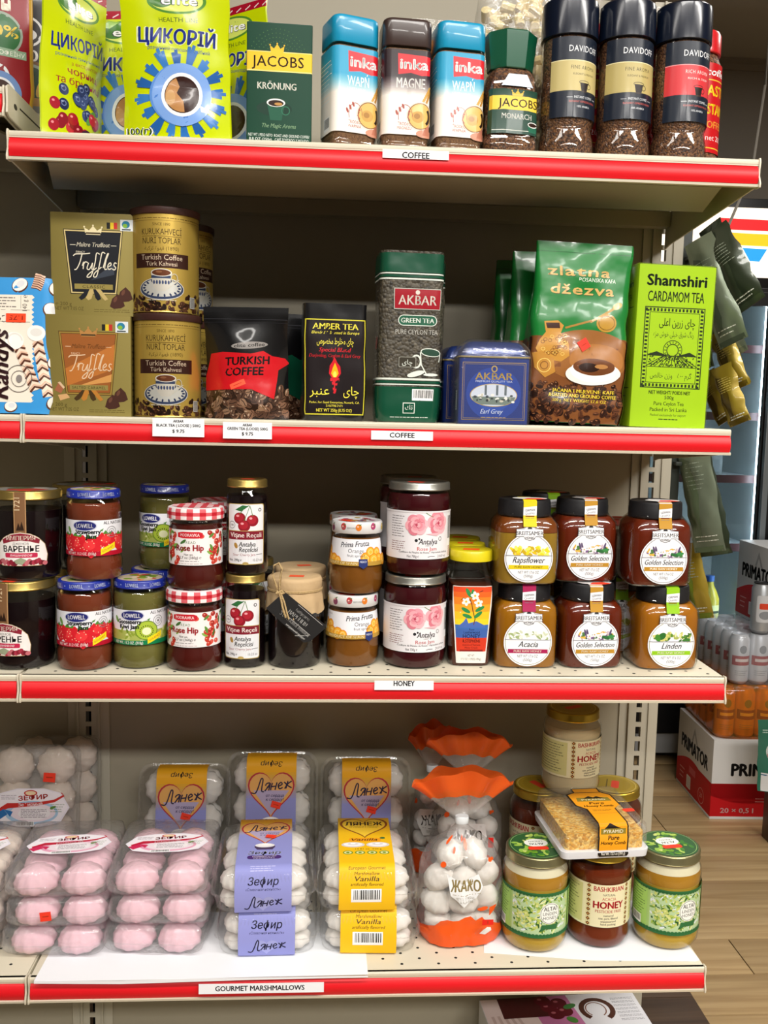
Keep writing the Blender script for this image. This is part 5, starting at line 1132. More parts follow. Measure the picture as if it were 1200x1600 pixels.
def rose(label, x, y, z, rz):
    t = thing('jam_jar', label, 'jar', x, y, z, rz, 'large rose jam jars with silver lids')
    prof = [(0, 34), (3, 41), (10, 43), (22, 43), (25, 42), (86, 42), (89, 43), (102, 43), (110, 41), (114, 39.6)]
    round_jar(t, prof, jelly('rose_jam', '#400b13', .1, grain=.1), 110, (lidp(41.6, 114, 11), SILVER), 48)
    s = Surf([(25, circ(42.5, 52)), (86, circ(42.5, 52))]); p = P(); p.r(-70, 24, 70, 88, '#e9e6ea')
    def bloom(cx, cy, r, sd):
        rd = random.Random(sd); cs = ('#f3b6be', '#eb9fac', '#e08a98', '#f0aab4', '#d97c8c')
        for k, (n_, q, w, h) in enumerate(((6, .62, .5, .42), (5, .42, .42, .34), (4, .25, .32, .26), (3, .12, .22, .18))):
            for j in range(n_):
                a = rd.uniform(-.2, .2)+2*pi*j/n_+k*.7; x_, y_ = cx+q*r*cos(a), cy+q*r*.94*sin(a)
                p.e(x_, y_, w*r, h*r, '#b95a6c', 16, math.degrees(a)+90); p.e(x_+.06*r*cos(a), y_+.06*r*sin(a), w*r*.95, h*r*.9, cs[(j+2*k) % 5], 16, math.degrees(a)+90)
        p.e(cx, cy, r*.12, r*.1, '#b8405a', 12)
    bloom(28, 72, 15.5, 2); bloom(-2, 70, 14.5, 5); p.g([(10, 58), (34, 60), (26, 55)], '#e6b4bc'); p.l([(10, 86), (20, 80)], .6, '#6a8a4a')
    p.g([(-70, 86), (70, 86), (70, 88), (-70, 88)], '#e9e6ea')
    p.t('Antalya', 14, 44, 7.4, '#26262a', w=26, b=.02, sh=.25); p.e(-2, 49, 2.2, 2.2, '#26262a', 10); p.e(2, 51, 1.4, 1.4, '#26262a', 8); p.ring(32, 51, 2.2, 2.6, .7, '#26262a', 14); p.t('1997', 14, 41, 2, '#26262a', w=7)
    p.t('Rose Jam', 13, 35.6, 4.8, '#c23a3a', w=27, b=.015); p.t('Confiture de Pétales de Roses - Marmelade de Rosa', 10, 32, 2.4, '#2a2a2e', w=72, b=.02); p.t('Net 700g ℮', -6, 26.2, 3.4, '#2a2a2e', w=16, b=.01); p.t('24,69 oz', 36, 26.2, 3.4, '#2a2a2e', w=15); p.l([(14, 27), (18, 28), (24, 27.6)], .7, '#2a2a2e')
    p.lines(-40, -18, 52, 82, 9, '#6a6468', .9); p.lines(-40, -16, 34, 48, 5, '#8a6468', .9); p.bars(48, 40, 60, 84)
    for i in range(10): p.r(52, 26+i*1.4, 60, 26.8+i*1.4, '#b0703a')
    mkprint(p, 'label', t, s, PAPER, .35)
    p = P(); p.g([(-16, -30), (4, -34), (8, -24), (-12, -22)], '#e8331f'); mkprint(p, 'price_sticker', t, disc_surf(125), PAPER, .3); return t
rj = rose('lower large rose jam jar with silver lid and pink roses', 505, 70, Z3, -2)
dup(rj, 'upper large rose jam jar with silver lid and pink roses', 507, 71, Z3+125.6, -6)
dup(rj, 'rose jam jar in the shade right behind the upper rose jam jar', 501, 164, Z3+125.6, 20)
dup(rj, 'lower rose jam jar hidden behind the front rose jam stack', 502, 164, Z3, 20)

def tall_honey(label, x, y, z, rz):
    t = thing('honey_jar', label, 'jar', x, y, z, rz, 'tall honey jars with yellow lids')
    W = 60; ch = lambda w: rrect(w, w*.92, w*.22, 2, 2)
    R = [(0, ch(54)), (3, ch(58)), (10, ch(59)), (100, ch(60)), (112, ch(58)), (138, ch(44)), (144, ch(42))]
    q = MB(); q.loft([(z_, [(a*.95, b_*.95) for a, b_ in pts]) for z_, pts in R if z_ < 116]); q.build('contents', jelly('dark_honey', '#52200c', .1), t)
    q = MB(); q.loft([(z_, [(a, b_) for a, b_ in pts]) for z_, pts in R]); q.build('glass', GLASS, t)
    q = MB(); q.lathe([(143, 27), (144, 30), (155, 30), (158, 28.6), (158.5, 26)], 40, mod=lambda x_, y_, z_: (x_, y_)); q.build('lid', mat('lid_yellow', '#d8c81a', .35, coat=.2), t, ang=40)
    s = Surf([(10, ch(59)), (100, ch(60)), (112, ch(58))], 1); p = P()
    f = lambda y_: 20.5+(y_-5)*.08
    p.g([(-f(5), 5), (f(5), 5), (f(111), 111), (-f(111), 111)], '#e8e4dc')
    def band(y0, y1, c): p.g([(-f(y0)+1.6, y0), (f(y0)-1.6, y0), (f(y1)-1.6, y1), (-f(y1)+1.6, y1)], c)
    cs = ('#3a6ab0', '#e8d02c', '#efc22a', '#eea42a', '#ea8428', '#e46424', '#dc4a22'); ys = (42, 58, 66, 76, 86, 96, 103, 110)
    for i in range(7): band(ys[i], ys[i+1], cs[i])
    band(21, 42, '#cf3a22'); band(40, 52, '#3f62a8')
    p.g([(-19, 56), (-12, 62), (-8, 68), (-5, 60), (6, 63), (18, 57), (18, 54), (-19, 54)], '#4a6ab4')
    p.l([(2, 58), (4, 66), (1, 76), (-1, 86), (-4, 94)], 1.2, '#6a3a1c'); 
    for x_, y_, a in ((-9, 78, 150), (10, 80, 30), (8, 72, 40), (-7, 70, 160), (0, 100, 90), (-6, 102, 120)): p.e(x_, y_, 7, 2.6, '#2f8a4a', 14, a)
    for cx, cy in ((-9, 90), (3, 98), (8, 88)):
        for k in range(5): a = 2*pi*k/5+cx; p.e(cx+3.4*cos(a), cy+3.4*sin(a), 2.8, 2.2, '#f2eee8', 12, math.degrees(a))
        p.e(cx, cy, 1.6, 1.6, '#e8b82c', 8)
    p.l([(-16, 92), (-13, 95), (-10, 94)], .8, '#2a241c'); p.l([(9, 103), (14, 105)], .8, '#2a241c')
    p.t('Raw', 0, 50, 3, '#1c2c50', w=7); p.t('Leatherwood', 0, 46, 3.4, '#1c2c50', w=22, b=.01); p.t('HONEY', 0, 39.4, 5.6, '#2a2450', w=24, b=.01); p.t('R.STEPHENS', 0, 33.6, 4, '#4a1410', w=24, b=.02); p.t('Apiarists of Tasmania', 0, 29, 2.6, '#4a1410', w=25); p.t('Mole Creek', 0, 25, 2.6, '#4a1410', w=18); p.r(-16, 21, 16, 23.6, '#8a1c14')
    p.t('NET WT', 0, 14, 3, '#3a3a3a', w=9); p.t('17.5 OZ (1.09LB) (496g)', 0, 9, 3, '#3a3a3a', w=28)
    mkprint(p, 'label', t, s, PAPER, .5)
    p = P(); p.g([(-14, -14), (8, -17), (12, -2), (-10, 0)], '#ee5a1c'); mkprint(p, 'price_sticker', t, disc_surf(158.5), PAPER, .2); return t
th = tall_honey('front tall honey jar with yellow lid and red yellow blue label', 581, 74, Z3, 0)
dup(th, 'second tall honey jar with yellow lid directly behind the front one', 581, 134, Z3, 4)
dup(th, 'third tall honey jar with yellow lid, rearmost of the yellow lids', 583, 194, Z3, -4)

SCRIPT_COL = '#3a3d46'
def flower_honey(label, x, y, z, rz, kind, short=False):
    t = thing('honey_jar', label, 'jar', x, y, z, rz, 'black lidded honey jars with round labels')
    oc = lambda w: rrect(w, w*.92, w*.2, 3, 2)
    R = [(0, oc(78)), (2, oc(84)), (8, oc(88)), (70, oc(88)), (82, oc(85)), (90, oc(72)), (93, oc(66)), (95, oc(64))]
    col = {'a': '#a86c14', 'g': '#6a2410', 'l': '#b06c18', 'r': '#a5802a', 'o': '#8a4c14'}[kind]
    q = MB(); q.loft([(max(z_, 1.5), [(a*.95, b_*.95) for a, b_ in pts]) for z_, pts in R if z_ < (92 if kind != 'r' else 75)]); q.build('contents', jelly('honey_'+kind, col, .15, .25), t)
    if kind == 'r': q = MB(); q.loft([(70.5, [(a*.95, b_*.95) for a, b_ in oc(88)]), (82, [(a*.95, b_*.95) for a, b_ in oc(85)]), (90, [(a*.95, b_*.95) for a, b_ in oc(72)])]); q.build('settled_layer', jelly('honey_r2', '#7d4018', .15, .25), t)
    q = MB(); q.loft(R); q.build('glass', GLASS, t, ang=50)
    q = MB(); q.lathe([(91, 35), (92, 36), (104, 36), (105.4, 35.6), (110, 35.4), (113, 34.6), (114, 33), (114, 31), (113.4, 30)], 44); q.build('lid', BLACKP, t, ang=40)
    sc = {'a': '#a51f52', 'g': '#b9892c', 'l': '#8fc21e', 'r': '#dfc91e', 'o': '#8fc21e'}[kind]
    path = [(8, 114.4), (-31, 114.4), (-35.6, 112.6), (-36.4, 104), (-36.6, 92), (-39.2, 84), (-40.6, 79)]
    s = Path(path); p = P(); tot = s.s[-1]; p.r(-9, -tot, 9, 0, '#ececf0'); a0, a1 = s.s[2], s.s[4]
    p.g([(-9, -a0+4), (9, -a0+4), (9, -a0-6), (-9, -a0-8)], sc); p.r(-9, -a0, 9, 0, sc) if kind != 'g' else p.r(-9, -a0, 9, 0, '#d8d8dc'); p.r(-9, -tot, 9, -a1+2, sc)
    p.t('GERMAN', 0, -a0-13, 2.8, '#3a3a40', w=13, rot=6, b=.02); p.t('Quality', 0, -a0-17, 2.8, '#3a3a40', w=13, rot=6); p.r(-6, -a0-20.4, 6, -a0-19, '#6a1a1a'); p.lines(-6, 6, -a0-23, -a0-21.4, 1, '#6a6a70', .6)
    mkprint(p, 'seal_strip', t, s, PAPER, .4)
    p = P(); p.e(0, 0, 24, 14, '#d8d6d4', 24); p.g([(-12, -16), (8, -17), (20, -10), (12, 2), (-4, -2)], '#e8452c'); mkprint(p, 'price_sticker', t, Flat((4, -14, 114.6), (1, 0, 0), (0, 1, 0)), PAPER, .5)
    s = Surf([(8, oc(88)), (70, oc(88)), (82, oc(85))], 0); p = P(); w = '#efeff2'
    cy = 37; p.e(0, cy, 33, 33, w, 44); p.g([(-18, 64), (-18, 76), (-8, 77), (-5, 81), (0, 83), (5, 81), (8, 77), (18, 76), (18, 64)], w)
    p.ring(0, cy, 31, 31, .7, '#8a8a60' if kind in 'la' else '#6a6a6e', 40)
    p.g([(-17, 65), (17, 65), (17, 75), (8, 76), (-8, 76), (-17, 75)], '#efeff2'); p.l([(-20, 66), (-8, 66), (-6, 62.5), (0, 60.8), (6, 62.5), (8, 66), (20, 66)], .7, '#3a3d46'); p.l([(-20, 76), (-8, 76), (-4, 80.6), (0, 82), (4, 80.6), (8, 76), (20, 76)], .6, '#3a3d46')
    p.t('BREITSAMER', 0, 68, 5.2, '#33353c', w=37, b=.015); p.t('HONIG', 0, 62.8, 3.2, '#33353c', w=12, b=.02); p.g([(-3.4, 76), (3.4, 76), (2, 79), (0, 80), (-2, 79)], '#33353c')
    rd = random.Random(ord(kind))
    pal = {'a': ('#e9ebdf', '#cfd6b8', '#9fb07a', '#f4f4ec'), 'g': ('#7a5a8a', '#c8b4c0', '#4f7a44', '#2f5a34', '#d8b04a', '#efe6ea'), 'l': ('#5d8a34', '#3f6e2a', '#d2cf7a', '#e8e4b0', '#a8b45a'), 'r': ('#efd42a', '#e2bc1e', '#f6e566', '#c8a81a'), 'o': ('#5d8a34', '#3f6e2a', '#d2cf7a')}[kind]
    for i in range(46):
        x_ = rd.uniform(-25, 25); y_ = rd.uniform(41.5, 54-abs(x_)*.16); c = rd.choice(pal); a = rd.uniform(0, 180)
        p.e(x_, y_, rd.uniform(2, 4.4), rd.uniform(1.2, 2.4), c, 9, a)
    if kind == 'g':
        for x_ in (-15, -12, 20): p.e(x_, 51, 1.4, 5, '#5a4a6e', 10, -x_)
        for x_, y_ in ((-9, 46), (-2, 48), (6, 46)):
            for k in range(5): p.e(x_+2.4*cos(1.26*k), y_+2.4*sin(1.26*k), 1.9, 1.4, '#efe9ee', 9, 72*k)
            p.e(x_, y_, .9, .9, '#c8a03a', 8)
        p.e(20, 45, 7, 2.4, '#3f8a4a', 12, 10); p.e(14, 44, 6, 2.2, '#2f6a3a', 12, 160)
    if kind == 'l': p.e(-14, 48, 6, 4.4, '#2f6a2c', 14, 40); p.e(-20, 46, 5, 3.6, '#44862f', 14, 110); p.e(20, 43, 6, 2, '#3f7a34', 12, 10)
    p.r(-31.6, 40, 31.6, 40.8, '#8a8c94')
    nm = {'a': 'Acacia', 'g': 'Golden Selection', 'l': 'Linden', 'r': 'Rapsflower', 'o': 'Linden'}[kind]
    p.t(nm, 0, 30.5, 8 if kind != 'g' else 7, SCRIPT_COL, w={'a': 27, 'g': 53, 'l': 28, 'r': 44, 'o': 28}[kind], sh=.35, b=.015)
    p.r(-27, 22, 27, 27.6, sc); p.t('PURE RAW HONEY', 0, 23.4, 3, '#f4ecd8' if kind not in 'r' else '#8a6a1a', w=38, b=.02); p.t('NET WT 17.6 OZ', 0, 16, 3.8, '#4a4c54', w=28); p.t('(500g)', 0, 11, 3.6, '#4a4c54', w=12)
    mkprint(p, 'round_label', t, s, PAPER, .4); return t
fa = flower_honey('amber honey jar with magenta strip in the lower row', 657, 76, Z3, -1, 'a')
fg = flower_honey('lower dark brown honey jar with ochre strip', 747, 77, Z3, 3, 'g')
fl = flower_honey('orange amber honey jar with lime green strip at the shelf end', 851, 71, Z3, 2, 'l')
fr = flower_honey('two-layered honey jar with yellow strip, upper left of the black lids', 653, 76, Z3+115, 0, 'r')
dup(fg, 'upper dark brown honey jar with ochre strip, second from left on top', 740, 100, Z3+115, 4)
dup(fg, 'upper dark brown honey jar with ochre strip stacked at the shelf end', 835, 73, Z3+115, 2)
dup(fl, 'honey jar with green strip in the shade behind the upper black lids', 709, 186, Z3+115, 5)
dup(fr, 'lower honey jar with yellow strip behind the front black lidded row', 704, 186, Z3, 6)
dup(fl, 'amber honey jar showing between the two right lower black lidded jars', 816, 160, Z3, -8)
t = thing('honey_jar', 'small amber jar with red lid in the gap behind the right upper honey jars', 'jar', 812, 150, Z3+115)
round_jar(t, [(0, 22), (2, 25), (60, 25), (68, 23), (70, 22)], jelly('honey_o', '#7d3f10', .5), 62, (lidp(24, 70, 10), mat('lid_red2', '#b8402c', .35, .3)))
# ------------------------------------------------------------------ lowest shelf: marshmallows and honey
MALW = mat('marshmallow_white', '#e0dbd4', .8, sss=.2, bump=.15, bscale=120)
MALP = mat('marshmallow_pink', '#ebc0cc', .75, sss=.2, bump=.15, bscale=120)
MALC = mat('marshmallow_cream', '#e2d2c4', .75, sss=.2)
_mal = {}
def mallow(parent, x, y, z, r, h, m, rz=0, sq=False):
    """piped marshmallow half: a ridged swirl"""
    k = (round(r), round(h), m.name, sq)
    if k not in _mal:
        q = MB(); prof = [(0, .86), (.12, 1), (.35, 1.0), (.58, .88), (.78, .66), (.92, .38), (1, .1)]; n = 40; R = []
        for t, w in prof:
            R.append((t*h, [(r*w*(1+.055*cos(10*a+5*t))*sin(a), -r*w*(1+.055*cos(10*a+5*t))*cos(a)) for a in [-pi+2*pi*i/n for i in range(n+1)]]))
        q.loft(R); o = q.build('marshmallow', m, parent, ang=70); _mal[k] = o.data
    else: o = link(bpy.data.objects.new('marshmallow', _mal[k])); o.parent = parent
    o.location = (x*K, y*K, z*K); o.rotation_euler = (0, 0, rad(rz)); return o
def arcp(cy, cz, r, a0, a1, n=5): return [(cy+r*cos(rad(a0+(a1-a0)*i/n)), cz+r*sin(rad(a0+(a1-a0)*i/n))) for i in range(n+1)]
def clam_rings(W, D, H):
    """ribbed clear clamshell: lower tray, rim, upper tray"""
    R = []
    for z, k, o in ((0, .86, 0), (2, .9, 0), (H*.42, .95, 0), (H*.44, 1.0, 1), (H*.48, 1.0, 1), (H*.5, .95, 0), (H*.8, .92, 0), (H*.93, .87, 0), (H, .78, 0)):
        pts = rrect(W*k if not o else W, D*k if not o else D, 22, 6, 18)
        if not o and 2 < z < H*.95: pts = [(x*(1+.012*(-1)**i), y*(1+.012*(-1)**i)) for i, (x, y) in enumerate(pts[:-1])]; pts.append(pts[0])
        R.append((z, pts))
    return R
def zefir(label, x, y, z, rz, kind, rx=0, group='clear marshmallow clamshells'):
    t = thing('marshmallow_pack', label, 'marshmallow pack', x, y, z, rz, group, rx)
    W, D, H = 146, 178, 60
    for j in range(3):
        for i in (-1, 1): mallow(t, i*33, -52+j*52, 4, 27, 25, MALW, 20*j); mallow(t, i*33, -52+j*52, 28, 27, 25, MALW, 33*j+15*i)
    q = MB(); q.loft(clam_rings(W, D, H)); q.build('clamshell', CLAM, t, ang=50)
    path = [(86, 30)]+arcp(72, H-11, 13, 0, 90, 4)+arcp(-66, H-11, 13, 90, 165, 5)+[(-89, 28), (-84, 3), (-70, -.2)]
    s = Path(path); tot = s.s[-1]; p = P(); w = 39; lav = '#8f92cf'
    if kind == 'l':
        p.r(-w, -tot+3, w, 0, lav); f0 = -s.s[1]
        n = 12
        for i in range(n): q_ = i/(n-1); p.r(-w, -92+(i)*4, w, -88+i*4 if i < n-1 else 0, '#%02x%02x%02x' % tuple(int(a*(1-q_)+b*q_) for a, b in zip((0x8f, 0x92, 0xcf), (0xe8, 0xa8, 0x20))))
        hy = -78
        def heart(k, c):
            p.g([(k*16*sin(a)**3*1.9, hy+k*(13*cos(a)-5*cos(2*a)-2*cos(3*a)-cos(4*a))*2.1) for a in [2*pi*i/40 for i in range(40)]], c)
        heart(1.2, '#b0303c'); heart(1.12, '#dda65e'); p.g([(-28, hy+2), (28, hy+2), (0, hy-36)], '#b0a4c4')
        p.t('Зефир', 0, -32, 7, '#4a3a2a', w=34, rot=180, sh=.2, b=.02)
        lyan(p, 0, hy+2, 1.0, '#2a2440'); p.t('от сердца', 6, hy-8, 4.4, '#3a3566', w=28, sh=.2, b=.02); p.t('к сердцу!', 6, hy-14, 4.4, '#3a3566', w=28, sh=.2, b=.02)
        p.e(0, -127, 15, 9, '#57456a', 24); p.g([(-15, -127), (15, -127), (11, -136), (-11, -136)], '#4a3a5c'); p.e(0, -123, 14, 6.4, '#e6e4e6', 24); p.e(0, -121, 10, 4.4, '#f4f2f2', 20); p.e(0, -119, 5, 2.2, '#ffffff', 14)
        p.t('Зефир', 0, -150, 9, '#f0eef6', w=46, b=.03, sh=.2); p.rr(-24, -164, 24, -153, 5, '#4a2f72'); p.t('«Сливочная', 0, -157.6, 3.4, '#e6dff0', w=34, sh=.2); p.t('нежность»', 0, -162.4, 3.4, '#e6dff0', w=30, sh=.2)
        b0 = -s.s[10]-2
        p.lines(-18, 18, b0+3, b0+12, 3, '#d2d2ee', .8)
        p.t('Зефир', 0, b0-14, 10, '#1e1b3a', w=42, b=.02, sh=.2); p.t('«Сливочная нежность»', 0, b0-21, 3.4, '#2a2750', w=48, sh=.2)
        p.g([(.9*16*sin(a)**3*1.1, b0-38+.9*(13*cos(a)-5*cos(2*a)-2*cos(3*a)-cos(4*a))*.9) for a in [2*pi*i/30 for i in range(30)]], '#a5a8de'); lyan(p, 0, b0-44, .82, '#1e1b3a')
    else:
        yel = '#eebb1a'; p.r(-w, -tot+3, w, 0, yel)
        hy = -66
        p.g([(1.2*16*sin(a)**3*1.9, hy+1.2*(13*cos(a)-5*cos(2*a)-2*cos(3*a)-cos(4*a))*1.9) for a in [2*pi*i/40 for i in range(40)]], '#8a4a1c'); p.g([(1.08*16*sin(a)**3*1.9, hy+1.08*(13*cos(a)-5*cos(2*a)-2*cos(3*a)-cos(4*a))*1.9) for a in [2*pi*i/40 for i in range(40)]], '#f0c838')
        p.t('ЛЯНЕЖ', 0, hy+4, 11, '#2e2114', w=56, b=.04); p.t('от сердца к сердцу!', 0, hy-3, 4, '#5a4a1a', w=44, sh=.2)
        p.e(26, -104, 4, 3, '#3a6a3a', 14); p.rr(-24, -115, 24, -104, 5, '#ee9a1e'); p.t('Vanilla', -1, -112.6, 7.4, '#3a2a12', w=38, sh=.25, b=.02)
        for i in (-1, 1): p.e(i*18, -125, 17, 8, '#d9d4d8', 24); p.e(i*18, -124, 14, 6, '#f3f1f2', 22); p.e(i*18, -122.6, 8, 3.4, '#dcd8dc', 18); p.e(i*18, -121.6, 4, 1.8, '#ffffff', 12)
        p.t('14.81 oz  420 g', 4, -140, 3.6, '#3a2a12', w=38)
        for i in range(4): p.e(-26+i*17.4, -149, 7.4, 5.6, '#6f8f2a', 18); p.e(-26+i*17.4, -149, 5.6, 4, '#dfe0a0', 16); p.e(-26+i*17.4, -149, 2.6, 2.4, '#6f8f2a', 10)
        b0 = -s.s[10]
        p.t('European Gourmet', 0, b0+2, 4.4, '#4a3412', w=52, sh=.2); p.t('Marshmallow', 0, b0-5, 4.4, '#4a3412', w=36, sh=.2); p.t('Vanilla', 0, b0-13, 6.4, '#4a3412', w=34, sh=.2, b=.015); p.t('artificially flavored', 0, b0-19, 4, '#4a3412', w=46, sh=.2, b=.01)
        p.bars(-22, b0-42, 20, b0-23)
    mkprint(p, 'paper_sleeve', t, s, PAPER, 1.2)
    o = FILM
    return t, s
LYAN = [((-30, 0), (-24, -2), (-20, 6), (-15, 24), (-12, 22), (-14, 2), (-10, -1)), ((-8, 10), (-6, 14), (-1, 14), (-5, 6), (-9, 0)), ((-6, 7), (-1, 7)), ((0, 14), (-3, 0)), ((3, 14), (1, 7), (0, 0)), ((2, 7), (8, 7)), ((10, 14), (7, 0)), ((12, 6), (18, 9), (16, 13), (12, 8), (14, 1), (19, 3)), ((21, 13), (25, 7), (22, 0)), ((27, 14), (24, 0)), ((33, 13), (26, 7), (33, 0))]
def lyan(p, x, y, k, c):
    for st in LYAN:
        pts = []
        for i in range(len(st)-1):
            a0, a1, a2, a3 = st[max(i-1, 0)], st[i], st[i+1], st[min(i+2, len(st)-1)]
            for m in range(5):
                q = m/5; pts.append(tuple(.5*((2*a1[j])+(-a0[j]+a2[j])*q+(2*a0[j]-5*a1[j]+4*a2[j]-a3[j])*q*q+(-a0[j]+3*a1[j]-3*a2[j]+a3[j])*q**3) for j in (0, 1)))
        pts.append(st[-1]); p.l([(x+(a-1)*k, y+b_*k*.8+a*k*.12) for a, b_ in pts], 2.0*k, c)
def pst(t, s, u, v, rot=0): sticker(t, s, u, v, 15, 10, rot, None, '#f0402a', 3.0)
za, sa = zefir('upper lavender sleeved marshmallow pack of the front stack', 300, 126, Z4+61.5, 2, 'l'); pst(za, sa, 8, -98, -15)
dup(za, 'lower lavender sleeved marshmallow pack of the front stack', 307, 122, Z4+.8, 1, skip=('price_sticker',))
dup(za, 'lavender and yellow marshmallow pack standing upright, left of three at the back', 162, 288, Z4+92, 0, 79)
dup(za, 'lavender and yellow marshmallow pack standing upright, middle of three at the back', 302, 288, Z4+112, 0, 80)
dup(za, 'lavender and yellow marshmallow pack standing upright, right of three at the back', 452, 288, Z4+103, 0, 80)
zy, sy = zefir('upper yellow sleeved vanilla marshmallow pack of the front stack', 446, 128, Z4+61.5, 0, 'v')
dup(zy, 'lower yellow sleeved vanilla marshmallow pack of the front stack', 452, 124, Z4+.8, -2)

def tray(label, x, y, z, rz, pink, lab, group, rx=0):
    t = thing('marshmallow_tray', label, 'marshmallow tray', x, y, z, rz, group, rx)
    W, D, H = 138, 166, 40; m = MALP if pink else MALC; rd = random.Random(int(abs(x)+z))
    for j in range(3):
        for i in (-1, 1): mallow(t, i*32, -51+j*51, 3, 29, 33, m, rd.uniform(0, 90))
    q = MB(); q.loft([(.2, rrect(W*.86, D*.86, 10, 4, 4)), (2, rrect(W*.9, D*.9, 12, 4, 4)), (16, rrect(W*.94, D*.94, 14, 4, 4)), (16.6, rrect(W, D, 16, 4, 4)), (18, rrect(W, D, 16, 4, 4))], True, False); q.build('tray', CLAM, t)
    q = MB(); R = wrinkle([(z_, rrect(W*k, D*k, 14, 4, 14)) for z_, k in ((.6, .9), (6, .97), (11, 1.0), (16, 1.01), (20, 1.0), (25, 1.0), (30, .99), (34, .985), (38, .97), (40.4, .9))], 2.6, 14, x*.1)
    q.loft(R); q.build('film_wrap', FILM2, t, ang=70)
    if lab:
        p = P(); c = ('#d02a5a', '#e8a4c0', '#c01c3a') if pink else ('#2f6fb0', '#a9c8e4', '#c8322c')
        o = [(-59, 0), (-46, 22), (-20, 29), (20, 29), (46, 22), (59, 0), (46, -22), (20, -29), (-20, -29), (-46, -22)]
        p.g(o, '#ece6f0'); p.g([(a*.95, b_*.94) for a, b_ in o], '#f4eef4'); p.e(2, -8, 40, 18, c[1], 36); p.e(4, -8, 34, 14, '#efdfe8', 34); p.e(6, -9, 24, 10, '#f2ecf0', 30)
        p.l([(-50, -6), (-34, 3), (-10, 4), (14, 6), (36, 10), (50, 18), (46, 22)], [5, 8, 6, 5, 4, 3, 2], c[2]); p.g([(-54, -10), (-40, -2), (-34, -10), (-46, -18)], c[0]); p.g([(-40, -2), (-26, -6), (-30, -14)], c[0])
        p.e(0, 22, 10, 4.6, c[2], 20); p.e(0, 22, 8, 3.2, '#f0d8b0', 18); p.t('ЗЕФИР', 4, 12, 6.6, c[2], w=44, b=.04, rot=4); p.t('розовый' if pink else 'Зефирный', 0, 2.6, 4.6, '#fff4f6', w=36, b=.02, rot=3)
        p.lines(-14, 26, -16, -2, 6, '#8a7a88', .9); p.lines(-44, -20, 12, 20, 3, '#8a7a88', .8); p.lines(30, 52, -8, 6, 4, '#6a8a5a', .8); p.e(34, 0, 5, 2, '#5d8a3c', 10, 20); p.bars(-22, -28, 6, -21)
        mkprint(p, 'oval_label', t, Flat((2, -6, 41.6), (1, .06 if pink else 0, 0), (-.06 if pink else 0, 1, 0)), PAPER, .8)
    return t
gp = 'pink marshmallow trays'
def stack(x, y, names, rz, pink, gp, dz=40.9):
    for i, nm in enumerate(names):
        t = tray(nm, x+(i % 2)*3, y+i*3, Z4+.9+i*dz, rz+(-2, 1, 2)[i % 3], pink, i == len(names)-1, gp)
        if i == 1 and pink and x < 60: sticker(t, FRONT(-86), -12, 22, 15, 13, 6, None, '#f0402a', 2.5)
stack(18, 122, ('lowest pink marshmallow tray of the left stack', 'middle pink marshmallow tray with orange price sticker, left stack', 'topmost pink marshmallow tray of the left stack with oval label'), 0, True, gp)
stack(157, 124, ('lowest pink marshmallow tray of the right stack', 'middle pink marshmallow tray of the right stack', 'topmost pink marshmallow tray of the right stack with oval label'), -2, True, gp)
gw = 'white marshmallow trays'
stack(-124, 122, ('lowest white marshmallow tray of the stack cut off at left edge', 'middle white marshmallow tray of the stack cut off at left edge', 'topmost white marshmallow tray with blue label at the left edge'), 0, False, gw)
t = tray('white marshmallow tray standing upright at the back left', -66, 260, Z4+138, 0, False, True, gw, 82); sticker(t, Flat((0, 0, 42.6), (1, 0, 0), (0, 1, 0)), 30, 40, 18, 14, -4, None, '#f0402a', 1.2)
t = tray('second white marshmallow tray standing right behind the upright white one', -46, 314, Z4+136, 0, False, False, gw, 86)
for nm, lb, x, y, sx, sy, h in (('carton', 'low white carton under the upright white marshmallow trays', -60, 270, 70, 46, 51), ('carton', 'thin white carton under the middle upright lavender pack', 302, 268, 60, 40, 21)):
    t = thing(nm, lb, 'carton', x, y, Z4+.3); b = MB(); b.box(-sx, sx, -sy, sy, 0, h); b.build('box', WHITE, t, bevel=1)
    q = MB(); q.box(-sx+1, sx-1, -3, 3, h, h+.3); q.build('tape', KRAFT, t, smooth=False)

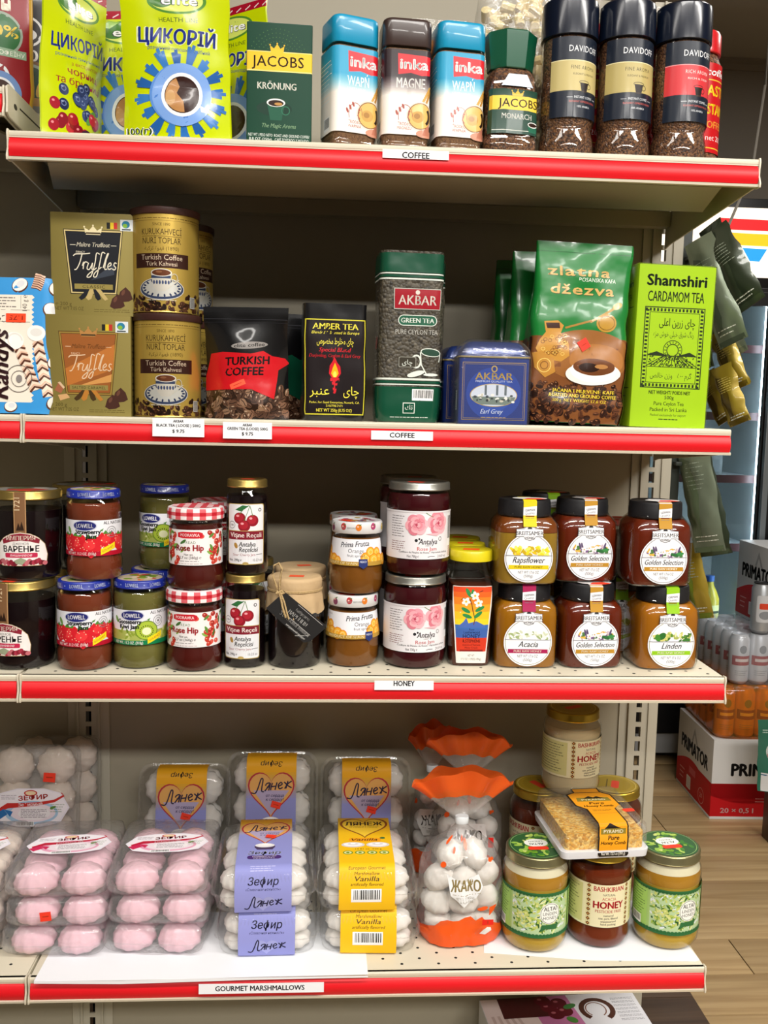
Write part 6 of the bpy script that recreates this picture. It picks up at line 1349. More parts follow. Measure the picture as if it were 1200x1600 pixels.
ORANGEF = mat('orange_film', '#e8571a', .25, coat=.8, bump=.4, bscale=40)
ORANGET = mat_film('orange_clear_film', '#f06a28', 1.0, .1, .7, 40, .05, .62)
def kako(label, x, y, z, rz, seed, full=True, k=1.0):
    t = thing('marshmallow_bag', label, 'marshmallow bag', x, y, z, rz, 'clear and orange marshmallow bags')
    rd = random.Random(seed); W, D = 138*k, 96*k
    zk = .86
    spots = [(-36, -12, 30), (2, -18, 29), (38, -11, 31), (-40, -12, 66), (0, -19, 68), (40, -14, 70), (-36, -10, 108), (2, -18, 106), (38, -10, 112), (-20, -10, 146), (20, -10, 146), (-30, 18, 30), (30, 18, 34), (0, 20, 70), (-30, 18, 90), (30, 18, 94), (0, 14, 128)]
    for i, (a, b_, c) in enumerate(spots):
        q = MB(); q.ball((0, 0, 0), 25*k, 23*k, 21*k, 26, 12, mod=lambda th, ph: 1+.07*cos(8*th+3*ph)+.1*sin(2*th+a)+.05*cos(3*ph+b_)); o = q.build('marshmallow', MALW, t, ang=80)
        o.location = (a*k*K, b_*k*K, c*K*zk); o.rotation_euler = (rd.uniform(-1.3, 1.3), rd.uniform(-1, 1), rd.uniform(0, 3))
    prof = [(0, .84, .8), (4, .94, .95), (20, 1, 1), (60, 1.0, 1), (100, .99, 1), (130, .95, .95), (155, .78, .8), (172, .5, .5), (186, .22, .24), (196, .1, .16), (203, .085, .13)]
    prof2 = []
    for (z0, a0, b0), (z1, a1, b1) in zip(prof, prof[1:]):
        m_ = max(1, int((z1-z0)/9)); prof2 += [(z0+(z1-z0)*i/m_, a0+(a1-a0)*i/m_, b0+(b1-b0)*i/m_) for i in range(m_)]
    prof2.append(prof[-1])
    R = wrinkle([(z_*zk, [(x_, y_) for x_, y_ in rrect(W*a, D*b_, 40*min(a, b_), 8, 6)]) for z_, a, b_ in prof2], 4.2, 13, seed, 2, 158)
    q = MB(); q.loft(R, True, False); q.build('film_bag', FILM2, t, ang=70)
    s = Surf(R, 9); p = P(); L = s.u[-1]
    og = '#e8571a'; n = 40; hv = lambda u: 34+14*sin(u*.052+2)+6*sin(u*.13)+(18 if 26 < u < 50 else 0)
    p.g([(-L+.5, 1.5)]+[(u, 1.5) for u in (-70, 0, 70)]+[(L-.5, 1.5)]+[(u, hv(u)) for u in [L-.5-(2*L-1)*i/n for i in range(n+1)]], og)
    if full:
        p.g([(24, 22), (32, 20), (42, 24), (40, 29), (34, 31), (29, 28)], '#eceae6'); p.g([(36, 60), (48, 62), (46, 52), (36, 48)], og)
        p.g([(-30, 112), (-6, 96), (20, 110), (26, 92), (16, 76), (-2, 62), (-22, 80)], '#eceef0')
    else: p.g([(-26, 112), (26, 112), (30, 92), (18, 68), (-18, 68), (-32, 92)], '#dedcd8')
    gk = '#8a7a4e' if full else '#3a322a'
    p.t('ЖАКО', 0, 86, 15, gk, w=44, b=.03); p.l([(-20, 82), (0, 79), (22, 83)], .8, gk); p.e(8, 98, 3, 5, gk, 10, -30); p.t('ПЕРША ЗЕФІРНА', 0, 73, 4, '#8a8478', w=28); p.t('ФАБРИКА', 2, 68, 4, '#8a8478', w=20)
    for u, v, a, b_, r in ((-38, 122, 5, 4, 0), (44, 126, 4, 3, 0), (2, 146, 5, 7, 10), (26, 60, 8, 3, 4), (-8, 152, 3, 4, 0), (-24, 140, 3, 4, 30), (50, 126, 4, 2, 0), (-46, 150, 4, 5, 0)): p.e(u, v, a, b_, og, 12, r)
    mkprint(p, 'bag_print', t, s, GLOSS, .5)
    q = MB(); q.lathe([(167, 9.4), (168, 10), (177, 10), (178, 9.2)], 16, mod=lambda a, b_, c: (a, b_*.7)); q.build('white_tie', mat('tie_white', '#dfe4e8', .4), t)
    FR = []; ns = 12
    for i in range(ns+1):
        f = i/ns; w = 12+(168*k-12)*f**.75; d = 12+18*f; n = 64
        FR.append((175+72*f, [(w/2*sin(a)*1.0, -d/2*cos(a)+f*6*sin(7*a+seed)*abs(cos(a)), 175+72*f-22*f*f*abs(sin(a))**2.2+3*f*sin(9*a)) for a in [-pi+2*pi*j/n for j in range(n+1)]]))
    q = MB(); q.loft(FR[:7], False, False); q.build('gathered_film', FILM2, t, ang=70)
    q = MB(); q.loft(FR[6:], False, False); q.build('orange_film_top', ORANGET, t, ang=70)
    sticker(t, FRONT(-52), 34 if not full else 30, 92 if not full else 46, 8, 16, 0 if not full else 90, None, '#e0281e', 3)
    return t
kako('front clear marshmallow bag with orange base and tied orange top', 583, 92, Z4+.5, 3, 2, True, .88)
kako('rear clear marshmallow bag with orange top beside the stacked honey jars', 610, 212, Z4+15.2, -6, 8, False, .8)
kako('third marshmallow bag in the shade behind left, between sleeved packs and front bag', 562, 285, Z4+.5, 8, 5, False, .5)
b = MB(); b.box(-50, 50, -30, 30, 0, 14.5, 0); t = thing('carton', 'flat white carton under the rear marshmallow bag', 'carton', 610, 212, Z4+.4); b.build('box', WHITE, t, bevel=1)

# honey in glass
def altai(label, x, y, z, rz):
    t = thing('honey_jar', label, 'jar', x, y, z, rz, 'creamed honey jars with green pictured lids')
    prof = [(0, 34), (3, 42), (10, 46), (18, 47), (24, 46), (94, 46), (104, 47), (114, 46), (121, 43), (126, 41)]
    q = MB(); q.lathe([(z_+1.2*(i == 0), r-1.7) for i, (z_, r) in enumerate(prof[:6])], 52); q.build('honey', jelly('linden_honey', '#c9a23a', .12, grain=.1), t)
    q = MB(); q.lathe([(94.2, 44.3), (104, 45.3), (112, 44.6)], 52); q.build('amber_layer', jelly('linden_amber', '#c08a2a', .12), t)
    q = MB(); q.lathe([(112.2, 44.5), (121, 41.3), (124, 40)], 52); q.build('foam_layer', mat('honey_foam', '#ddd3b4', .6), t)
    q = MB(); q.lathe(prof, 56); q.build('glass', GLASS, t); q = MB(); q.lathe(lidp(44, 126, 14), 52); q.build('lid', mat('lid_old_gold', '#96906a', .3, .8), t, ang=40)
    p = P(); p.e(0, 0, 40.5, 40.5, '#2f5a32', 48); rd = random.Random(5)
    for i in range(70):
        a = rd.uniform(0, 6.28); r = rd.uniform(8, 32); p.e(r*cos(a), r*sin(a), 5.4, 3, rd.choice(('#6f9a2c', '#8fb84a', '#3f7a2c', '#c9d37a', '#2a5a2a', '#a9c45a')), 9, rd.uniform(0, 180))
    p.ring(0, 0, 38, 38, .9, '#8aa86a', 44); p.e(0, 6, 17, 12, '#eceee6', 28); p.t('ALTAI', 0, 5, 5, '#2f3a2c', w=20, b=.03, rot=180); p.t('LINDEN', 0, 12, 3.4, '#2f3a2c', w=20, rot=180); p.rr(-15, -15, 14, -5, 3, '#ec3a24')
    mkprint(p, 'lid_print', t, disc_surf(140), GLOSS, .2)
    s = Surf([(24, circ(46.3, 56)), (94, circ(46.3, 56))]); p = P(); p.r(-110, 29, 110, 90, '#a7c978'); p.r(-46, 29, 44, 90, '#b5cfa0'); 
    for u in range(-110, 110, 5): p.e(u+2, 89, 2.8, 2.4, '#2f6a3c', 10); p.e(u+2, 30, 2.8, 2.4, '#2f6a3c', 10)
    p.r(-110, 90, 110, 92.5, '#2f6a3c'); p.r(-110, 26.5, 110, 29, '#2f6a3c')
    for i in range(300):
        p.e(rd.uniform(-44, 42), rd.uniform(35, 85), rd.uniform(1.4, 4.4), rd.uniform(.7, 1.7), rd.choice(('#3f6e2a', '#6f9a34', '#9db84a', '#c8d070', '#2f5a2c', '#e4e6a0', '#8aa84a', '#dfe8ea')), 9, rd.uniform(0, 180))
    for i in range(50): p.e(rd.gauss(-24, 8), rd.gauss(56, 9), 2, 1.8, rd.choice(('#b0c25a', '#d9dc92', '#c4cf74')), 12)
    p.e(10, 62, 15, 15.6, '#f0f1ec', 34); p.ring(10, 62, 13.6, 14.2, .7, '#4a5a44', 32); p.t('ALTAI', 10, 66, 6, '#2c352a', w=19, b=.015); p.t('LINDEN', 10, 59.6, 4.4, '#2c352a', w=21); p.t('HONEY', 10, 53.4, 4.4, '#2c352a', w=20)
    p.g([(-2, 46), (24, 46), (20, 38), (4, 40), (-4, 36)], '#2f6a3c'); p.r(-84, 32, -50, 86, '#a5cf6c'); p.lines(-80, -52, 44, 84, 10, '#4a6a3a', 1); p.bars(-82, 31, -60, 44)
    p.r(48, 32, 84, 86, '#a5cf6c'); p.lines(50, 82, 44, 84, 10, '#4a6a3a', 1)
    mkprint(p, 'label', t, s, PAPER, .35); return t
al = altai('creamed honey jar with green pictured lid, left of the dark honey jar', 690, 76, Z4+.8, 2)
dup(al, 'creamed honey jar with green pictured lid at the right end of the lowest shelf', 884, 78, Z4+.8, 8)
def bashk(label, x, y, z, rz, light, H=130):
    t = thing('honey_jar', label, 'jar', x, y, z, rz, 'honey jars with cream labels and gold lids')
    k = H/130; prof = [(0, 34), (3, 41), (10, 44.5), (18, 45), (22, 44), (92*k, 44), (98*k, 45), (106*k, 44), (113*k, 39.5), (118*k, 38)]
    q = MB(); q.lathe([(z_+1.2*(i == 0), r-1.7) for i, (z_, r) in enumerate(prof[:8])], 52); q.build('honey', jelly('acacia_cream', '#d9c49c', .1) if light else jelly('acacia_dark', '#742c12', .12), t)
    if light: q = MB(); q.lathe([(106*k+.3, 42.2), (113*k, 37.8), (116*k, 36.6)], 52); q.build('foam_layer', mat('honey_foam2', '#d9c8a4', .6), t)
    q = MB(); q.lathe(prof, 56); q.build('glass', GLASS, t); q = MB(); q.lathe(lidp(40.6, 117*k, 13), 52); q.build('lid', mat('lid_bright_gold', '#c2a23c', .28, .85), t, ang=40)
    p = P(); p.e(0, 0, 37, 37, '#b3962c', 44); p.ring(0, 0, 34, 34, 1, '#e0cc7a', 40); p.e(0, 2, 28, 28, '#a88c26', 40); p.lines(-16, 18, 8, 14, 1, '#5a4a14', 2); p.rr(-16, -8, 14, 4, 3, '#e8452c')
    mkprint(p, 'lid_print', t, disc_surf(117*k+13), GLOSS, .2)
    s = Surf([(22, circ(44.4, 56)), (92*k, circ(44.4, 56))]); p = P(); a, b_ = 32*k, 90*k; m = (a+b_)/2; u = (b_-a)/58; cr = '#e4dcb6'
    p.r(-108, a, 108, b_, cr)
    for x_ in (-29, 29):
        p.r(x_-3.6, a, x_+3.6, b_, '#d9cfa0')
        for i in range(9): yy = a+(i+.5)*(b_-a)/9; p.g([(x_-3, yy), (x_, yy+3), (x_+3, yy), (x_, yy-3)], '#6a2f1c'); p.e(x_, yy, 1, 1, '#c8a04a', 6)
    r = '#b5232c'; p.t('BASHKIRIAN', 0, m+20*u, 6.4*u, r, w=44, b=.025); p.t('NATURAL', 0, m+14*u, 3.2, '#3a3430', w=18); p.t('ACACIA', 0, m+8*u, 4*u, r, w=20); p.t('HONEY', 0, m-3*u, 9*u, r, w=44, b=.045); p.t('PESTICIDE FREE', 0, m-9*u, 3.8*u, r, w=38, b=.015)
    p.t('natural', 0, m-14*u, 3, '#3a3430', w=14, b=.02); p.t('raw, pure, filtered', 0, m-18*u, 3, '#3a3430', w=28, b=.02); p.t('unpasteurized', 0, m-22*u, 3, '#3a3430', w=22, b=.02); p.t('hand packing', 0, m-26*u, 3, '#3a3430', w=22, b=.02)
    p.r(-100, a+3, -38, b_-3, '#cfc98a'); p.lines(-96, -42, a+6, b_-6, 11, '#5a5a3a', 1); p.r(38, a+3, 100, b_-3, '#cfc98a'); p.lines(42, 96, a+6, b_-6, 11, '#5a5a3a', 1)
    mkprint(p, 'label', t, s, PAPER, .35); return t
bd = bashk('dark honey jar with cream label under the honeycomb box', 786, 84, Z4+.8, 2, False, 141.2)
bl = bashk('pale honey jar with cream label standing atop the back jars', 770, 206, Z4+172.4, 26, True)
bb = bashk('tall dark honey jar at the back left carrying the pale honey jar', 725, 220, Z4+.8, -60, False, 175)
dup(bb, 'tall dark honey jar at the back right, half hidden by the honeycomb box', 845, 220, Z4+.8, 70)

def comb():
    t = thing('honeycomb_box', 'clear square honeycomb box with orange label resting on the honey jars', 'honeycomb box', 772, 100, Z4+141.6, 4)
    W, D = 128, 138
    q = MB(); q.loft([(0, rrect(W-8, D-8, 8)), (1, rrect(W-3, D-3, 9)), (10, rrect(W, D, 10)), (11.6, rrect(W, D, 10))]); q.build('white_base', mat('base_white', '#dcdfe6', .35, coat=.2), t)
    q = MB(); q.loft([(11.8, rrect(W-14, D-14, 6)), (34, rrect(W-14, D-14, 6))]); q.build('honeycomb', mat_grain('comb_wax', ('#c98a22', '#e0ac48', '#eac878', '#b07a20'), 260, .35, .6, .3), t, ang=30)
    q = MB(); q.loft([(11.8, rrect(W-4, D-4, 9)), (30, rrect(W-5, D-5, 9)), (31, rrect(W-3, D-3, 9)), (33, rrect(W-5, D-5, 9)), (46, rrect(W-7, D-7, 9)), (49, rrect(W-13, D-13, 9))], False, True); q.build('clear_cover', CLAM, t)
    s = Path([(D/2-14, 49.2), (-D/2+8, 49.2), (-D/2+3.2, 46), (-D/2+2.4, 33), (-D/2+1, 31), (-D/2+2, 12), (-D/2-.2, 8), (-D/2, 3)], 10); p = P(); og = '#e89a1c'; k = '#1d1712'; tot = s.s[-1]
    p.g([(-20, -tot+1), (20, -tot+1), (22, -tot+4), (22, -70), (34, -58), (32, -24), (20, -14), (20, 0), (-22, 0), (-22, -14), (-36, -20), (-34, -58), (-22, -70), (-22, -tot+4)], k)
    p.g([(-20, -tot+9), (20, -tot+9), (20, -72), (32, -60), (30, -26), (18, -15), (18, -2), (-20, -2), (-20, -15), (-33, -22), (-32, -58), (-20, -72)], og)
    p.g([(-26, -46), (26, -46), (24, -33), (-24, -33)], '#8a7a2c'); p.g([(-14, -36), (-4, -28), (2, -33), (8, -29), (18, -37)], k); p.t('PYRAMID', 0, -43, 5, '#f0e8d0', w=36); p.t('Pure', 0, -56, 7, k, w=22, b=.03, sh=.2); p.t('Honey Comb', 0, -65, 6, k, w=44, b=.03, sh=.2)
    p.r(-20, -16, 20, -14.6, k); p.lines(-14, 16, -80, -74, 2, '#6a4a14', .9); p.r(-20, -87, 20, -86, '#c8821a')
    b0 = -s.s[2]; p.g([(-14, b0-4), (-4, b0+5), (4, b0), (16, b0-5)], k); p.r(-18, b0-11, 18, b0-3, '#8a7a2c'); p.t('PYRAMID', 0, b0-9.4, 4.6, '#f0e8d0', w=28); p.t('Pure', 0, b0-19, 6, k, w=16, b=.03, sh=.2); p.t('Honey Comb', 0, b0-26, 5, k, w=36, b=.03, sh=.2); p.t('Net Wt. 12.3 oz (350 g)', 0, -tot+3, 3.4, '#e8e2d4', w=34, b=.02)
    mkprint(p, 'label', t, s, PAPER, .5)
    p = P(); p.rr(-8, -5, 9, 5, 3, '#f0402a'); mkprint(p, 'price_sticker', t, Flat((48, -24, 49.4), (1, .1, 0), (-.1, 1, 0)), PAPER, .3)
comb()

# under the lowest shelf
t = thing('chocolate_box', 'pink and white chocolate box with cherries on the base deck, bottom edge', 'box', 800, 190, -229.5, 4)
b = MB(); b.box(-140, 130, -120, 105, 0, 118); b.build('box', mat('box_white', '#d9d9de', .45), t, bevel=1)
p = P(); p.r(-139, -119, 129, 104, '#e2e2e8'); p.g([(-139, -119), (40, -119), (10, 104), (-139, 104)], '#c878a8'); p.g([(-139, -119), (-30, -119), (-60, 104), (-139, 104)], '#e6d2d0'); 
for i in range(5): p.l([(-120+i*18, -110), (-128+i*10, 60)], 5, '#cbb2ae')
p.r(-110, 52, -24, 104, '#4a1c1c')
for x_, y_ in ((-28, 74), (-8, 84), (-20, 56), (-34, 92), (-4, 62)): p.e(x_, y_, 14, 13, '#5f1420', 22); p.e(x_-4, y_+4, 4, 3, '#b0606a', 10)
p.e(8, 74, 12, 6, '#3f7a3c', 16, 20); p.e(2, 40, 10, 7, '#4f8a3c', 16, -40); p.ring(52, 62, 26, 26, 9, '#4a2418', 26, -60, 230); p.ring(50, 62, 17, 18, 2, '#7a4a34', 22, -60, 230)
for i in range(7): p.lines(84, 124, 30+i*9, 36+i*9, 2, '#7a7a84', 1)
p.e(96, 0, 9, 3, '#3a3a3e', 14, 20); p.e(112, -8, 4, 4, '#3a3a3e', 10)
mkprint(p, 'lid_print', t, disc_surf(118), GLOSS, .3)
DW = mat_wood('dark_walnut', '#5a4636', '#3a2c22', .4)
t = thing('low_bench', 'dark walnut low platform beside the shelf end, bottom right', 'platform', 1030, 330, FL)
for i in range(4):
    b = MB(); b.box(-84, 84, -320+i*160, -162+i*160, 180, 200); o = b.build('board', DW, t, bevel=1)
for sx in (-76, 76):
    for sy in (-305, 305): b = MB(); b.box(sx-6, sx+6, sy-6, sy+6, 0, 180); b.build('leg', DW, t, bevel=1)
# ------------------------------------------------------------------ beyond the shelf: cooler, beer, seed packets
t = thing('drinks_cooler', 'black glass door cooler with lit shelves standing behind the shelf end', 'cooler', 1700, 2200, FL)
BK = mat('cooler_black', '#0c0c0d', .35); CW = mat('cooler_inner', '#c9d2d4', .5); RS = mat('cooler_strip', '#3a080e', .4)
def cb(name, m, boxes, par=None, bevel=0):
    q = MB()
    for b_ in boxes: q.box(*b_)
    return q.build(name, m, par or t, smooth=False, bevel=bevel)
# local coordinates: x -480..+405, y from the door plane 0 back to 440, z from the floor
cb('cabinet', BK, [(-480, -440, 0, 430, 120, 1800), (312, 405, 0, 430, 120, 1800), (-440, 312, 0, 430, 1770, 1800), (-440, 312, 0, 430, 120, 484), (-440, 312, 420, 430, 484, 1770)], bevel=3)
cb('liner', CW, [(-440, 312, 412, 419, 484, 1770), (-440, -434, 4, 412, 484, 1770), (306, 312, 4, 412, 484, 1770), (-440, 312, 4, 412, 484, 490), (-440, 312, 4, 412, 1764, 1770)])
for z in (845, 1107, 1343, 1593):
    o = cb('wire_shelf', mat('cooler_shelf', '#c9d0d4', .4, .3), [(-434, 306, 60, 400, z-6, z)])
    cb('red_strip', RS, [(-434, 300, 56, 60, z-26, z+4)], o)
q = MB(); q.box(-440, 312, -26, -22, 484, 1770); q.build('glass_door', mat_film('door_glass', '#dfe8ea', .8, .03, 0, 1, .03), t, smooth=False)
cb('door_frame', BK, [(-450, -405, -34, -14, 470, 1780), (318-45, 318, -34, -14, 470, 1780), (-405, 273, -34, -14, 1730, 1780), (-405, 273, -34, -14, 470, 515)], bevel=2)
cb('handle', mat('handle_grey', '#7d8488', .35, .5), [(278, 300, -62, -40, 420, 1700), (284, 294, -42, -34, 430, 450), (284, 294, -42, -34, 1660, 1680)], bevel=3)
cb('kick_panel', mat('kick_grey', '#8d8f90', .5), [(-470, 395, 10, 20, 40, 118)]); cb('foot', BK, [(-460, -420, 20, 60, 0, 40), (345, 385, 20, 60, 0, 40), (-460, -420, 370, 410, 0, 120), (345, 385, 370, 410, 0, 120)])
cb('light_tube', mat('cooler_light', '#eef6ff', .5, emit=26), [(290, 304, 20, 32, 330, 1740)])
sg = thing('illuminated_sign', 'backlit white sign with red, yellow and blue slanted bars atop the cooler', 'sign', 1790, 2230, FL+1801)
q = MB(); q.box(-560, 312, 0, 200, 0, 320); q.build('sign_case', BK, sg, bevel=4)
q = MB(); q.box(-535, 262, -6, -.2, 38, 285); q.build('lit_panel', mat('sign_panel', '#fff2dc', .5, emit=1.0), sg, smooth=False)
for nm, c, pts in (('red_bar', '#e8121a', [(24, 206), (222, 204), (252, 242), (0, 246)]), ('yellow_bar', '#f6b80e', [(74, 152), (192, 150), (220, 192), (42, 195)]), ('blue_bar', '#1a94dc', [(124, 96), (160, 95), (186, 140), (94, 142)])):
    q = MB(); q.prism(pts, 'y', -8, -6.2); q.build(nm, mat('sign_'+nm, c, .5, emit=.85), sg, smooth=False)
for i, (x, y, z, c, lb) in enumerate([(1812, 2330, 490, '#d9c23a', 'yellow bottle with blue cap on the bottom cooler shelf'), (1728, 2340, 490, '#8a5a6a', 'plum coloured bottle beside the yellow one in the cooler')]):
    b_ = thing('bottle', lb, 'bottle', x+70, y, FL+z); q = MB(); q.lathe([(0, 34), (4, 40), (130, 40), (160, 30), (185, 17), (200, 16)], 24); q.build('body', mat('bottle_%d' % i, c, .35, coat=.3), b_)
    q = MB(); q.lathe([(200, 18), (222, 18)], 20); q.build('cap', mat('cap_%d' % i, ('#3a6ab8', '#5a2a3a')[i], .4), b_); s = Surf([(30, circ(40.3, 24)), (120, circ(40.3, 24))]); p = P(); p.r(-60, 40, 60, 110, ('#e6dfa0', '#b09aa6')[i]); p.r(-40, 78, 40, 88, '#3a4a3a'); p.r(-40, 42, 40, 58, '#3f7a44'); mkprint(p, 'label', b_, s)
for i, (x, z, w) in enumerate([(1770, 1107, 150), (1790, 1343, 120)]):
    b_ = thing('dairy_tub', ('grey carton on the third cooler shelf above a red strip', 'small striped carton on the second cooler shelf')[i], 'carton', x+40, 2330, FL+z); s = carton(b_, w, 78, 90, mat('tub_%d' % i, ('#7d8488', '#b9bfc2')[i], .5), 'box'); p = P(); p.r(-w/2+10, 14, w/2-10, 60, ('#8d949a', '#9aa4a8')[i]); [p.r(-w/2+14+k*16, 16, -w/2+22+k*16, 56, '#59636a') for k in range(5)]; p.r(-10, 66, 14, 76, '#c8321e'); mkprint(p, 'label', b_, s)

# beer cartons and can packs
def beer_box(label, x, y, z, rz):
    t = thing('beer_carton', label, 'carton', x, y, z, rz, 'white and red beer cartons')
    W, D, H = 420, 330, 272; s = carton(t, W, H, D, mat('beer_white', '#d9d9d9', .5), 'box', 1); p = P(); L = s.u[-1]
    wave = lambda u: 92+38*sin((u-60)*.0105)
    u0 = -W/2-D; n = 60; p.g([(u0, 1), (W/2, 1)]+[(W/2-(W/2-u0)*i/n, wave(W/2-(W/2-u0)*i/n)) for i in range(n+1)], '#c0141c')
    p.t('PRIMATOR', -20, 150, 40, '#1c1c1e', w=250, b=.05); p.rr(-60, 196, 100, 232, 17, '#0c0c0c'); p.t('20 × 0,5 l', -120, 22, 16, '#e6c9c9', w=110, b=.03); p.lines(-60, 190, 56, 76, 2, '#e0a0a0', 2); p.rr(120, 20, 190, 50, 2, '#d9a0a0')
    c = -W/2-D/2; p.t('PRIMATOR', c, 150, 46, '#1c1c1e', w=250, b=.05); p.g([(c-30, 200), (c-6, 250), (c+30, 196), (c+14, 200), (c-4, 228), (c-18, 198)], '#a8aaac')
    p.rr(c-60, 20, c-20, 66, 4, '#e8e4e4'); p.rr(c-56, 24, c-24, 62, 3, '#d8d0d0'); p.ring(c+80, 44, 26, 26, 2.4, '#e6a8a8'); p.t('20', c+80, 38, 16, '#e6a8a8', w=22); p.lines(c-130, c-80, 30, 80, 3, '#e6a0a0', 4); p.r(c-40, 80, c+20, 104, '#d05a62')
    p.r(u0, 0.4, W/2, 9, '#d9d9d9')
    mkprint(p, 'print', t, s, PAPER, .4)
    p = P(); p.e(-120, -60, 30, 18, '#6a6a6c', 24); p.e(-120, -60, 26, 14, '#d9d9d9', 24); p.t('20', -110, -110, 30, '#6a6a6c', w=44, rot=30); mkprint(p, 'top_print', t, disc_surf(H), PAPER, .4)
    return t
# the nearest vertical edge of the lower carton is its front left corner
bx = beer_box('lower white and red beer carton standing on the wooden floor', 1674+210, 1709+165, FL, -2)
def can_pack(label, x, y, z, rz, col, film, band, words, nx, ny):
    t = thing('can_pack', label, 'can pack', x, y, z, rz)
    r, H = 33, 168; m = mat('can_'+words, col, .3, .35)
    for i in range(nx):
        for j in range(ny):
            q = MB(); cx, cy = (i-(nx-1)/2)*67, (j-(ny-1)/2)*67
            q.lathe([(0, 22), (3, 26), (12, 33), (150, 33), (162, 27), (167, 26.6), (168, 25), (164, 23)], 26); o = q.build('can', m, t); o.location = (cx*K, cy*K, 0)
            if j == 0 or i == 0:
                s = Surf([(12, circ(33.2, 26)), (150, circ(33.2, 26))]); p = P(); p.r(-36, 66, 36, 98, band); p.r(-24, 78, 24, 88, '#e6d6d0'); p.e(0, 120, 12, 14, '#8a8f94'); p.lines(-24, 24, 30, 50, 3, '#8a8f94', 1.6); mkprint(p, 'can_print', o, s, GLOSS, .3)
    q = MB(); W, D = nx*67+4, ny*67+4; q.loft(wrinkle([(z_, rrect(W*k, D*k, 34, 5, 5)) for z_, k in ((.4, .97), (14, 1.01), (80, 1.0), (150, 1.01), (166, .97), (170, .9))], 2.5, 40, x)); q.build('shrink_film', film, t, ang=60)
    return t
can_pack('amber shrink wrapped can pack on the lower beer carton', 1684+203, 1712+169, FL+272.6, -3, '#e6ab45', mat_film('film_amber', '#f4c060', .6, .08, .5, 14, .04, .12), '#8a2430', 'PIVO', 6, 5)
can_pack('white shrink wrapped can pack on top of the amber can pack', 1735+270, 1762+169, FL+272.6+170.6, 0, '#e2e4e6', mat_film('film_white', '#f2f4f8', .6, .08, .5, 14, .04, .12), '#a01c28', 'BEER', 8, 5)
beer_box('upper white and red beer carton at the right photo edge', 1885+212, 1935, FL+272.6+170.6+171, 0)
cn = thing('beer_can', 'single silver beer can on the white can pack, right photo edge', 'can', 1838, 1800, FL+272.6+170.6+171)
q = MB(); q.lathe([(0, 22), (3, 26), (12, 33), (150, 33), (162, 27), (167, 26.6)], 30); q.build('body', mat('can_silver', '#b4b8bc', .3, .5), cn); q = MB(); q.lathe([(166.5, 27.4), (170, 27.4), (170.4, 25), (168, 24)], 30); q.build('black_rim', BLACKP, cn)
s = Surf([(12, circ(33.2, 30)), (150, circ(33.2, 30))]); p = P(); p.rr(-30, 40, 30, 130, 8, '#c9ccd0'); p.rr(-20, 84, 26, 104, 4, '#d8452c'); p.e(0, 64, 20, 14, '#8a8f94'); mkprint(p, 'can_print', cn, s, GLOSS, .3)
gbg = thing('green_pouch', 'teal green snack pouch with white emblem at the right photo edge', 'pouch', 1832, 1560, FL+165, 0)
s = bag(gbg, pouch_rings(170, 235, 50, 3, 5, 20, True, 1.25), mat('teal_film', '#0d6a58', .3, coat=.5), 'pouch'); p = P(); p.r(-84, 2, 84, 60, '#d9dde0'); p.e(-36, 130, 34, 34, '#c8d4d4', 30); p.e(-36, 130, 29, 29, '#8a9aa0', 28); p.rr(-66, 112, -8, 126, 4, '#b0202c'); p.lines(-80, 60, 190, 205, 2, '#b8d4cc', 3); p.r(-84, 52, 84, 56, '#3a6a8a'); mkprint(p, 'print', gbg, s, GLOSS, .5)
sd = thing('display_stand', 'small dark stand under the teal pouch beside the beer carton', 'stand', 1832, 1560, FL)
q = MB(); q.box(-50, 50, -35, 35, 158, 164); q.build('top', DW, sd, bevel=1)
for sx in (-40, 40): q = MB(); q.box(sx-5, sx+5, -30, 30, 0, 158); q.build('side', DW, sd, bevel=1)
tg = thing('price_card', 'small orange price card on the dark wall right of the cooler', 'card', 2185, 2198, 640)
q = MB(); q.box(-40, 40, 0, 1, -46, 46); q.build('card', mat('card_orange', '#d8552c', .6), tg, smooth=False); p = P(); p.rr(-30, -10, 10, 14, 8, '#f0d0c0'); mkprint(p, 'emblem', tg, FRONT(0))
pt = thing('partition_panel', 'dark brown panel standing right of the black cooler', 'panel', 2330, 2200, FL)
q = MB(); q.box(-215, 220, 0, 30, 0, 1800); q.build('board', mat('dark_brown_panel', '#2e2620', .6), pt, bevel=2); q = MB(); q.box(-215, 220, -4, 0, 0, 90); q.build('plinth', BK, pt, smooth=False)
tg.location.y = 2.1985
# wire hanging from the ceiling
q = MB(); q.tube([(1850, 2040, 2299), (1846, 2040, 2000), (1815, 2030, 1720), (1760, 2010, 1590), (1722, 2000, 1500), (1716, 2000, 1300), (1712, 2010, 1255)], 5, 7); tag(q.build('cable', mat('cable_grey', '#8a857c', .6)), 'thin grey cable hanging from the ceiling near the lit sign', 'cable')

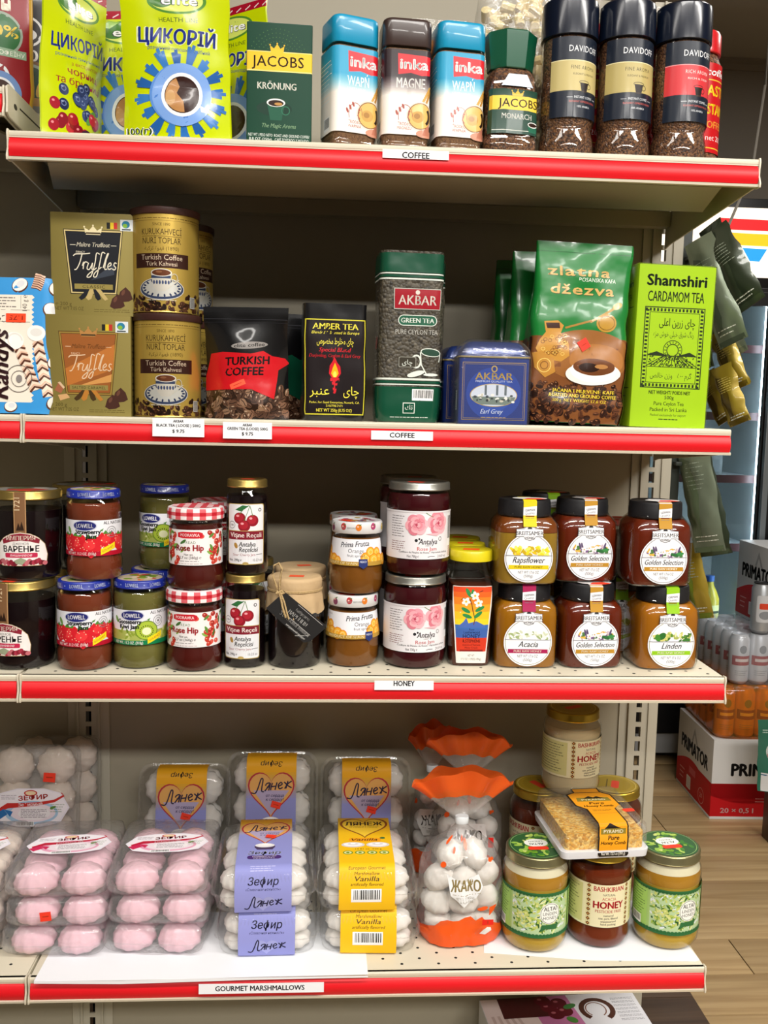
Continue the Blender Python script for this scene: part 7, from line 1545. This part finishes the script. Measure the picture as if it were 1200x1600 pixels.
# snack packets hanging on clip strips at the outer side of the bay
SIL = mat('packet_silver', '#77826e', .3, .35, .3, bump=.4, bscale=30); GRN = mat('packet_green', '#333d2d', .32, .3, .4, bump=.4, bscale=30); YEL = mat('packet_yellow', '#9a8428', .35, .3, .4, bump=.35, bscale=30)
def seed_packet(label, x, y, ztop, w, h, m, ry, rz, ink, grp):
    t = thing('hanging_packet', label, 'packet', x, y, ztop, rz, grp, 4, ry)
    R = []
    for i in range(13):
        v = i/12; d = 2.4+20*sin(pi*min(1, max(0, (v-.05)/.9)))**.7
        R.append((-h*(1-v), lens(w, d, 2.2)))
    R = wrinkle(R, 4.5, 17, x+ztop, -h*.97, -h*.04); s = bag(t, R, m, 'packet'); p = P(); p.g([(a*w*.5, -h+(4 if i % 2 else 0)) for i, a in enumerate([k/8-1 for k in range(17)])]+[(w*.5, -h+9), (-w*.5, -h+9)], ink)
    p.g([(-w*.4, -h*.9), (-w*.1, -h*.86), (w*.05, -h*.5), (-w*.1, -h*.2), (-w*.4, -h*.16)], ink); p.lines(-w*.3, w*.3, -h*.46, -h*.2, 7, '#98a390' if ink != '#5a4a14' else '#c9b45a', 1.2, int(x)); p.lines(-w*.36, w*.36, -h*.92, -h*.84, 2, '#d9dccf', 1.6)
    mkprint(p, 'print', t, s, FOILP, .5); return t
gk = 'packets on the clip strips'
rows = [(1262, 'upper'), (1180, 'second'), (1085, 'third')]
n = 0
words = ('topmost', 'second', 'third', 'fourth', 'fifth', 'sixth', 'seventh', 'eighth', 'ninth', 'tenth', 'eleventh', 'twelfth')
for i, (x, y, zt, w, h, m, ry, rz, ink, lb) in enumerate([
    (992, 330, 1188, 46, 78, GRN, -26, -62, '#2c3428', 'dark green packet nearest the bracket tip of the top shelf'),
    (1014, 364, 1186, 46, 76, GRN, -27, -64, '#2c3428', 'dark green packet behind the bracket tip packet'),
    (1036, 398, 1186, 46, 72, GRN, -28, -62, '#2f3a2a', 'rearmost dark green packet in front of the lit sign'),
    (980, 284, 1172, 50, 140, GRN, -30, -58, '#36402f', 'long dark green packet left of the lit sign'),
    (962, 300, 1160, 50, 178, SIL, -22, -54, '#4a5444', 'grey green packet hanging lowest left of the lit sign'),
    (986, 374, 1140, 50, 182, SIL, -27, -58, '#5a6452', 'silver packet with folded end below the lit sign'),
    (972, 395, 1100, 46, 150, SIL, -18, -54, '#5a6452', 'silver packet just above the yellow packets'),
    (1016, 320, 1020, 38, 100, YEL, -22, -55, '#5a4a14', 'upper yellow packet beside the lime tea carton'),
    (1030, 356, 1014, 38, 96, YEL, -28, -60, '#5a4a14', 'second upper yellow packet beside the lime tea carton'),
    (1008, 290, 962, 38, 98, YEL, -22, -55, '#5a4a14', 'lower yellow packet beside the lime tea carton'),
    (1024, 392, 954, 38, 92, YEL, -30, -60, '#5a4a14', 'second lower yellow packet beside the lime tea carton'),
    (990, 352, 840, 60, 196, GRN, -15, -50, '#47523e', 'large green packet below the second shelf end'),
    (972, 306, 846, 56, 188, SIL, -12, -52, '#5c6a50', 'large silver green packet beside the shelf end honey jars'),
    (990, 340, 668, 44, 128, YEL, -14, -55, '#6a7a24', 'olive packet hanging behind the green strip honey jar')]):
    seed_packet(lb+'', x, y, zt, w, h, m, ry, rz, ink, gk)
cs = thing('clip_strip', 'dark plastic clip strip holding the hanging packets at the bay end', 'clip strip', 958, 330, 520)
q = MB(); q.box(-7, 7, -1, 1, 0, 690); q.build('strip', mat('strip_dark', '#2c322c', .4), cs, smooth=False)
for k in range(6):
    q = MB(); q.box(-5, 5, -16, -1, 60+k*110, 66+k*110); q.build('clip', mat('strip_dark', '#2c322c', .4), cs, bevel=.5)
